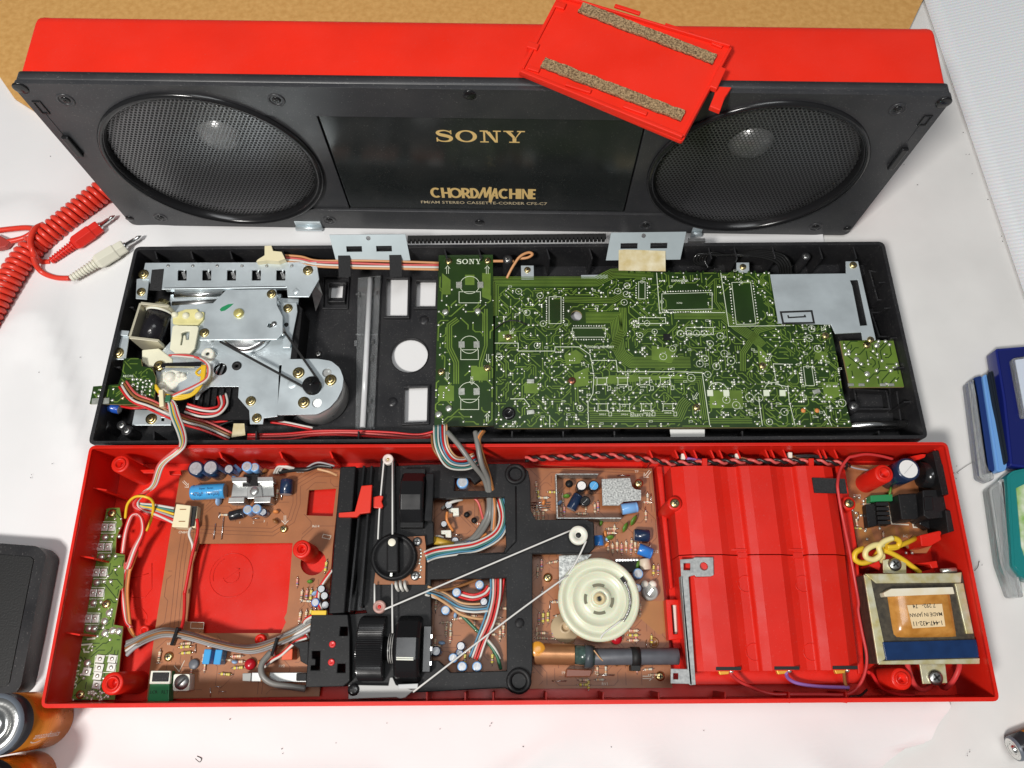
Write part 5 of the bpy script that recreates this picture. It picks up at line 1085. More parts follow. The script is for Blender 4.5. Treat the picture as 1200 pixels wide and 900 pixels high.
plate('shield_cover', cc(R7, [(525, 207), (692, 200), (704, 250), (722, 266), (757, 272), (757, 332), (650, 340), (628, 362), (530, 362)]), 20, 0.6, galv, tun, (), 0.15)
for x, y, tm in ((681.6, 569, sl_white), (696, 569, sl_sky)): ecap(x, y, ZT, 3.5, 12, tun, sl_black, tm, False)
ecap(686, 587, ZT, 3.4, 8, tun, sl_black, black_mt, False); MB().dome(P(667, 567, ZT+6), 2.6, 2, 12).build('transistor', black_mt, tun)
cap_lying((669, 597), (678, 580), ZT, 3.4, tun, sl_navy); cap_lying((728, 597), (747, 594), ZT+2, 3.6, tun, sl_lblue); cap_lying((761, 628), (743, 627), ZT, 4.0, tun, sl_navy); cap_lying((748, 643), (764, 649), ZT+2, 3.6, tun, sl_blue); cap_lying((702, 640), (701, 628), ZT, 3.2, tun, sl_blue)
ecap(748, 672, ZT, 3.2, 11, tun, sl_lblue); ecap(747, 689, ZT, 2.6, 9, tun, sl_lblue)
gcap = mat('green_film', (0.10, 0.24, 0.03), 0.35)
for x, y, r, a in ((664, 581.5, 2.4, 0), (733, 618, 3.6, 60), (743, 610, 4.0, 55), (715, 630, 2.8, 10), (748, 662, 3.4, 70)): disc_cap(x, y, ZT, r, a, tun, gcap)
cap_lying((755, 655), (757, 668), ZT, 3.6, tun, mat('sand_sleeve', (0.66, 0.55, 0.42), 0.4))
ic_ = MB().prism(PX(cc(R7, [(598, 690), (742, 684), (738, 752), (640, 752)]), 14), ZT+1, 14).build('chip', black_mt, tun, bevel=0.3)
for i in range(8): MB().box(P(*R7(612+i*17, 687), 12), (1.2, 1.8, 3)).build('chip_leg', steel, ic_)
rr = [(R7, 142, 255, 90, 0), (R7, 185, 318, 0, 4), (R7, 240, 285, 0, 2), (R7, 285, 400, 90, 0), (R7, 305, 395, 90, 3), (R7, 485, 380, 90, 0), (R7, 503, 370, 90, 3), (R7, 410, 412, 0, 0), (R7, 793, 320, 88, 4), (R7, 783, 425, 88, 0), (R7, 828, 740, 85, 2), (R7, 585, 500, 0, 0), (R7, 580, 525, 0, 1), (R7, 150, 750, 88, 0), (R7, 172, 712, 88, 3), (R7, 240, 695, 10, 0),
      (R8, 158, 325, 88, 3), (R8, 182, 320, 88, 2), (R8, 210, 315, 88, 2), (R8, 240, 405, 88, 3), (R8, 265, 400, 88, 2), (R8, 170, 410, 0, 0), (R8, 170, 440, 0, 0), (R8, 710, 395, 0, 1), (R8, 710, 422, 0, 2), (R8, 710, 452, 0, 1), (R8, 750, 275, 85, 0), (R8, 420, 685, 0, 0), (R8, 420, 712, 0, 2), (R8, 280, 310, 0, 4), (R8, 260, 228, 0, 4), (R7, 700, 590, 88, 0), (R7, 130, 425, 90, 0), (R7, 155, 425, 90, 0), (R7, 182, 425, 90, 0)]
for i in range(8): rr.append((R7, 562+i*26.5, 602+(i % 2)*14, 89, [0, 0, 1, 3, 1, 3, 1, 0][i]))
for k, x, y, a, kd in rr: resistor(*k(x, y), ZT, a, tun, kd, 0.85)
for k, p, q in ((R7, (115, 345), (222, 345)), (R7, (115, 360), (222, 360)), (R7, (118, 374), (222, 374)), (R8, (502, 655), (598, 657)), (R8, (235, 690), (318, 690)), (R8, (180, 140), (172, 195)), (R7, (620, 185), (690, 185))):
    MB().tube([P(*k(*p), ZT), P(*k(*p), ZT+1.2), P(*k(*q), ZT+1.2), P(*k(*q), ZT)], 0.35, 5, smooth=False).build('jumper_wire', steel, tun)
screw(748.5, 566.5, ZT+8, tun, SCREW, 1.1); screw(642, 677, ZT, tun, SCREW, 1.1); screw(773.4, 792.5, ZT, tun, SCREW, 1.1)
for x, y in ((780, 825), (825, 825)): MB().dome(P(*R7(x, y), ZT+4), 2.6, 2, 12).build('film_pad', white_p, tun)
q = P(*R7(808, 870), ZT+3); MB().lathe((q.x, q.y, ZT), [(5, 0), (5, 5), (4.2, 5.6), (3.4, 5.6), (3.2, 4.6), (0.1, 4.6)], 22).build('trimmer', mat('grey_nylon', (0.35, 0.36, 0.34), 0.4), tun); MB().box((q.x, q.y, ZT+5), (4.4, 1.4, 1.6), 0.9).build('trimmer_slot', steel, tun)
plate('brown_film_capacitor', cc(R8, [(320, 618), (472, 624), (460, 666), (312, 668)]), 15, 5, mat('brown_film', (0.20, 0.06, 0.03), 0.35), tun, (), 0.6)
plate('drum_shield', cc(R7, [(275, 655), (470, 648), (400, 720), (330, 840), (275, 860)]), 15, 0.6, galv, tun, (), 0.1)
MB().dome(P(*R8(612, 440), ZT+4), 3.6, 2.6, 16).build('red_capacitor', mat('red_epoxy', (0.45, 0.01, 0.02), 0.25), tun)
b = MB()
for pts in ([(765, 662), (822, 662)], [(765, 676), (822, 676)], [(805, 652), (828, 669), (805, 688)]): b.ribbon(PX(cc(R8, pts), ZT), 0.45, ZT+0.13)
for pts in ([(805, 155), (778, 188)], [(815, 162), (788, 195)], [(775, 170), (772, 198), (802, 196)]): b.ribbon(PX(cc(R7, pts), ZT), 0.45, ZT+0.13)
for k, x, y, t in ((R8, 495, 650, '20'), (R8, 300, 650, '19'), (R7, 730, 170, 'TP'), (R7, 840, 640, 'C12'), (R7, 400, 192, 'L3'), (R8, 545, 715, 'RV1')): c = P(*k(x, y), ZT); b.text(t, ZT+0.12, IDENT, c.x, c.y, 2.4)
b.build('printed_legend', MATS['white_print_brown'], tun, recalc=False, kind='stuff')
MB().lathe(P(*R8(312, 378), ZT+2), [(9, -1.8), (8.6, 0), (4, 0.6), (3.8, 2), (2.4, 2.2), (2.2, 0), (0.1, 0)], 26).build('drum_bearing', mat('amber_nylon', (0.55, 0.42, 0.26), 0.4), tun)
for x, y in ((830, 465), (340, 442)): MB().lathe(P(*R8(x, y), ZT), [(3.2, 0), (3.2, 0.5), (2.2, 0.6), (2, 0.1), (0.1, 0.1)], 18).build('eyelet', W['brown'], tun)
# ferrite rod aerial
ZFr = 17.0
fr = MB().cyl(P(*R8(478, 548), ZFr), P(*R8(975, 545), ZFr), 4.9, n=24).build('ferrite_rod', mat('grey_ferrite', (0.10, 0.105, 0.12), 0.42, var=0.1, scale=200), rear, bevel=0.3)
a = P(*R8(130, 530), ZFr); c = P(*R8(365, 535), ZFr); b = MB(); d = (c-a); L = d.length; prof = []
n = 46
for i in range(n): prof += [(6.0, L*i/n), (6.35, L*(i+.5)/n)]
prof = [(0.1, 0)]+prof+[(6.0, L), (0.1, L)]; b.lathe(a, prof, 24, axis=d); b.build('copper_winding', mat('enamelled_copper', (0.46, 0.22, 0.10), 0.35, metal=0.6, var=0.15, scale=120), fr)
MB().cyl(P(*R8(365, 535), ZFr), P(*R8(480, 545), ZFr), 5.5, 6.0, n=20).build('waxed_sleeve', mat('dark_green_wax', (0.05, 0.085, 0.075), 0.2, var=0.5, scale=200), fr)
MB().cyl(P(*R8(425, 545), ZFr), P(*R8(470, 547), ZFr), 6.9, 6.7, n=20).build('tape_band', mat('slate_tape', (0.06, 0.075, 0.085), 0.35), fr); MB().cyl(P(*R8(698, 547), ZFr), P(*R8(748, 547), ZFr), 5.7, n=20).build('clip_band', rubber, fr)
q = P(*R8(722, 590), ZFr); MB().box((q.x, q.y-1, ZFr-4), (5.6, 6, 12)).build('clip_foot', rubber, fr, bevel=0.4)
MB().dome(P(*R8(150, 505), ZFr+5.4), 4.6, 1.0, 14).build('wax_blob', mat('amber_wax', (0.70, 0.30, 0.03), 0.25), fr)
for i in range(4): MB().tube([P(*R8(500+i*60, 600), 11), P(*R8(530+i*60, 592), 14), P(*R8(555+i*60, 602), 11)], 0.4, 5).build('lead', W['brown'], fr)
wire([k3(R8, 480, 510, 23), k3(R8, 520, 560, 22), k3(R8, 556, 590, 18)], 0.4, fr, W['tan'], 'lead')

# ------------------------------------------------------------------ black dial frame
ZD = 25.0
dfp = [(418, 548), (500, 544), (600, 543), (612, 545), (619, 552), (621.5, 565), (622, 598), (628, 609), (688, 609), (696, 612), (697, 642), (691, 648), (624, 649), (624, 782), (622, 800), (612, 811), (600, 812), (592, 806), (500, 811), (408, 814), (407, 720), (430, 718), (418, 690)]
dh = [[(533, 560), (551, 560), (556, 567), (566, 560), (577, 560), (577, 575), (532, 575)], [(508, 584), (591, 582), (593, 640), (590, 648), (500, 649), (500, 640), (508, 636)], [(505, 679), (593, 677), (594, 786), (528, 788), (514, 774), (506, 774)]]
dial = MB().prism(PX(dfp, ZD), ZD-6, ZD, [PX(h, ZD) for h in dh]).build('dial_frame', black_mt, rear, bevel=0.5)
for q, sz in ((R5(1020, 225), 6.8), (R6(1040, 690), 7.4)):
    c = P(*q, ZD+2); MB().lathe((c.x, c.y, 0), [(sz, ZD-4), (sz, ZD+1.5), (sz*.9, ZD+2.2), (sz*.66, ZD+2.2), (sz*.6, ZD+1.2), (sz*.5, ZD-1), (sz*.28, ZD-1.2), (sz*.25, ZD-4), (0.1, ZD-4)], 32).build('boss_ring', black_mt, dial)
MB().dome(P(*R6(1045, 350), ZD), 3, 0.6, 18).build('moulded_disc', black_mt, dial); MB().dome(P(*R7(447, 482), ZD), 1.4, 0.15, 12).build('hole', rubber, dial)
b = MB(); b.tube([P(*R5(1022, 300), ZD+0.1), P(*R5(1025, 620), ZD+0.1), P(*R5(960, 690), ZD+0.1), P(*R5(560, 705), ZD+0.1)], 0.55, 6, smooth=False); b.build('moulded_line', black_mt, dial)
# dial bar, rails and the box at its foot
bar = MB().prism(PX([(398.5, 547), (417, 546), (404, 718), (385, 719)], 35), ZRF, 35).build('dial_bar', black_mt, rear, bevel=0.8)
for p, q in (((428, 548), (411, 718)), ((437, 548), (424, 712))): MB().obox(P(*p, 28), P(*q, 28), 1.4, 10).build('rail', black_gl, bar, bevel=0.2)
MB().prism(PX([(418, 548), (442, 547), (428, 715), (406, 716)], 17), ZRF, 17).build('rail_bed', black_gl, bar)
fb_ = MB().prism(PX(cc(R4, [(575, 300), (788, 300), (800, 420), (800, 690), (762, 722), (540, 727), (556, 500)]), 33), ZRF, 33, [PX(cc(R4, h), 33) for h in ([(745, 372), (786, 372), (786, 425), (740, 425)], [(580, 515), (625, 515), (622, 625), (570, 625), (572, 600), (598, 598), (600, 560), (580, 556)], [(730, 590), (772, 590), (772, 640), (726, 640)])]).build('switch_housing', black_mt, rear, bevel=0.5)
for x, y in ((698, 475), (692, 580)): MB().lathe(P(*R4(x, y), 33), [(2.0, 0), (1.9, 0.7), (1.2, 0.6), (0.1, 0.3)], 12).build('screw', screw_mesh('x', W['red']).materials[0], fb_)
MB().prism(PX(cc(R4, [(450, 470), (560, 455), (555, 600), (510, 575), (500, 500)]), 26), ZL, 26).build('housing_arm', black_mt, fb_, bevel=0.5)
pt = MB().prism(PX(cc(R3, [(985, 405), (1078, 398), (1118, 246), (1180, 240), (1170, 402), (1112, 410), (1092, 430), (984, 430)]), 38), 35.2, 38).build('dial_pointer', mat('pointer_red', (0.72, 0.03, 0.012), 0.35), rear, bevel=0.4)
MB().prism(PX(cc(R5, [(185, 362), (228, 352), (246, 358), (236, 388), (246, 415), (236, 428), (185, 425)]), 34), 31, 34).build('pointer_foot', MATS['pointer_red'], pt, bevel=0.5)
# thumb wheels (they turn about the x direction)
def ridged(c, r, wd, n, name, parent, m, amp_):
    b = MB(); vs = []; c = Vector(c)
    prof = [(-wd/2, r*0.86), (-wd/2, r*0.97), (-wd/2+0.8, r), (wd/2-0.8, r), (wd/2, r*0.97), (wd/2, r*0.86)]
    N = n*2; base = 0
    for x, rr_ in prof:
        for i in range(N):
            t = 2*math.pi*i/N; q = rr_+(amp_ if i % 2 and abs(rr_-r) < 0.01 else 0); vs.append((c.x+x, c.y+q*math.cos(t), c.z+q*math.sin(t)))
    fs = [(k*N+i, k*N+(i+1) % N, (k+1)*N+(i+1) % N, (k+1)*N+i) for k in range(len(prof)-1) for i in range(N)]
    b.add(vs, fs); k = len(prof)-1; b.f += [list(range(N))[::-1], [k*N+i for i in range(N)]]; b.m += [0, 0]; b.sm += [False, False]
    return b.build(name, m, parent)
wz = 24; c = P(432, 759, wz+17); c.z = wz; w1 = ridged(c, 18.5, 15.5, 90, 'ridged_wheel', rear, black_gl, -0.5)
c2 = P(476, 760, wz+17); c2.z = wz; w2 = MB().lathe((c2.x-7.6, c2.y, c2.z), [(0.1, 0), (17.5, 0), (19.4, 1.5), (19.4, 13.4), (17.8, 15.2), (0.1, 15.2)], 10, axis=(1, 0, 0), smooth=False).build('faceted_wheel', black_gl, rear, bevel=0.6, seg=3)
b = MB()
for yy in (555, 566): b.obox(P(*R6(322, yy-2), wz+19.3), P(*R6(422, yy), wz+19.3), 0.7, 0.4)
b.build('index_mark', white_p, w2)
MB().cyl(c+Vector((7, 0, 6)), c2-Vector((7, 0, -6)), 6.5, n=24).build('wheel_hub', black_gl, w2)
for k in range(3): MB().lathe(c+Vector((10+k*1.2, 0, 4)), [(8.2, 0), (8.8, 0.3), (8.2, 0.6)], 24, axis=(1, 0, 0)).build('cord_winding', mat('grey_cord', (0.45, 0.44, 0.42), 0.5), w2)
c3 = P(482, 580, wz+15); c3.z = wz-1; w3 = MB().lathe((c3.x-7.5, c3.y, c3.z), [(0.1, 0), (16.6, 0), (17.8, 1.2), (17.8, 13.6), (16.5, 15), (0.1, 15)], 12, axis=(1, 0, 0), smooth=False).build('faceted_wheel', black_gl, rear, bevel=0.5, seg=3)
for y_, dz in ((-17, 6), (17, 6)): MB().box((c3.x, c3.y+y_, ZD+3), (14.5, 3.4, dz)).build('wheel_stop', black_mt, w3, bevel=0.4)
MB().box((c3.x+10.5, c3.y, ZD+4), (5, 30, 9)).build('potentiometer', black_gl, w3, bevel=0.5)
MB().box((c2.x+11, c2.y, ZD+3), (5, 26, 8)).build('potentiometer', black_gl, w2, bevel=0.5)
for dy in (-8, 0, 7): MB().box((c2.x+13.5, c2.y+dy, ZD+5), (1, 2.2, 5)).build('terminal_lug', steel, w2)
# rotary knob on its small board
kb = plate('knob_board', [(478, 629), (497.5, 628), (499, 640), (498, 685), (438, 685), (440, 670)], 28, 1.5, pcb_b, rear, (), 0.1)
for x, y, m_ in ((445, 625, SCREW_S), (433, 825, SCREW_S)): screw(*R5(x, y), 28, kb, m_, 1.2)
for i in range(9): MB().dome(P(*R5(462+random.uniform(-6, 6), 670+i*20), 28), 0.9, 0.5, 8).build('rivet', solder, kb)
c = P(461, 652, 35); kn = MB().lathe((c.x, c.y, 28.3), [(13.2, 0), (14.2, 1), (14.2, 4.4), (13.2, 5.6), (12.2, 5.8), (11.6, 4.4), (9, 4.2), (0.1, 4.2)], 44).build('rotary_knob', black_mt, rear)
a = P(*R5(302, 596), 37); e = P(*R5(303, 806), 37); MB().obox(Vector((a.x, a.y, 35.2)), Vector((e.x, e.y, 35.2)), 7.2, 8).build('grip_bar', black_mt, kn, bevel=1.2, seg=3)
MB().dome(P(*R5(296, 628), 39.2), 2.3, 0.35, 20).build('white_dot', mat('ivory_dot', (0.80, 0.76, 0.62), 0.4), kn)
MB().box(P(*R5(293, 815), 35.5), (1.4, 2.6, 1.2)).build('index_nick', solder, kn)
for i, x in enumerate((322, 348, 374)): MB().tube([P(*R6(x, 104), 27), P(*R6(x-2, 122), 30), P(*R6(x+3, 145), 30), P(*R6(x+14, 160), 27)], 1.0, 7).build('wire', W['white'], kb, recalc=False)
# dial cord and pulleys
pk_ = mat('pinkish_nylon', (0.48, 0.28, 0.24), 0.4)
def pulley(px, py, z, r, m, hole):
    q = P(px, py, z); b = MB(); b.lathe((q.x, q.y, z), [(r, -3), (r, -2.2), (r*.86, -1.6), (r*.86, -1.0), (r, -0.4), (r*.96, 0), (r*.5, 0.1), (r*.46, -0.6), (0.1, -0.6)], 28); o = b.build('cord_pulley', m, rear); MB().dome((q.x, q.y, z-0.6), r*0.3, 0.7, 14).build('pulley_pin', hole, o); return o
pulley(454.6, 538, 34, 3.4, mat('white_pulley', (0.74, 0.66, 0.60), 0.35), brass); pulley(444.4, 711, 33, 3.8, pk_, W['red']); pulley(678, 627, 31, 5.8, white_p, rubber)
MB().prism(PX([(446, 537), (463, 537), (464, 648), (442, 648)], 29), ZRF, 29).build('pulley_arm', black_mt, dial, bevel=0.4)
cm = mat('dial_cord', (0.72, 0.71, 0.68), 0.6)
for pts in ([(450, 540, 33), (445, 595, 33), (443, 632, 33)], [(460, 540, 33), (460, 628, 33)], [(439, 684, 32), (439, 710, 32)], [(459.5, 684, 32), (460, 742, 32)], [(447.5, 715.5, 32.5), (578, 660, 31), (669, 621.5, 30)], [(687, 634, 30), (677, 655, 29), (666, 673, 28.5)], [(666, 674, 28.5), (600, 722, 31), (484, 811, 32)]):
    wire(pts, 0.55, rear, cm, 'dial_cord')
bp_ = plate('foot_bracket', cc(R6, [(42, 712), (275, 716), (284, 670), (300, 668), (320, 712), (410, 740), (435, 735), (375, 788), (345, 794), (320, 786), (40, 796)]), 29, 1.0, mat('satin_steel_bracket', (0.34, 0.34, 0.33), 0.5, metal=0.5), rear, (), 0.3); screw(*R6(72, 742), 29, bp_, SCREW_K, 1.3)
MB().prism(PX(cc(R6, [(333, 710), (450, 705), (446, 735), (333, 737)]), 32), 29.2, 32).build('white_stop', mat('grey_white_nylon', (0.55, 0.56, 0.56), 0.4), bp_, bevel=0.3)
# tuning drum
dc = P(702.4, 701.6, 30); b = MB()
b.lathe((dc.x, dc.y, 0), [(8, 22), (24, 22), (24.6, 22.6), (24.6, 24), (22.8, 24.6), (22.8, 25.6), (24.6, 26.4), (24.6, 28), (23.6, 28.8), (21.6, 28.6), (20.8, 27.6), (17.2, 27.2), (16.6, 28.3), (15.8, 28.4), (15.2, 27.4), (7.4, 27.6), (6.6, 29.6), (4.6, 29.8), (4.2, 29.0), (4.0, 30.6), (2.0, 30.8), (1.8, 29.6), (0.1, 29.6)], 64)
drum = b.build('tuning_drum', drum_m, rear)
MB().lathe((dc.x, dc.y, 30.2), [(3.8, 0), (3.4, 0.9), (1.6, 1.0), (1.4, -1)], 20).build('drum_bush', mat('amber_brass', (0.62, 0.50, 0.28), 0.4), drum); MB().box((dc.x, dc.y, 30.6), (1.4, 2.4, 1.2), 0.3).build('shaft', rubber, drum)
for a0, a1 in ((65, 115), (160, 200), (245, 295), (325, 365)):
    po = [(dc.x+r*math.cos(math.radians(a0+(a1-a0)*i/6)), dc.y+r*math.sin(math.radians(a0+(a1-a0)*i/6))) for r, rng in ((9.2, range(7)), (6.9, range(6, -1, -1))) for i in rng]
    MB().prism(po, 27.5, 27.75).build('drum_slot', mat('olive_shadow_slot', (0.16, 0.15, 0.10), 0.6), drum)
b = MB(); pts = []
for i in range(220): t = i/219; a = math.radians(32-74*t); r = 18.8; q = Vector((dc.x+r*math.cos(a), dc.y+r*math.sin(a), 28.3)); n_ = Vector((math.cos(a), math.sin(a), 0)); w_ = 2*math.pi*t*42; pts.append(q+n_*math.cos(w_)*0.85+Vector((0, 0, 1))*math.sin(w_)*0.85)
b.tube(pts, 0.26, 5, smooth=False); b.build('spring', steel, drum)
MB().box((dc.x+18.8*math.cos(0.62), dc.y+18.8*math.sin(0.62), 28.4), (2.0, 4.4, 1.4), 0.62).build('spring_anchor', rubber, drum)
wire([k3(R8, 640, 335, 29), k3(R8, 540, 410, 29.5), k3(R8, 520, 440, 29)], 0.5, drum, cm, 'cord_end')

# parts seen through the dial frame's windows
for x, y, r, h, s_ in ((542, 565, 3.8, 14, sl_lblue), (522, 715, 2.7, 10, sl_lblue), (535, 694, 2.7, 12, sl_lblue), (562, 685, 2.7, 12, sl_lblue), (567, 705, 2.5, 12, sl_navy), (540, 757, 2.7, 14, sl_navy), (531, 771, 2.7, 12, sl_lblue), (541.5, 781, 2.9, 13, sl_lblue), (559, 781, 2.9, 13, sl_lblue), (511, 763, 3.0, 11, sl_navy)):
    ecap(x, y, ZT, r, h, tun, s_, alu)
for k, x, y, a, kd in ((R6, 615, 395, 88, 0), (R6, 555, 245, 88, 0), (R6, 640, 430, 88, 1), (R6, 685, 325, 10, 0), (R6, 905, 320, 0, 0), (R6, 905, 355, 0, 1), (R6, 950, 390, 88, 1), (R6, 945, 265, 0, 0), (R6, 885, 560, 88, 2), (R6, 550, 470, 88, 0), (R6, 725, 560, 88, 2), (R6, 930, 420, 88, 0), (R5, 700, 640, 88, 0), (R5, 740, 640, 88, 0), (R5, 820, 520, 0, 1)):
    resistor(*k(x, y), ZT, a, tun, kd, 0.85)
for p in ((660, 445), (615, 575)): MB().prism(PX([R5(p[0]-32, p[1]-18), R5(p[0]+28, p[1]-20), R5(p[0]+30, p[1]+24), R5(p[0]-6, p[1]+28), R5(p[0]-4, p[1]+4), R5(p[0]-30, p[1]+6)], 15), ZT, 15).build('white_plug', white_p, tun, bevel=0.4)
def r5(x, y, z): return k3(R5, x, y, z)
def r6(x, y, z): return k3(R6, x, y, z)
bundle([r5(580, -60, 40), r5(588, 60, 46), r5(640, 150, 42), r5(720, 165, 36), r5(790, 140, 34)], 0.62, rear, ['white', 'teal', 'white', 'blue', 'red', 'white', 'tan'], 1.1)
bundle([r5(545, -10, 40), r5(555, 70, 44), r5(600, 140, 40), r5(650, 170, 34)], 0.8, rear, ['brown', 'tan', 'brown'], 1.0)
for dx in (0, 22): wire([r5(620+dx*7.5, -20, 44), r5(690+dx*5, 60, 46), r5(770+dx*2.4, 170, 42), r5(840+dx, 265, 30), r5(866+dx*.3, 400, 18), r5(840+dx, 500, 14), r5(760+dx, 610, 16), r5(650, 640+dx*.3, 16)], 1.7, rear, W['grey'])
for dx in (0, 10, 20): wire([r5(820+dx, -25, 44), r5(790+dx, 30, 46), r5(815+dx, 130, 42), r5(865+dx*.6, 260, 30), r5(890+dx*.6, 400, 18), r5(880+dx, 560, 14)], 0.9, rear, W[['grey', 'orange', 'brown'][dx//10]])
bundle([r5(930, 360, 16), r5(955, 480, 18), r5(915, 580, 20), r5(800, 650, 22), r5(680, 670, 25), r5(560, 690, 27), r5(495, 712, 30)], 0.62, rear, ['white', 'red', 'white', 'teal', 'blue', 'white'], 1.0)
bundle([r6(905, 85, 18), r6(900, 200, 18), r6(870, 330, 18), r6(820, 450, 16), r6(780, 560, 13)], 0.7, rear, ['blue', 'white', 'pink', 'red', 'white'], 1.1)
bundle([r6(945, 85, 16), r6(930, 200, 15), r6(890, 320, 14), r6(850, 450, 12)], 0.8, rear, ['red', 'red'], 1.1)
bundle([r6(500, 160, 26), r6(600, 195, 20), r6(690, 250, 18), r6(780, 265, 18), r6(860, 255, 18)], 0.75, rear, ['white', 'blue', 'grey', 'tan'], 1.1)
wire([r6(525, 180, 24), r6(620, 240, 20), r6(700, 300, 18), r6(800, 325, 16), r6(850, 320, 14)], 0.9, rear, W['tan']); wire([r6(700, 300, 15), r6(780, 380, 15), r6(850, 450, 14), r6(910, 540, 13), r6(935, 620, 11)], 1.1, rear, W['green'])
wire([r6(850, 440, 15), r6(900, 500, 14), r6(930, 560, 12)], 0.8, rear, W['white']); bundle([r6(690, 180, 16), r6(770, 200, 18), r6(840, 180, 18), r6(870, 140, 18)], 0.8, rear, ['red', 'white', 'red'], 1.0)
wire([r6(560, 160, 24), r6(640, 150, 20), r6(720, 125, 18), r6(800, 95, 16)], 0.9, rear, W['brown'])
wire([r5(590, 430, 12), r5(640, 395, 18), r5(710, 375, 16)], 1.0, rear, W['white']); wire([r5(750, 350, 18), r5(800, 390, 18), r5(825, 470, 15), r5(840, 520, 12)], 0.9, rear, W['pink']); wire([r5(620, 450, 18), r5(620, 500, 18), r5(655, 560, 14)], 0.9, rear, W['orange'])
wire([r5(600, 600, 16), r5(560, 590, 18), r5(545, 615, 20), r5(600, 620, 18)], 0.7, rear, W['white']); MB().cyl(P(*R5(535, 612), 19), P(*R5(655, 648), 17), 2.6, n=14).build('yellow_sleeve', mat('ochre_sleeve', (0.55, 0.34, 0.04), 0.45), rear)
bundle([r5(860, 590, 14), r5(810, 625, 15), r5(760, 640, 14)], 0.8, rear, ['orange', 'tan', 'white'], 1.1)
# wires over the left part
def r1(x, y, z): return k3(R1, x, y, z)
def r2(x, y, z): return k3(R2, x, y, z)
def r4(x, y, z): return k3(R4, x, y, z)
for dx, c in ((0, 'red'), (12, 'white'), (24, 'pink')): wire([r1(462+dx*.5, 690, 16), r1(480+dx*.5, 570, 20), r1(510+dx*.5, 480, 24), r1(548, 458+dx*.4, 26), r1(585-dx*.4, 490, 24), r1(590-dx*.5, 570, 20), r1(550-dx, 670, 16), r1(510-dx, 780, 14), r2(505-dx, 0, 13), r2(475-dx*.4, 120, 12), r2(468+dx*.6, 230, 12), r2(485+dx*.4, 340, 12), r2(510+dx*.5, 375, 13)], 0.85, rear, W[c])
for dx, c in ((0, 'brown'), (10, 'orange')): wire([r1(545+dx, 680, 14), r1(500+dx, 800, 13), r2(505+dx, 20, 13), r2(488+dx, 160, 12), r2(500+dx, 330, 12), r2(515+dx, 400, 12), r2(560, 435+dx, 13), r2(640, 415+dx, 16)], 0.9, rear, W[c])
wire([r1(485, 485, 16), r1(498, 405, 22), r1(545, 360, 26), r1(615, 365, 26), r1(648, 400, 22), r1(640, 480, 16), r1(610, 560, 12)], 0.9, rear, W['yellow'])
for i, (c, dz) in enumerate((('grey', 0), ('lgrey', 2), ('grey', 4), ('brown', 5), ('white', 1), ('grey', 5), ('lgrey', 0))):
    o_ = (i-3)*8; wire([r2(485+abs(o_)*.4, 470+o_*1.6+30, 12), r2(540, 470+o_*1.1, 15), r2(620, 430+o_*.9, 18+dz), r2(720, 405+o_*.8, 20+dz), r2(850, 425+o_*.7, 20+dz), r2(1000, 468+o_*.6, 19+dz), r4(150, 500+o_*.6, 19+dz), r4(250, 500+o_*.8, 19+dz), r4(370, 460+o_*.8, 20+dz), r4(480, 410+o_, 22), r4(575, 355+o_*1.2, 24)], 1.15 if i in (0, 2, 6) else 0.85, rear, W[c])
for k, x, y, a in ((R2, 790, 430, 0.9), (R4, 370, 490, 1.3)): q = P(*k(x, y), 22); MB().obox((q.x-1, q.y-5.2, 25), (q.x+1.4, q.y+5.2, 25), 1.8, 5).build('cable_tie', black_gl, rear, bevel=0.5)
wire([r4(340, 520, 20), r4(285, 590, 22), r4(290, 660, 23), r4(350, 705, 22), r4(450, 722, 20), r4(540, 735, 18)], 1.9, rear, W['grey'])
wire([k3(R3, 155, 440, 17), k3(R3, 158, 520, 17), k3(R3, 120, 680, 16), k3(R3, 82, 880, 14), r2(832, 170, 14), r2(828, 310, 16), r2(808, 400, 20)], 1.0, rear, W['red']); wire([k3(R3, 120, 490, 15), k3(R3, 108, 530, 16), k3(R3, 128, 590, 14), k3(R3, 130, 640, 12)], 0.9, rear, W['white'])
for dx in (0, 14, 30): wire([k3(R3, 605+dx, 175, 12), k3(R3, 630+dx, 135, 20), k3(R3, 680+dx, 140, 20), k3(R3, 750+dx, 165, 13)], 0.8, rear, W['white'])
wire([k3(R3, 640, 165, 14), k3(R3, 720, 152, 18), k3(R3, 800, 150, 20), k3(R3, 870, 128, 20), k3(R3, 950, 135, 20)], 1.6, rear, W['black']); wire([k3(R3, 860, 148, 19), k3(R3, 930, 165, 19), k3(R3, 975, 185, 17)], 0.9, rear, W['tan']); wire([k3(R3, 780, 152, 18), k3(R3, 860, 110, 24), k3(R3, 960, 130, 22)], 0.6, rear, W['lgrey'])
for dx, c in ((0, 'red'), (8, 'white')): wire([r4(690+dx, 40, 22), r4(650+dx, 95, 18), r4(615+dx, 160, 16), r4(610+dx, 220, 16), r4(630+dx, 270, 18)], 0.8, rear, W[c]); wire([r4(590, 300+dx, 30), r4(540, 330+dx, 26), r4(525+dx, 380, 20), r4(550+dx, 440, 20)], 0.9, rear, W[c]); wire([r4(300, 600+dx, 14), r4(350, 560+dx, 18), r4(400, 530+dx, 20), r4(480, 460+dx, 22), r4(550, 430+dx, 22)], 0.85, rear, W[c])
MB().box(P(*R4(620, 290), 34), (9, 2.6, 2)).build('yellow_sleeve', W['yellow'], rear, bevel=0.4)

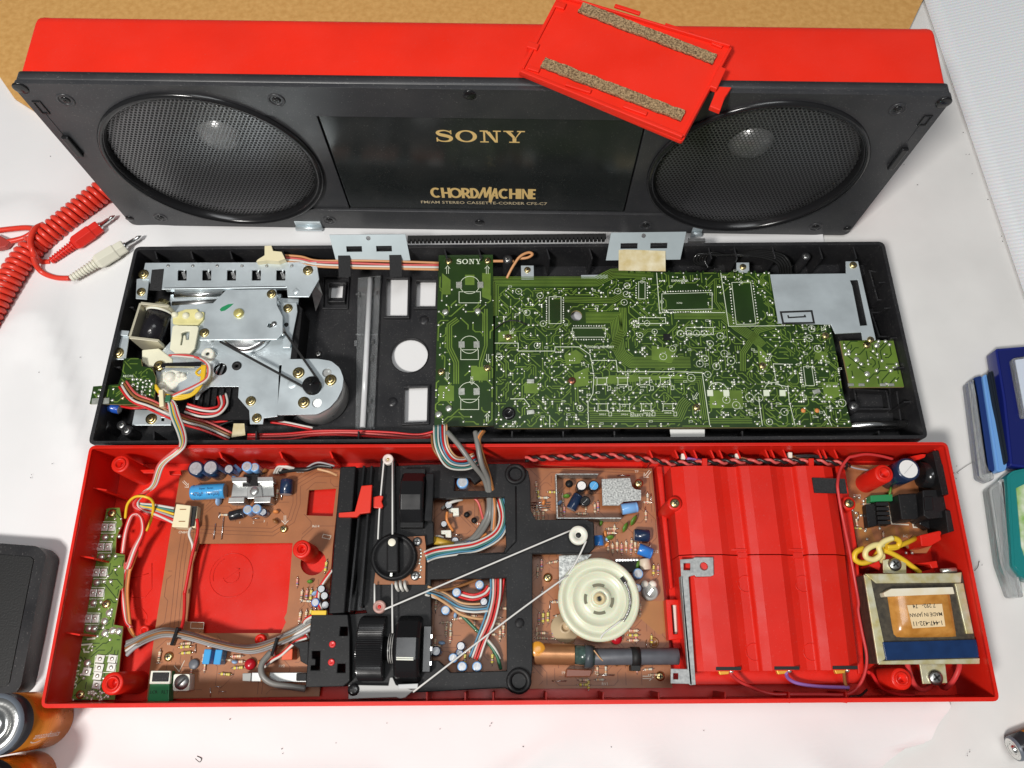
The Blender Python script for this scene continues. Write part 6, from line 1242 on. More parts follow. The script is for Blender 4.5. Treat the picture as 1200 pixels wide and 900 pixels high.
# ------------------------------------------------------------------ battery compartment
ZC = 37.0
prof = [(0.0, .30), (0.03, 1.0), (.115, 1.0), (.165, .78), (.235, .30), (.30, .30), (.335, .82), (.40, 1.0), (.475, 1.0), (.52, .70), (.575, .30), (.64, .30), (.675, .82), (.74, 1.0), (.84, 1.0), (.90, .70), (.97, .35), (1.0, .30)]
prof = [(0, .62), (.07, .92), (.15, 1.0), (.25, 1.0), (.30, .80), (.345, .70), (.40, .70), (.415, .92), (.47, 1.0), (.60, 1.0), (.645, .80), (.69, .70), (.745, .70), (.76, .92), (.82, 1.0), (.93, .96), (1.0, .55)]
def corrugated(name, tl, tr, br_, bl, dz):
    b = MB(); rows = []; Z0 = 26.0
    for (L, R_) in ((tl, tr), (bl, br_)):
        a = P(*L, ZC); c = P(*R_, ZC)
        rows.append([Vector((*(a.lerp(c, t)[:2]), Z0+(ZC-Z0)*h+dz)) for t, h in prof])
    n = len(prof); low = [[Vector((p.x, p.y, ZRF)) for p in (r[0], r[-1])] for r in rows]
    vs = rows[0]+rows[1]; b.add(vs, [(i, i+1, n+i+1, n+i) for i in range(n-1)])
    lo0 = [Vector((p.x, p.y, ZRF)) for p in rows[0]]; lo1 = [Vector((p.x, p.y, ZRF)) for p in rows[1]]
    b.add(rows[0]+lo0, [(i, i+1, n+i+1, n+i) for i in range(n-1)]); b.add(rows[1]+lo1, [(i, i+1, n+i+1, n+i) for i in range(n-1)])
    b.add([rows[0][0], rows[1][0], lo1[0], lo0[0]], [(0, 1, 2, 3)]); b.add([rows[0][-1], rows[1][-1], lo1[-1], lo0[-1]], [(0, 1, 2, 3)])
    return b.build(name, red_in, rear, bevel=0.7, seg=3)
bc = corrugated('battery_box', (787, 546), (978, 546), (994, 649.3), (797, 649.3), 0.5); bc2 = corrugated('battery_box', (797, 650.5), (994, 650.5), (1010, 785), (812, 787), 0)
for i in range(2):                                             # raised lands, hooks and mould circles on the box
    x0 = 858+i*65; MB().prism(PX([(x0-2, 643), (x0+25, 643), (x0+26, 646), (x0-1, 646)], ZC-3), ZC-8, ZC-2).build('land_end', red_in, bc, bevel=0.3)
    for yy, xx in ((684, 874+i*67), (764, 884+i*67)): q = P(xx, yy, ZC-3); MB().lathe((q.x, q.y, ZC-3.3), [(5.0, -0.4), (5.0, 0.35), (4.6, 0.35), (4.6, -0.4)], 28).build('mould_ring', red_in, bc2)
for x in (862, 927): MB().box(P(x+8, 651, ZC-3), (6, 3.4, 1.6)).build('hook', red_in, bc2, bevel=0.3)
for x in (826, 951): MB().prism(PX([(x-3, 537), (x+3, 537), (x+3, 548), (x-3, 548)], ZC), ZC-16, ZC).build('tab', red_in, bc, bevel=0.3)
MB().flat([(p.x, p.y) for p in (P(*R9(x, y), ZC+0.6) for x, y in ((325, 175), (358, 178), (372, 240), (336, 240)))], ZC+0.55).build('moulded_outline', red_in, bc) if 0 else None
for i, x in enumerate((852, 920, 988)):
    q = PX([(x-14, 781.5-i*.6), (x+15, 781.5-i*.6), (x+15.5, 785.5-i*.6), (x-14, 785.5-i*.6)], ZC-2.0); MB().prism(q, ZC-9, ZC+0.2).build('contact_slot', rubber, bc2)
    MB().prism(PX([(x-10, 786-i*.6), (x+3, 786-i*.6), (x+2, 790-i*.6), (x-8, 791-i*.6)], ZC-3), ZC-6, ZC-3).build('battery_contact', mat('ochre_contact', (0.70, 0.36, 0.04), 0.4, metal=0.3), bc2, bevel=0.3)
    MB().dome(P(x+5, 786-i*.6, ZC-3), 1.5, 1.2, 10).build('solder_joint', solder, bc2)
MB().prism(PX([(812, 786), (1010, 784), (1011, 801), (815, 803)], 20), ZRF, 20).build('box_foot', red_in, rear, bevel=0.6)
MB().prism(PX([(979, 546), (990, 546), (1006, 650), (1013, 790), (1006, 790)], 22), ZRF, 22).build('side_step', red_in, rear, bevel=0.6)
MB().prism(PX([(769, 546), (786, 546), (799, 690), (798, 760), (789, 760), (784, 690)], 10), ZRF, 10, [PX([(787, 706), (797, 706), (799, 744), (789, 744)], 10)]).build('side_step', red_in, rear, bevel=0.6)
MB().prism(PX([(769, 546), (776, 546), (789, 690), (785, 690)], 14), ZRF, 14).build('side_step', red_in, rear, bevel=0.6)
fo = PX(cc(R10, [(0, 212), (95, 212), (106, 442), (18, 452)]), 17); MB().prism(fo, 8, 17, [offset(fo, 3.2)]).build('slot_frame', red_in, rear, bevel=0.5)
MB().prism(PX([(788, 708), (795.5, 708), (797.5, 743), (790.5, 743)], 12), 9, 13).build('bright_gap_block', white_p, rear, bevel=0.3)  # white block added to stand in for light showing through the slot
boss(*R9(103, 350), ZRF, 38, 4.4, 1.5, rear, red_in); screw(*R9(103, 350), 38, rear, SCREW, 1.15); boss(*R9(1123, 350), ZRF, 30, 4.4, 1.5, rear, red_in); screw(*R9(1123, 350), 30, rear, SCREW, 1.15)
MB().prism(PX(cc(R9, [(908, 199), (1100, 206), (1115, 292), (922, 287)]), ZC+1.4), ZC+0.6, ZC+1.6).build('felt_pad', tape_bk, rear)
gb_ = mat('galvanised_bracket', (0.30, 0.31, 0.31), 0.5, metal=0.6, col2=(0.44, 0.45, 0.44), scale=500)
sb = plate('galvanised_bracket', [(797, 655.5), (812, 654.5), (814, 653), (836, 653), (836.5, 674), (833, 675.5), (816, 676), (814, 674), (807, 676), (815.5, 802.5), (808.5, 803), (808, 801.5), (786, 801), (786, 783.5), (806, 784), (799, 684)], ZC+2, 1.0, gb_, rear, [[(801, 660), (809, 660), (809, 668), (801, 668)], (lambda: circle(*P(825, 663.6, ZC+2)[:2], 2.4, 16)), [(789, 789), (795, 789), (795, 796), (789, 796)]], 0.25)
MB().obox(P(797.5, 676, ZC-1), P(808.5, 802, ZC-1), 0.9, 6).build('bracket_web', gb_, sb)
for x, y in ((825, 663.6), (805, 664)): MB().dome(P(x, y, ZC), 3.0, 0.4, 14).build('hole_floor', W['red'], sb) if 0 else None
# wires round the box
wire([k3(R10, 380, 645, 34), k3(R10, 430, 690, 28), k3(R10, 520, 735, 24), k3(R10, 620, 765, 24), k3(R10, 730, 768, 26), k3(R10, 900, 768, 26), k3(R10, 1060, 768, 26), k3(R10, 1130, 720, 26), k3(R10, 1168, 640, 26), k3(R10, 1178, 540, 26), k3(R10, 1150, 400, 26), k3(R10, 1128, 280, 26), k3(R10, 1130, 230, 26), k3(R10, 1112, 120, 26), k3(R9, 1130, 640, 30), k3(R9, 1085, 420, 38), k3(R9, 1062, 290, 40.5), k3(R9, 1058, 230, 40.5), k3(R9, 1075, 150, 36), k3(R9, 1120, 85, 34), k3(R11, 200, 125, 33), k3(R11, 270, 112, 30), k3(R11, 350, 120, 26), k3(R11, 430, 140, 22)], 0.95, rear, W['rose'], sub=6)
wire([k3(R10, 705, 640, 34), k3(R10, 720, 675, 28), k3(R10, 780, 705, 25), k3(R10, 900, 722, 25), k3(R10, 1075, 728, 25)], 1.1, rear, W['purple']); wire([k3(R10, 1045, 635, 33), k3(R10, 1050, 690, 28), k3(R10, 1065, 740, 22)], 1.0, rear, W['brown'])
wire([k3(R10, 1190, 640, 24), k3(R12, 310, 700, 22), k3(R12, 360, 775, 18), k3(R12, 450, 815, 14), k3(R12, 560, 825, 12)], 1.1, rear, W['red']); wire([k3(R10, 1080, 782, 20), k3(R10, 1140, 775, 18), k3(R10, 1180, 740, 16)], 0.7, rear, W['black'])
base_ = smooth_path([P(*q) for q in ((616, 538, 24), (660, 536, 28), (720, 534.5, 32), (760, 539, 33), (795, 543, 33), (850, 541, 34), (930, 540.5, 34), (985, 543, 32), (992, 548, 26))], 14)
for ph, c in ((0, 'pink'), (math.pi, 'black')):
    pts = []; s_ = 0
    for i, p in enumerate(base_):
        if i: s_ += (p-base_[i-1]).length
        t = (base_[min(i+1, len(base_)-1)]-base_[max(i-1, 0)]).normalized(); n_ = Vector((-t.y, t.x, 0)).normalized(); w_ = s_/11*2*math.pi+ph
        pts.append(p+n_*math.cos(w_)*1.15+Vector((0, 0, 1))*math.sin(w_)*1.15)
    MB().tube(pts, 1.0, 7, sub=3).build('twisted_lead', W[c], rear, recalc=False)
for x, y, c in ((145, 78, 'purple'), (460, 78, 'tan'), (770, 70, 'brown')):
    MB().obox(P(*R9(x-6, y), 30), P(*R9(x+18, y+2), 30), 4.0, 4).build('terminal', white_p, rear, bevel=0.5); wire([k3(R9, x+10, y+3, 30), k3(R9, x+60, y+14, 30), k3(R9, x+140, y+24, 30)], 1.1, rear, W[c])
    wire([k3(R9, x-40, y-12, 26), k3(R9, x-10, y-4, 30)], 0.9, rear, W['black'])
for dy in (0, 8): wire([k3(R9, 800, 72+dy, 30), k3(R9, 900, 68+dy, 31), k3(R9, 1000, 84+dy, 30), k3(R9, 1100, 110+dy, 24), k3(R11, 180, 175+dy, 18)], 0.9, rear, W['black'])
wire([k3(R11, 120, 150, 20), k3(R11, 200, 190, 18), k3(R11, 290, 205, 16)], 0.6, rear, W['lgrey'])

# ------------------------------------------------------------------ power board
ZW = 10.0
pw = MB().prism(PX([(987, 545), (1075, 545), (1094, 636), (1086, 648), (1072, 648), (1062, 640), (1006, 646), (1000, 610)], ZW), ZW-1.6, ZW, m=1, top_m=0).build('power_board', [pcb_b, pcb_e], rear)
b = MB()
for pts in ([(230, 560), (300, 545), (330, 620), (260, 650)], [(380, 540), (440, 530), (450, 600), (390, 620)], [(460, 540), (525, 535), (530, 590), (480, 600)], [(200, 400), (250, 395), (260, 470), (215, 480)]): b.flat(PX(cc(R11, pts), ZW), ZW+0.06)
b.build('copper_runs', pcb_bc, pw, recalc=False)
big = ecap(*R11(523, 198), ZW, 7.4, 27, pw, sl_navy, sl_white)
gl = MB().prism(PX(cc(R11, [(300, 352), (430, 345), (432, 385), (302, 390)]), 17), ZW, 17).build('green_connector', mat('green_nylon', (0.02, 0.24, 0.08), 0.4), pw, bevel=0.4)
disc_cap(*R11(415, 335), ZW, 4.4, 70, pw, gcap)
fin = MB().prism(PX(cc(R11, [(272, 408), (330, 398), (340, 530), (286, 540)]), 16), ZW, 16).build('rectifier', black_mt, pw, bevel=0.4)
for i in range(5): MB().box(P(*R11(355+i*3, 410+i*27), 15), (8, 2.2, 8)).build('cooling_fin', black_mt, fin, bevel=0.2)
js = MB()
for x, y in ((205, 360), (235, 365), (260, 385), (200, 395), (195, 440), (215, 455), (245, 470), (270, 560), (355, 545), (395, 435), (380, 400), (280, 610), (510, 690), (545, 690)): js.dome(P(*R11(x, y), ZW), 1.1, 0.8, 8)
js.build('solder_joints', solder, pw, kind='stuff')
b = MB()
for pts in ([(400, 395), (425, 520), (525, 525)], [(548, 520), (552, 540), (640, 542)], [(258, 440), (275, 560)], [(385, 520), (390, 480)]): b.ribbon(PX(cc(R11, pts), ZW), 0.8, ZW+0.13)
for x, y, t in ((222, 362, 'C903'), (200, 545, 'J1'), (505, 598, 'AC')): c = P(*R11(x, y), ZW); b.text(t, ZW+0.12, IDENT, c.x, c.y, 2.4)
b.build('printed_legend', MATS['white_print_brown'], pw, recalc=False, kind='stuff')
jk = MB().prism(PX(cc(R11, [(605, 322), (700, 318), (735, 345), (772, 350), (785, 440), (760, 480), (640, 490), (612, 470)]), 30), ZRF, 30).build('power_socket', black_mt, rear, bevel=0.7)
MB().prism(PX(cc(R11, [(664, 92), (700, 88), (722, 170), (740, 175), (775, 345), (722, 350)]), 36), ZRF, 36).build('socket_flange', black_mt, jk, bevel=0.5); MB().prism(PX(cc(R11, [(738, 438), (780, 440), (796, 560), (755, 572)]), 34), ZRF, 34).build('socket_flange', black_mt, jk, bevel=0.5)
MB().prism(PX(cc(R11, [(462, 345), (572, 338), (585, 480), (575, 492), (484, 494)]), 24), ZW, 24).build('switch_block', black_mt, jk, bevel=0.8); MB().cyl(P(*R11(590, 230), 24), P(*R11(690, 240), 24), 8, 9, n=28).build('socket_barrel', black_gl, jk)
MB().prism(PX(cc(R11, [(615, 360), (665, 358), (672, 438), (622, 440)]), 31), 29, 31).build('socket_key', black_gl, jk, bevel=0.4); MB().prism(PX(cc(R11, [(575, 400), (640, 395), (650, 550), (590, 520)]), 18), ZW, 18).build('socket_body', black_gl, jk, bevel=0.5); MB().prism(PX(cc(R11, [(590, 140), (660, 120), (690, 200), (600, 210)]), 20), ZW, 20).build('socket_body', black_gl, jk, bevel=0.8)
MB().prism(PX(cc(R11, [(590, 586), (700, 560), (728, 566), (712, 585), (718, 612), (652, 650), (600, 650)]), 26), ZRF, 26).build('red_holder', red_in, rear, bevel=0.5)
MB().prism(PX(cc(R11, [(570, 752), (690, 735), (698, 775), (660, 782), (650, 760)]), 28), ZRF, 28).build('red_fin', red_in, rear, bevel=0.4); MB().prism(PX(cc(R11, [(290, 760), (350, 735), (362, 765), (352, 795)]), 26), ZRF, 26).build('red_fin', red_in, rear, bevel=0.4)
MB().prism(PX(cc(R11, [(530, 125), (600, 110), (628, 112), (620, 130), (560, 150)]), 28), ZRF, 28).build('red_fin', red_in, rear, bevel=0.4)
# knotted yellow mains wire
yl = W['yellow']; ym = mat('cream_yellow_lead', (0.82, 0.70, 0.30), 0.35)
wire([k3(R11, 262, 662, 30), k3(R11, 215, 685, 30), k3(R11, 208, 725, 29), k3(R11, 250, 748, 29), k3(R11, 310, 730, 31), k3(R11, 345, 690, 36), k3(R11, 375, 640, 38), k3(R11, 430, 605, 38), k3(R11, 468, 620, 36), k3(R11, 455, 655, 34), k3(R11, 395, 662, 35)], 1.75, rear, yl, 'knotted_lead')
wire([k3(R11, 375, 640, 40), k3(R11, 320, 645, 41), k3(R11, 275, 675, 41), k3(R11, 275, 715, 40), k3(R11, 320, 728, 39), k3(R11, 358, 700, 40), k3(R11, 350, 655, 41), k3(R11, 380, 622, 41), k3(R11, 430, 602, 41)], 1.75, rear, ym, 'knotted_lead')
wire([k3(R11, 355, 670, 34), k3(R11, 410, 685, 33), k3(R11, 480, 722, 30), k3(R11, 540, 765, 28), k3(R11, 590, 805, 26)], 1.6, rear, yl, 'knotted_lead'); wire([k3(R11, 395, 655, 36), k3(R11, 460, 650, 34), k3(R11, 548, 612, 26), k3(R11, 560, 600, 12)], 1.6, rear, yl, 'knotted_lead'); wire([k3(R11, 330, 690, 30), k3(R11, 372, 700, 30), k3(R11, 365, 740, 24)], 1.5, rear, ym, 'knotted_lead')

# ------------------------------------------------------------------ transformer
ZX = 36.0
lam = mat('dark_laminations', (0.055, 0.048, 0.038), 0.45, metal=0.4, col2=(0.10, 0.085, 0.06), scale=400)
xf = MB().prism(PX(cc(R12, [(262, 118), (838, 100), (905, 440), (940, 636), (345, 640)]), ZX), 4, ZX).build('transformer', lam, rear, bevel=0.5)
for i in range(12): MB().obox(P(*R12(262, 120), ZX-2-i*2.6)-Vector((0.15, 0, 0)), P(*R12(345, 638), ZX-2-i*2.6)-Vector((0.15, 0, 0)), 0.5, 0.8).build('lamination', rust_mtl if i % 3 == 0 else steel_dk, xf)
plate('clamp_bar', cc(R12, [(262, 116), (300, 132), (352, 385), (378, 505), (388, 612), (345, 640)]), ZX+1.2, 1.4, gold_mtl, xf, (), 0.35)
plate('clamp_bar', cc(R12, [(268, 112), (800, 108), (836, 102), (832, 164), (335, 168)]), ZX+1.5, 1.4, gold_mtl, xf, (), 0.35); plate('clamp_bar', cc(R12, [(795, 168), (845, 166), (906, 462), (862, 464)]), ZX+1.2, 1.4, gold_mtl, xf, (), 0.35)
plate('lower_clamp', cc(R12, [(350, 622), (942, 606), (942, 640), (350, 644)]), ZX+0.8, 1.6, gold_mtl, xf, (), 0.35)
plate('blue_band', cc(R12, [(372, 512), (600, 506), (920, 496), (930, 540), (938, 602), (800, 606), (392, 618)]), ZX+2.0, 2.4, mat('blue_lacquer', (0.006, 0.028, 0.10), 0.25, coat=0.3, var=0.15, scale=150), xf, (), 0.4)
plate('bobbin_edge', cc(R12, [(378, 222), (420, 200), (785, 190), (795, 230), (385, 246)]), ZX+5.5, 6, mat('stained_white_bobbin', (0.74, 0.66, 0.48), 0.45, col2=(0.80, 0.77, 0.68), scale=90), xf, (), 0.4)
# varnished winding: a soft barrel
b = MB(); g0 = [P(*R12(*p), ZX) for p in ((392, 238), (772, 236), (812, 488), (432, 492))]; NU, NV = 16, 10; vs = []
for j in range(NV+1):
    for i in range(NU+1):
        u, v = i/NU, j/NV; p = g0[0].lerp(g0[1], u).lerp(g0[3].lerp(g0[2], u), v)
        e = (1-abs(2*u-1)**4)**.5*(1-max(0, (v-.55)/.45)**3)**.5 if v < 1 and 0 < u < 1 else 0
        vs.append((p.x, p.y, ZX-1+6.2*e))
b.add(vs, [(j*(NU+1)+i, j*(NU+1)+i+1, (j+1)*(NU+1)+i+1, (j+1)*(NU+1)+i) for j in range(NV) for i in range(NU)], 0, True)
wd_ = b.build('varnished_winding', mat('amber_varnish', (0.42, 0.17, 0.025), 0.28, col2=(0.60, 0.28, 0.06), scale=170, coat=0.4), xf)
lb = PX(cc(R12, [(515, 296), (720, 288), (740, 420), (548, 432)]), ZX+5.6); lab = MB().prism(lb, ZX+5.3, ZX+5.5).build('paper_label', mat('yellowed_label', (0.78, 0.60, 0.36), 0.6, var=0.05, scale=120), xf)
lx = (Vector(lb[0])-Vector(lb[1])).normalized(); ly = Vector((-lx.y, lx.x)); lc = (Vector(lb[0])+Vector(lb[2]))/2
def labfn(x, y, z): q = lc+lx*x+ly*y; return (q.x, q.y, z)
b = MB(); b.text('1-447-432-11', ZX+5.56, labfn, 0, 3.0, 3.6, 0.92, 0.01); b.text('MADE IN JAPAN', ZX+5.56, labfn, 0, -1.6, 3.0, 0.9, 0.01); b.text('7 292-   74', ZX+5.56, labfn, 0, -6.6, 3.2, 0.95, 0.01); b.build('print', rubber, lab, recalc=False)
e1_ = plate('mounting_ear', cc(R11, [(375, 732), (400, 726), (490, 728), (510, 745), (512, 812), (376, 808)]), 30, 1.2, gold_mtl, xf, (), 0.3); screw(*R11(440, 757), 30, xf, SCREW_S, 1.7)
plate('mounting_ear', cc(R12, [(588, 636), (738, 630), (752, 752), (608, 758)]), 28, 1.2, gold_mtl, xf, (), 0.3); screw(*R12(678, 720), 28, xf, SCREW_S, 1.8)
MB().cyl(P(*R12(715, 96), ZX-1), P(*R12(800, 88), ZX-1), 1.4, n=10).build('lead_end', solder, xf)
wire([k3(R12, 512, 618, 34), k3(R12, 528, 690, 30), k3(R12, 560, 765, 26), k3(R12, 605, 792, 22), k3(R12, 650, 770, 16)], 1.6, rear, W['rose']); wire([k3(R12, 818, 612, 34), k3(R12, 820, 660, 30), k3(R12, 790, 730, 26), k3(R12, 745, 778, 20), k3(R12, 715, 770, 14)], 1.6, rear, W['rose'])

# further small parts crowding the brown boards
rp = random.Random(12)
def scatter(poly_px, n, z, parent, kinds, mind=3.2):
    done = []; xs = [p[0] for p in poly_px]; ys = [p[1] for p in poly_px]; t_ = 0
    while len(done) < n and t_ < n*30:
        t_ += 1; x = rp.uniform(min(xs), max(xs)); y = rp.uniform(min(ys), max(ys))
        if not inside((x, y), poly_px): continue
        if any(abs(x-a)+abs(y-c) < mind*2 for a, c in done): continue
        done.append((x, y)); k = rp.choice(kinds)
        if k == 'r': resistor(x, y, z, rp.choice((0, 90))+rp.uniform(-5, 5), parent, None, 0.72)
        elif k == 'j': 
            d = rp.choice(((7, 0), (0, 7), (0, 10))); MB().tube([P(x, y, z), P(x, y, z+1), P(x+d[0], y+d[1], z+1), P(x+d[0], y+d[1], z)], 0.28, 5, smooth=False).build('jumper_wire', steel, parent)
        elif k == 'd': disc_cap(x, y, z, rp.uniform(1.6, 2.6), rp.uniform(0, 180), parent, rp.choice((gcap, W['brown'], W['orange'], MATS['pale_blue_epoxy'])))
        elif k == 'e': ecap(x, y, z, rp.choice((2.2, 2.6)), rp.choice((7, 9)), parent, rp.choice((sl_navy, sl_black, sl_blue)))
        elif k == 't': MB().dome(P(x, y, z+3), 2.0, 1.6, 10).build('transistor', black_mt, parent)
scatter([(628, 560), (648, 560), (648, 604), (628, 604)], 4, ZT, tun, 'rrd'); scatter([(628, 700), (655, 705), (660, 755), (628, 755)], 6, ZT, tun, 'rrdj'); scatter([(704, 612), (725, 612), (725, 650), (704, 650)], 5, ZT, tun, 'rjd')
scatter([(752, 560), (762, 560), (772, 680), (764, 680)], 5, ZT, tun, 'rjr'); scatter([(655, 572), (700, 590), (700, 603), (656, 603)], 4, ZT, tun, 'rd'); scatter([(715, 738), (760, 745), (776, 752), (715, 754)], 5, ZT, tun, 'rdj'); scatter([(640, 785), (770, 782), (775, 804), (640, 806)], 7, ZT, tun, 'rjr')
scatter([(510, 590), (570, 590), (560, 640), (512, 640)], 9, ZT, tun, 'rdjte'); scatter([(510, 700), (560, 715), (552, 770), (512, 760)], 10, ZT, tun, 'rrdjte'); scatter([(572, 700), (590, 700), (590, 780), (566, 780)], 6, ZT, tun, 'rrj')
scatter([(205, 752), (262, 756), (262, 785), (205, 785)], 7, ZL, amp, 'rrj'); scatter([(262, 750), (330, 760), (335, 782), (262, 784)], 6, ZL, amp, 'rdj'); scatter([(348, 670), (376, 670), (370, 735), (346, 735)], 5, ZL, amp, 'rde'); scatter([(255, 590), (330, 592), (325, 612), (255, 612)], 5, ZL, amp, 'rjd'); scatter([(232, 803), (280, 803), (280, 815), (232, 815)], 3, ZL, amp, 'rj')
scatter([(1000, 575), (1035, 590), (1040, 630), (1004, 630)], 6, ZW, pw, 'rjd')
# ================================================================== things round the radio
# coiled red cord with a red and a white jack plug
cord_m = mat('red_cord_rubber', (0.74, 0.050, 0.028), 0.3, rvar=0.05)
cord = thing('coiled_cord', 'coiled red audio cord with one red and one white jack plug', 'cord', P(60, 300, 0))
axis = [P(x, y, 9) for x, y in ((127, 219), (103, 237), (70, 264), (42, 286), (23, 308), (8, 331), (-8, 360), (-26, 396))]
ax = smooth_path(axis, 12); seg = [0]
for a, b_ in zip(ax, ax[1:]): seg.append(seg[-1]+(b_-a).length)
def at_len(s):
    for i in range(len(seg)-1):
        if seg[i] <= s <= seg[i+1]: t = (s-seg[i])/(seg[i+1]-seg[i]+1e-9); return ax[i].lerp(ax[i+1], t), (ax[i+1]-ax[i]).normalized()
    return ax[-1], (ax[-1]-ax[-2]).normalized()
pts = []; pitch = 4.75; s = 0.0; k = 0
while s < seg[-1]:
    c, t = at_len(s); side = Vector((-t.y, t.x, 0)).normalized(); a = 2*math.pi*s/pitch
    pts.append(c+side*math.cos(a)*6.9+Vector((0, 0, 1))*math.sin(a)*6.6); s += pitch/18
MB().tube(pts, 2.2, 7, smooth=False).build('coil', cord_m, cord, recalc=False)
CL = crop(0, 190, 4.285)
def cl(x, y, z): q = CL(x, y); return (q[0], q[1], z)
lead = [cl(-60, 350, 3), cl(60, 335, 3), cl(140, 330, 4), cl(170, 345, 4), cl(120, 380, 3), cl(40, 400, 3)]
wire(lead, 2.1, cord, cord_m, 'lead')
wire([cl(255, 500, 3), cl(205, 498, 4), cl(168, 455, 17), cl(152, 395, 19), cl(175, 335, 18), cl(215, 312, 12)], 2.0, cord, cord_m, 'lead')
wire([cl(350, 583, 3), cl(280, 580, 3), cl(215, 555, 4), cl(180, 515, 9), cl(165, 470, 16)], 2.0, cord, cord_m, 'lead')
MB().prism(PX([CL(-20, 360), CL(30, 385), CL(55, 400), CL(30, 428), CL(-20, 440)], 4), 0.5, 5).build('clip', mat('dark_red_clip', (0.42, 0.05, 0.04), 0.35), cord, bevel=1)
def plug(tip, end, m, name):
    z = 5.5; a = P(*CL(*tip), z); e = P(*CL(*end), z); d = e-a; L = d.length
    b = MB(); f = L
    b.lathe(a, [(0.3, 0), (1.3, .03*f), (1.75, .055*f), (1.2, .085*f), (1.75, .10*f), (1.75, .215*f), (2.6, .215*f), (2.6, .24*f)], 14, axis=d)
    o = b.build(name, m, cord); o.data.materials.clear(); o.data.materials.append(steel)
    b = MB(); b.lathe(a, [(0.5, .238*f), (5.0, .24*f), (5.3, .27*f), (5.3, .36*f), (6.0, .37*f), (6.0, .60*f), (5.0, .635*f), (3.7, .65*f)], 6, axis=d, smooth=False)
    n = 9
    for i in range(n):
        h = (.65+.35*i/n)*f; r = 3.9-1.1*i/n; b.lathe(a, [(r*0.75, h), (r, h+.004*f), (r, h+.022*f), (r*0.75, h+.026*f), (r*0.72, h+.039*f)], 12, axis=d)
    sh = b.build('plug_sleeve', m, o, bevel=0.35)
plug((577, 268), (255, 498), mat('red_plug', (0.72, 0.03, 0.02), 0.3), 'red_plug'); plug((710, 370), (355, 585), mat('ivory_plug', (0.74, 0.72, 0.60), 0.4), 'white_plug')

# black case lid at the left edge
zl = 16
lp = PX([(-60, 632), (44, 640), (54, 650), (24, 806), (10, 818), (-70, 830)], zl)
o = thing('black_case', 'black plastic case with a raised edge lying by the batteries', 'case', P(10, 740, 0))
MB().prism(rounded(lp, 3), 0.2, zl).build('shell', black, o, bevel=2.2, seg=3)
lp2 = offset(rounded(lp, 3), 7); MB().prism(lp2, zl-0.2, zl+0.7).build('raised_panel', mat('grained_black_plastic', (0.013, 0.013, 0.013), 0.45, bump=0.2, bscale=900), o, bevel=0.5)

# batteries
orange = mat('copper_orange_wrap', (0.62, 0.20, 0.018), 0.28, metal=0.45, rvar=0.05); blackw = mat('black_wrap', (0.028, 0.026, 0.030), 0.25, coat=0.3); tin = mat('tin_can', (0.76, 0.76, 0.74), 0.25, metal=1.0)
def battery(base, axis, r, L, name, label, txt=True, rot0=0.0):
    o = thing(name, label, 'battery', base, 'batteries'); d = Vector(axis).normalized(); base = Vector(base)
    b = MB(); b.lathe(base, [(0.1, 0.2), (r*0.86, 0), (r, 1.2), (r, L*0.80), (r, L*0.80), (r, L-1.6), (r*0.93, L-0.4), (r*0.88, L-0.3)], 40, axis=d, ms=[1, 1, 0, 0, 2, 2, 2]); b.build('wrap', [orange, tin, blackw], o)
    b = MB(); b.lathe(base, [(r*0.89, L-0.5), (r*0.86, L+0.2), (r*0.62, L+0.1), (r*0.58, L-0.6), (r*0.42, L-0.5), (r*0.38, L+0.5), (r*0.3, L+1.4), (0.1, L+1.5)], 36, axis=d); b.build('terminal', tin, o)
    b = MB(); b.lathe(base, [(r*1.01, L-1.5), (r*0.96, L-0.2), (r*0.87, L+0.1)], 36, axis=d); b.build('seal_ring', mat('slate_seal', (0.13, 0.15, 0.18), 0.35), o)
    if txt:
        a = Vector((1, 0, 0)) if abs(d.x) < 0.9 else Vector((0, 1, 0)); a = (a-d*a.dot(d)).normalized(); c = d.cross(a)
        def fn(x, y, w_): t = rot0+y/r; return tuple(base+d*(L*0.44-x)+(a*math.cos(t)+c*math.sin(t))*(r+w_))
        pr = mat('white_print', (0.82, 0.80, 0.76), 0.4)
        b = MB(); b.text('amazonbasics', 0.06, fn, 0, 0, 5.2, 0.92); b.text('4  ···', 0.06, fn, -8, -5.2, 2.6, 1.0) if 0 else None
        b.ribbon([(-13+1.2*i, -1.6-1.0*math.sin(math.pi*i/8)) for i in range(9)], 0.6, 0.07, fn); b.build('print', pr, o, recalc=False)
    return o
t1 = P(-9, 850, 54); t1.z = 0.3; battery(t1, (0, 0, 1), 16, 53.5, 'battery', 'orange and black battery standing upright against the red tray corner', True, -0.55)
battery(t1+Vector((-2.0, -33.5, 0)), (0, 0, 1), 16, 53.5, 'battery', 'orange and black battery standing behind the one at the tray corner, away from the tray', False)
a = P(1187, 878, 7.3); ax_ = Vector((1, 0.32, 0)).normalized(); battery(a+ax_*49, -ax_, 7.2, 49, 'battery', 'small orange battery lying on its side on grey white paper', False)

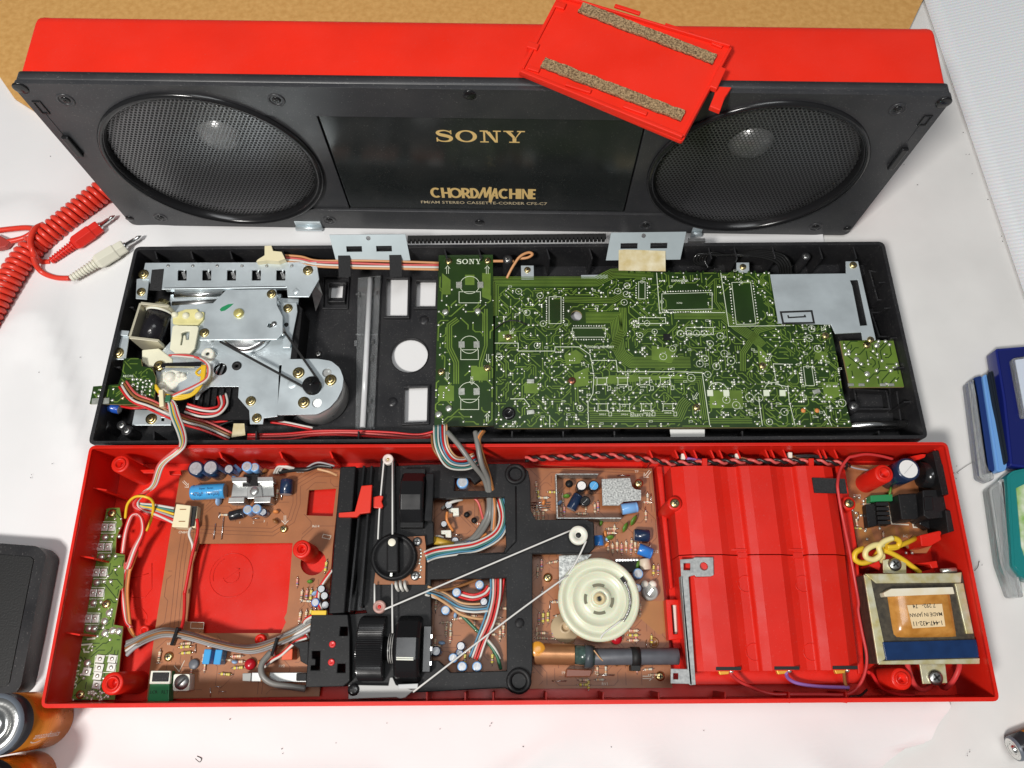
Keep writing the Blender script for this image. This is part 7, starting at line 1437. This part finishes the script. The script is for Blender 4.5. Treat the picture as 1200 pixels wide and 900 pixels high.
# plastic cases at the right edge
def pmat(n, c, tr=0.0, r=0.2): return mat(n, c, r, trans=tr, coat=0.3, ior=1.3 if tr else 1.45)
def case(name, label, pts, z0, z1, m, inner=None, group='plastic cases at the table edge', cat='plastic case'):
    o = thing(name, label, cat, tuple(P(*pts[0], z0)[:2])+(z0,), group)
    po = rounded(PX(pts, z1), 2.0); MB().prism(po, z0, z1).build('shell', m, o, bevel=0.7)
    try:
        q = offset(po, 1.6); MB().prism(q, z1-0.1, z1+0.5).build('raised_lid', inner or m, o, bevel=0.3)
    except Exception: pass
    return o
clr = pmat('clear_polystyrene', (0.90, 0.92, 0.92), 0.85, 0.12)
case('plastic_case', 'clear empty plastic case at the edge of the blue stack', [(1134, 448), (1142, 443), (1147, 470), (1158, 545), (1166, 560), (1160, 565), (1148, 560)], 0, 7, clr)
case('plastic_case', 'thin navy blue plastic case between the clear and light blue ones', [(1140, 443), (1150, 440), (1166, 552), (1156, 556)], 0, 7, pmat('navy_shell', (0.012, 0.035, 0.16)))
case('plastic_case', 'thin light blue plastic case beside the navy one', [(1151, 441), (1156, 438), (1180, 545), (1178, 552), (1168, 553)], 0, 8.5, pmat('light_blue_shell', (0.16, 0.36, 0.72)))
case('plastic_case', 'thin black plastic case leaning on the big blue case', [(1157, 437), (1164, 434), (1182, 540), (1177, 546)], 0, 10, pmat('black_shell', (0.012, 0.018, 0.03)))
case('plastic_case', 'big glossy blue plastic case on top of the stack', [(1166, 409), (1203, 406), (1240, 552), (1184, 546), (1176, 470)], 0, 11, pmat('blue_shell', (0.010, 0.018, 0.17)), pmat('deep_blue_lid', (0.008, 0.014, 0.12)))
o = case('plastic_case', 'clear case with a pale label lying on the big blue case', [(1186, 420), (1240, 412), (1248, 480), (1199, 490)], 11.8, 15.5, clr, mat('pale_insert', (0.62, 0.68, 0.78), 0.4))
o = case('plastic_case', 'teal plastic case with a green insert below the blue stack', [(1180, 558), (1186, 552), (1206, 548), (1245, 690), (1196, 676), (1186, 664)], 0, 11, pmat('teal_shell', (0.02, 0.27, 0.27), 0.25))
MB().prism(PX([(1191, 572), (1215, 560), (1235, 650), (1206, 668), (1197, 640)], 12), 10.5, 12).build('insert', mat('green_leaf_print', (0.20, 0.42, 0.05), 0.5, col2=(0.80, 0.82, 0.72), scale=90), o)
case('plastic_case', 'empty clear hinged case under the teal one', [(1159, 572), (1176, 560), (1184, 640), (1200, 700), (1186, 700), (1172, 660)], 0, 8, clr)
# loose grey wisps of wire and dust on the paper
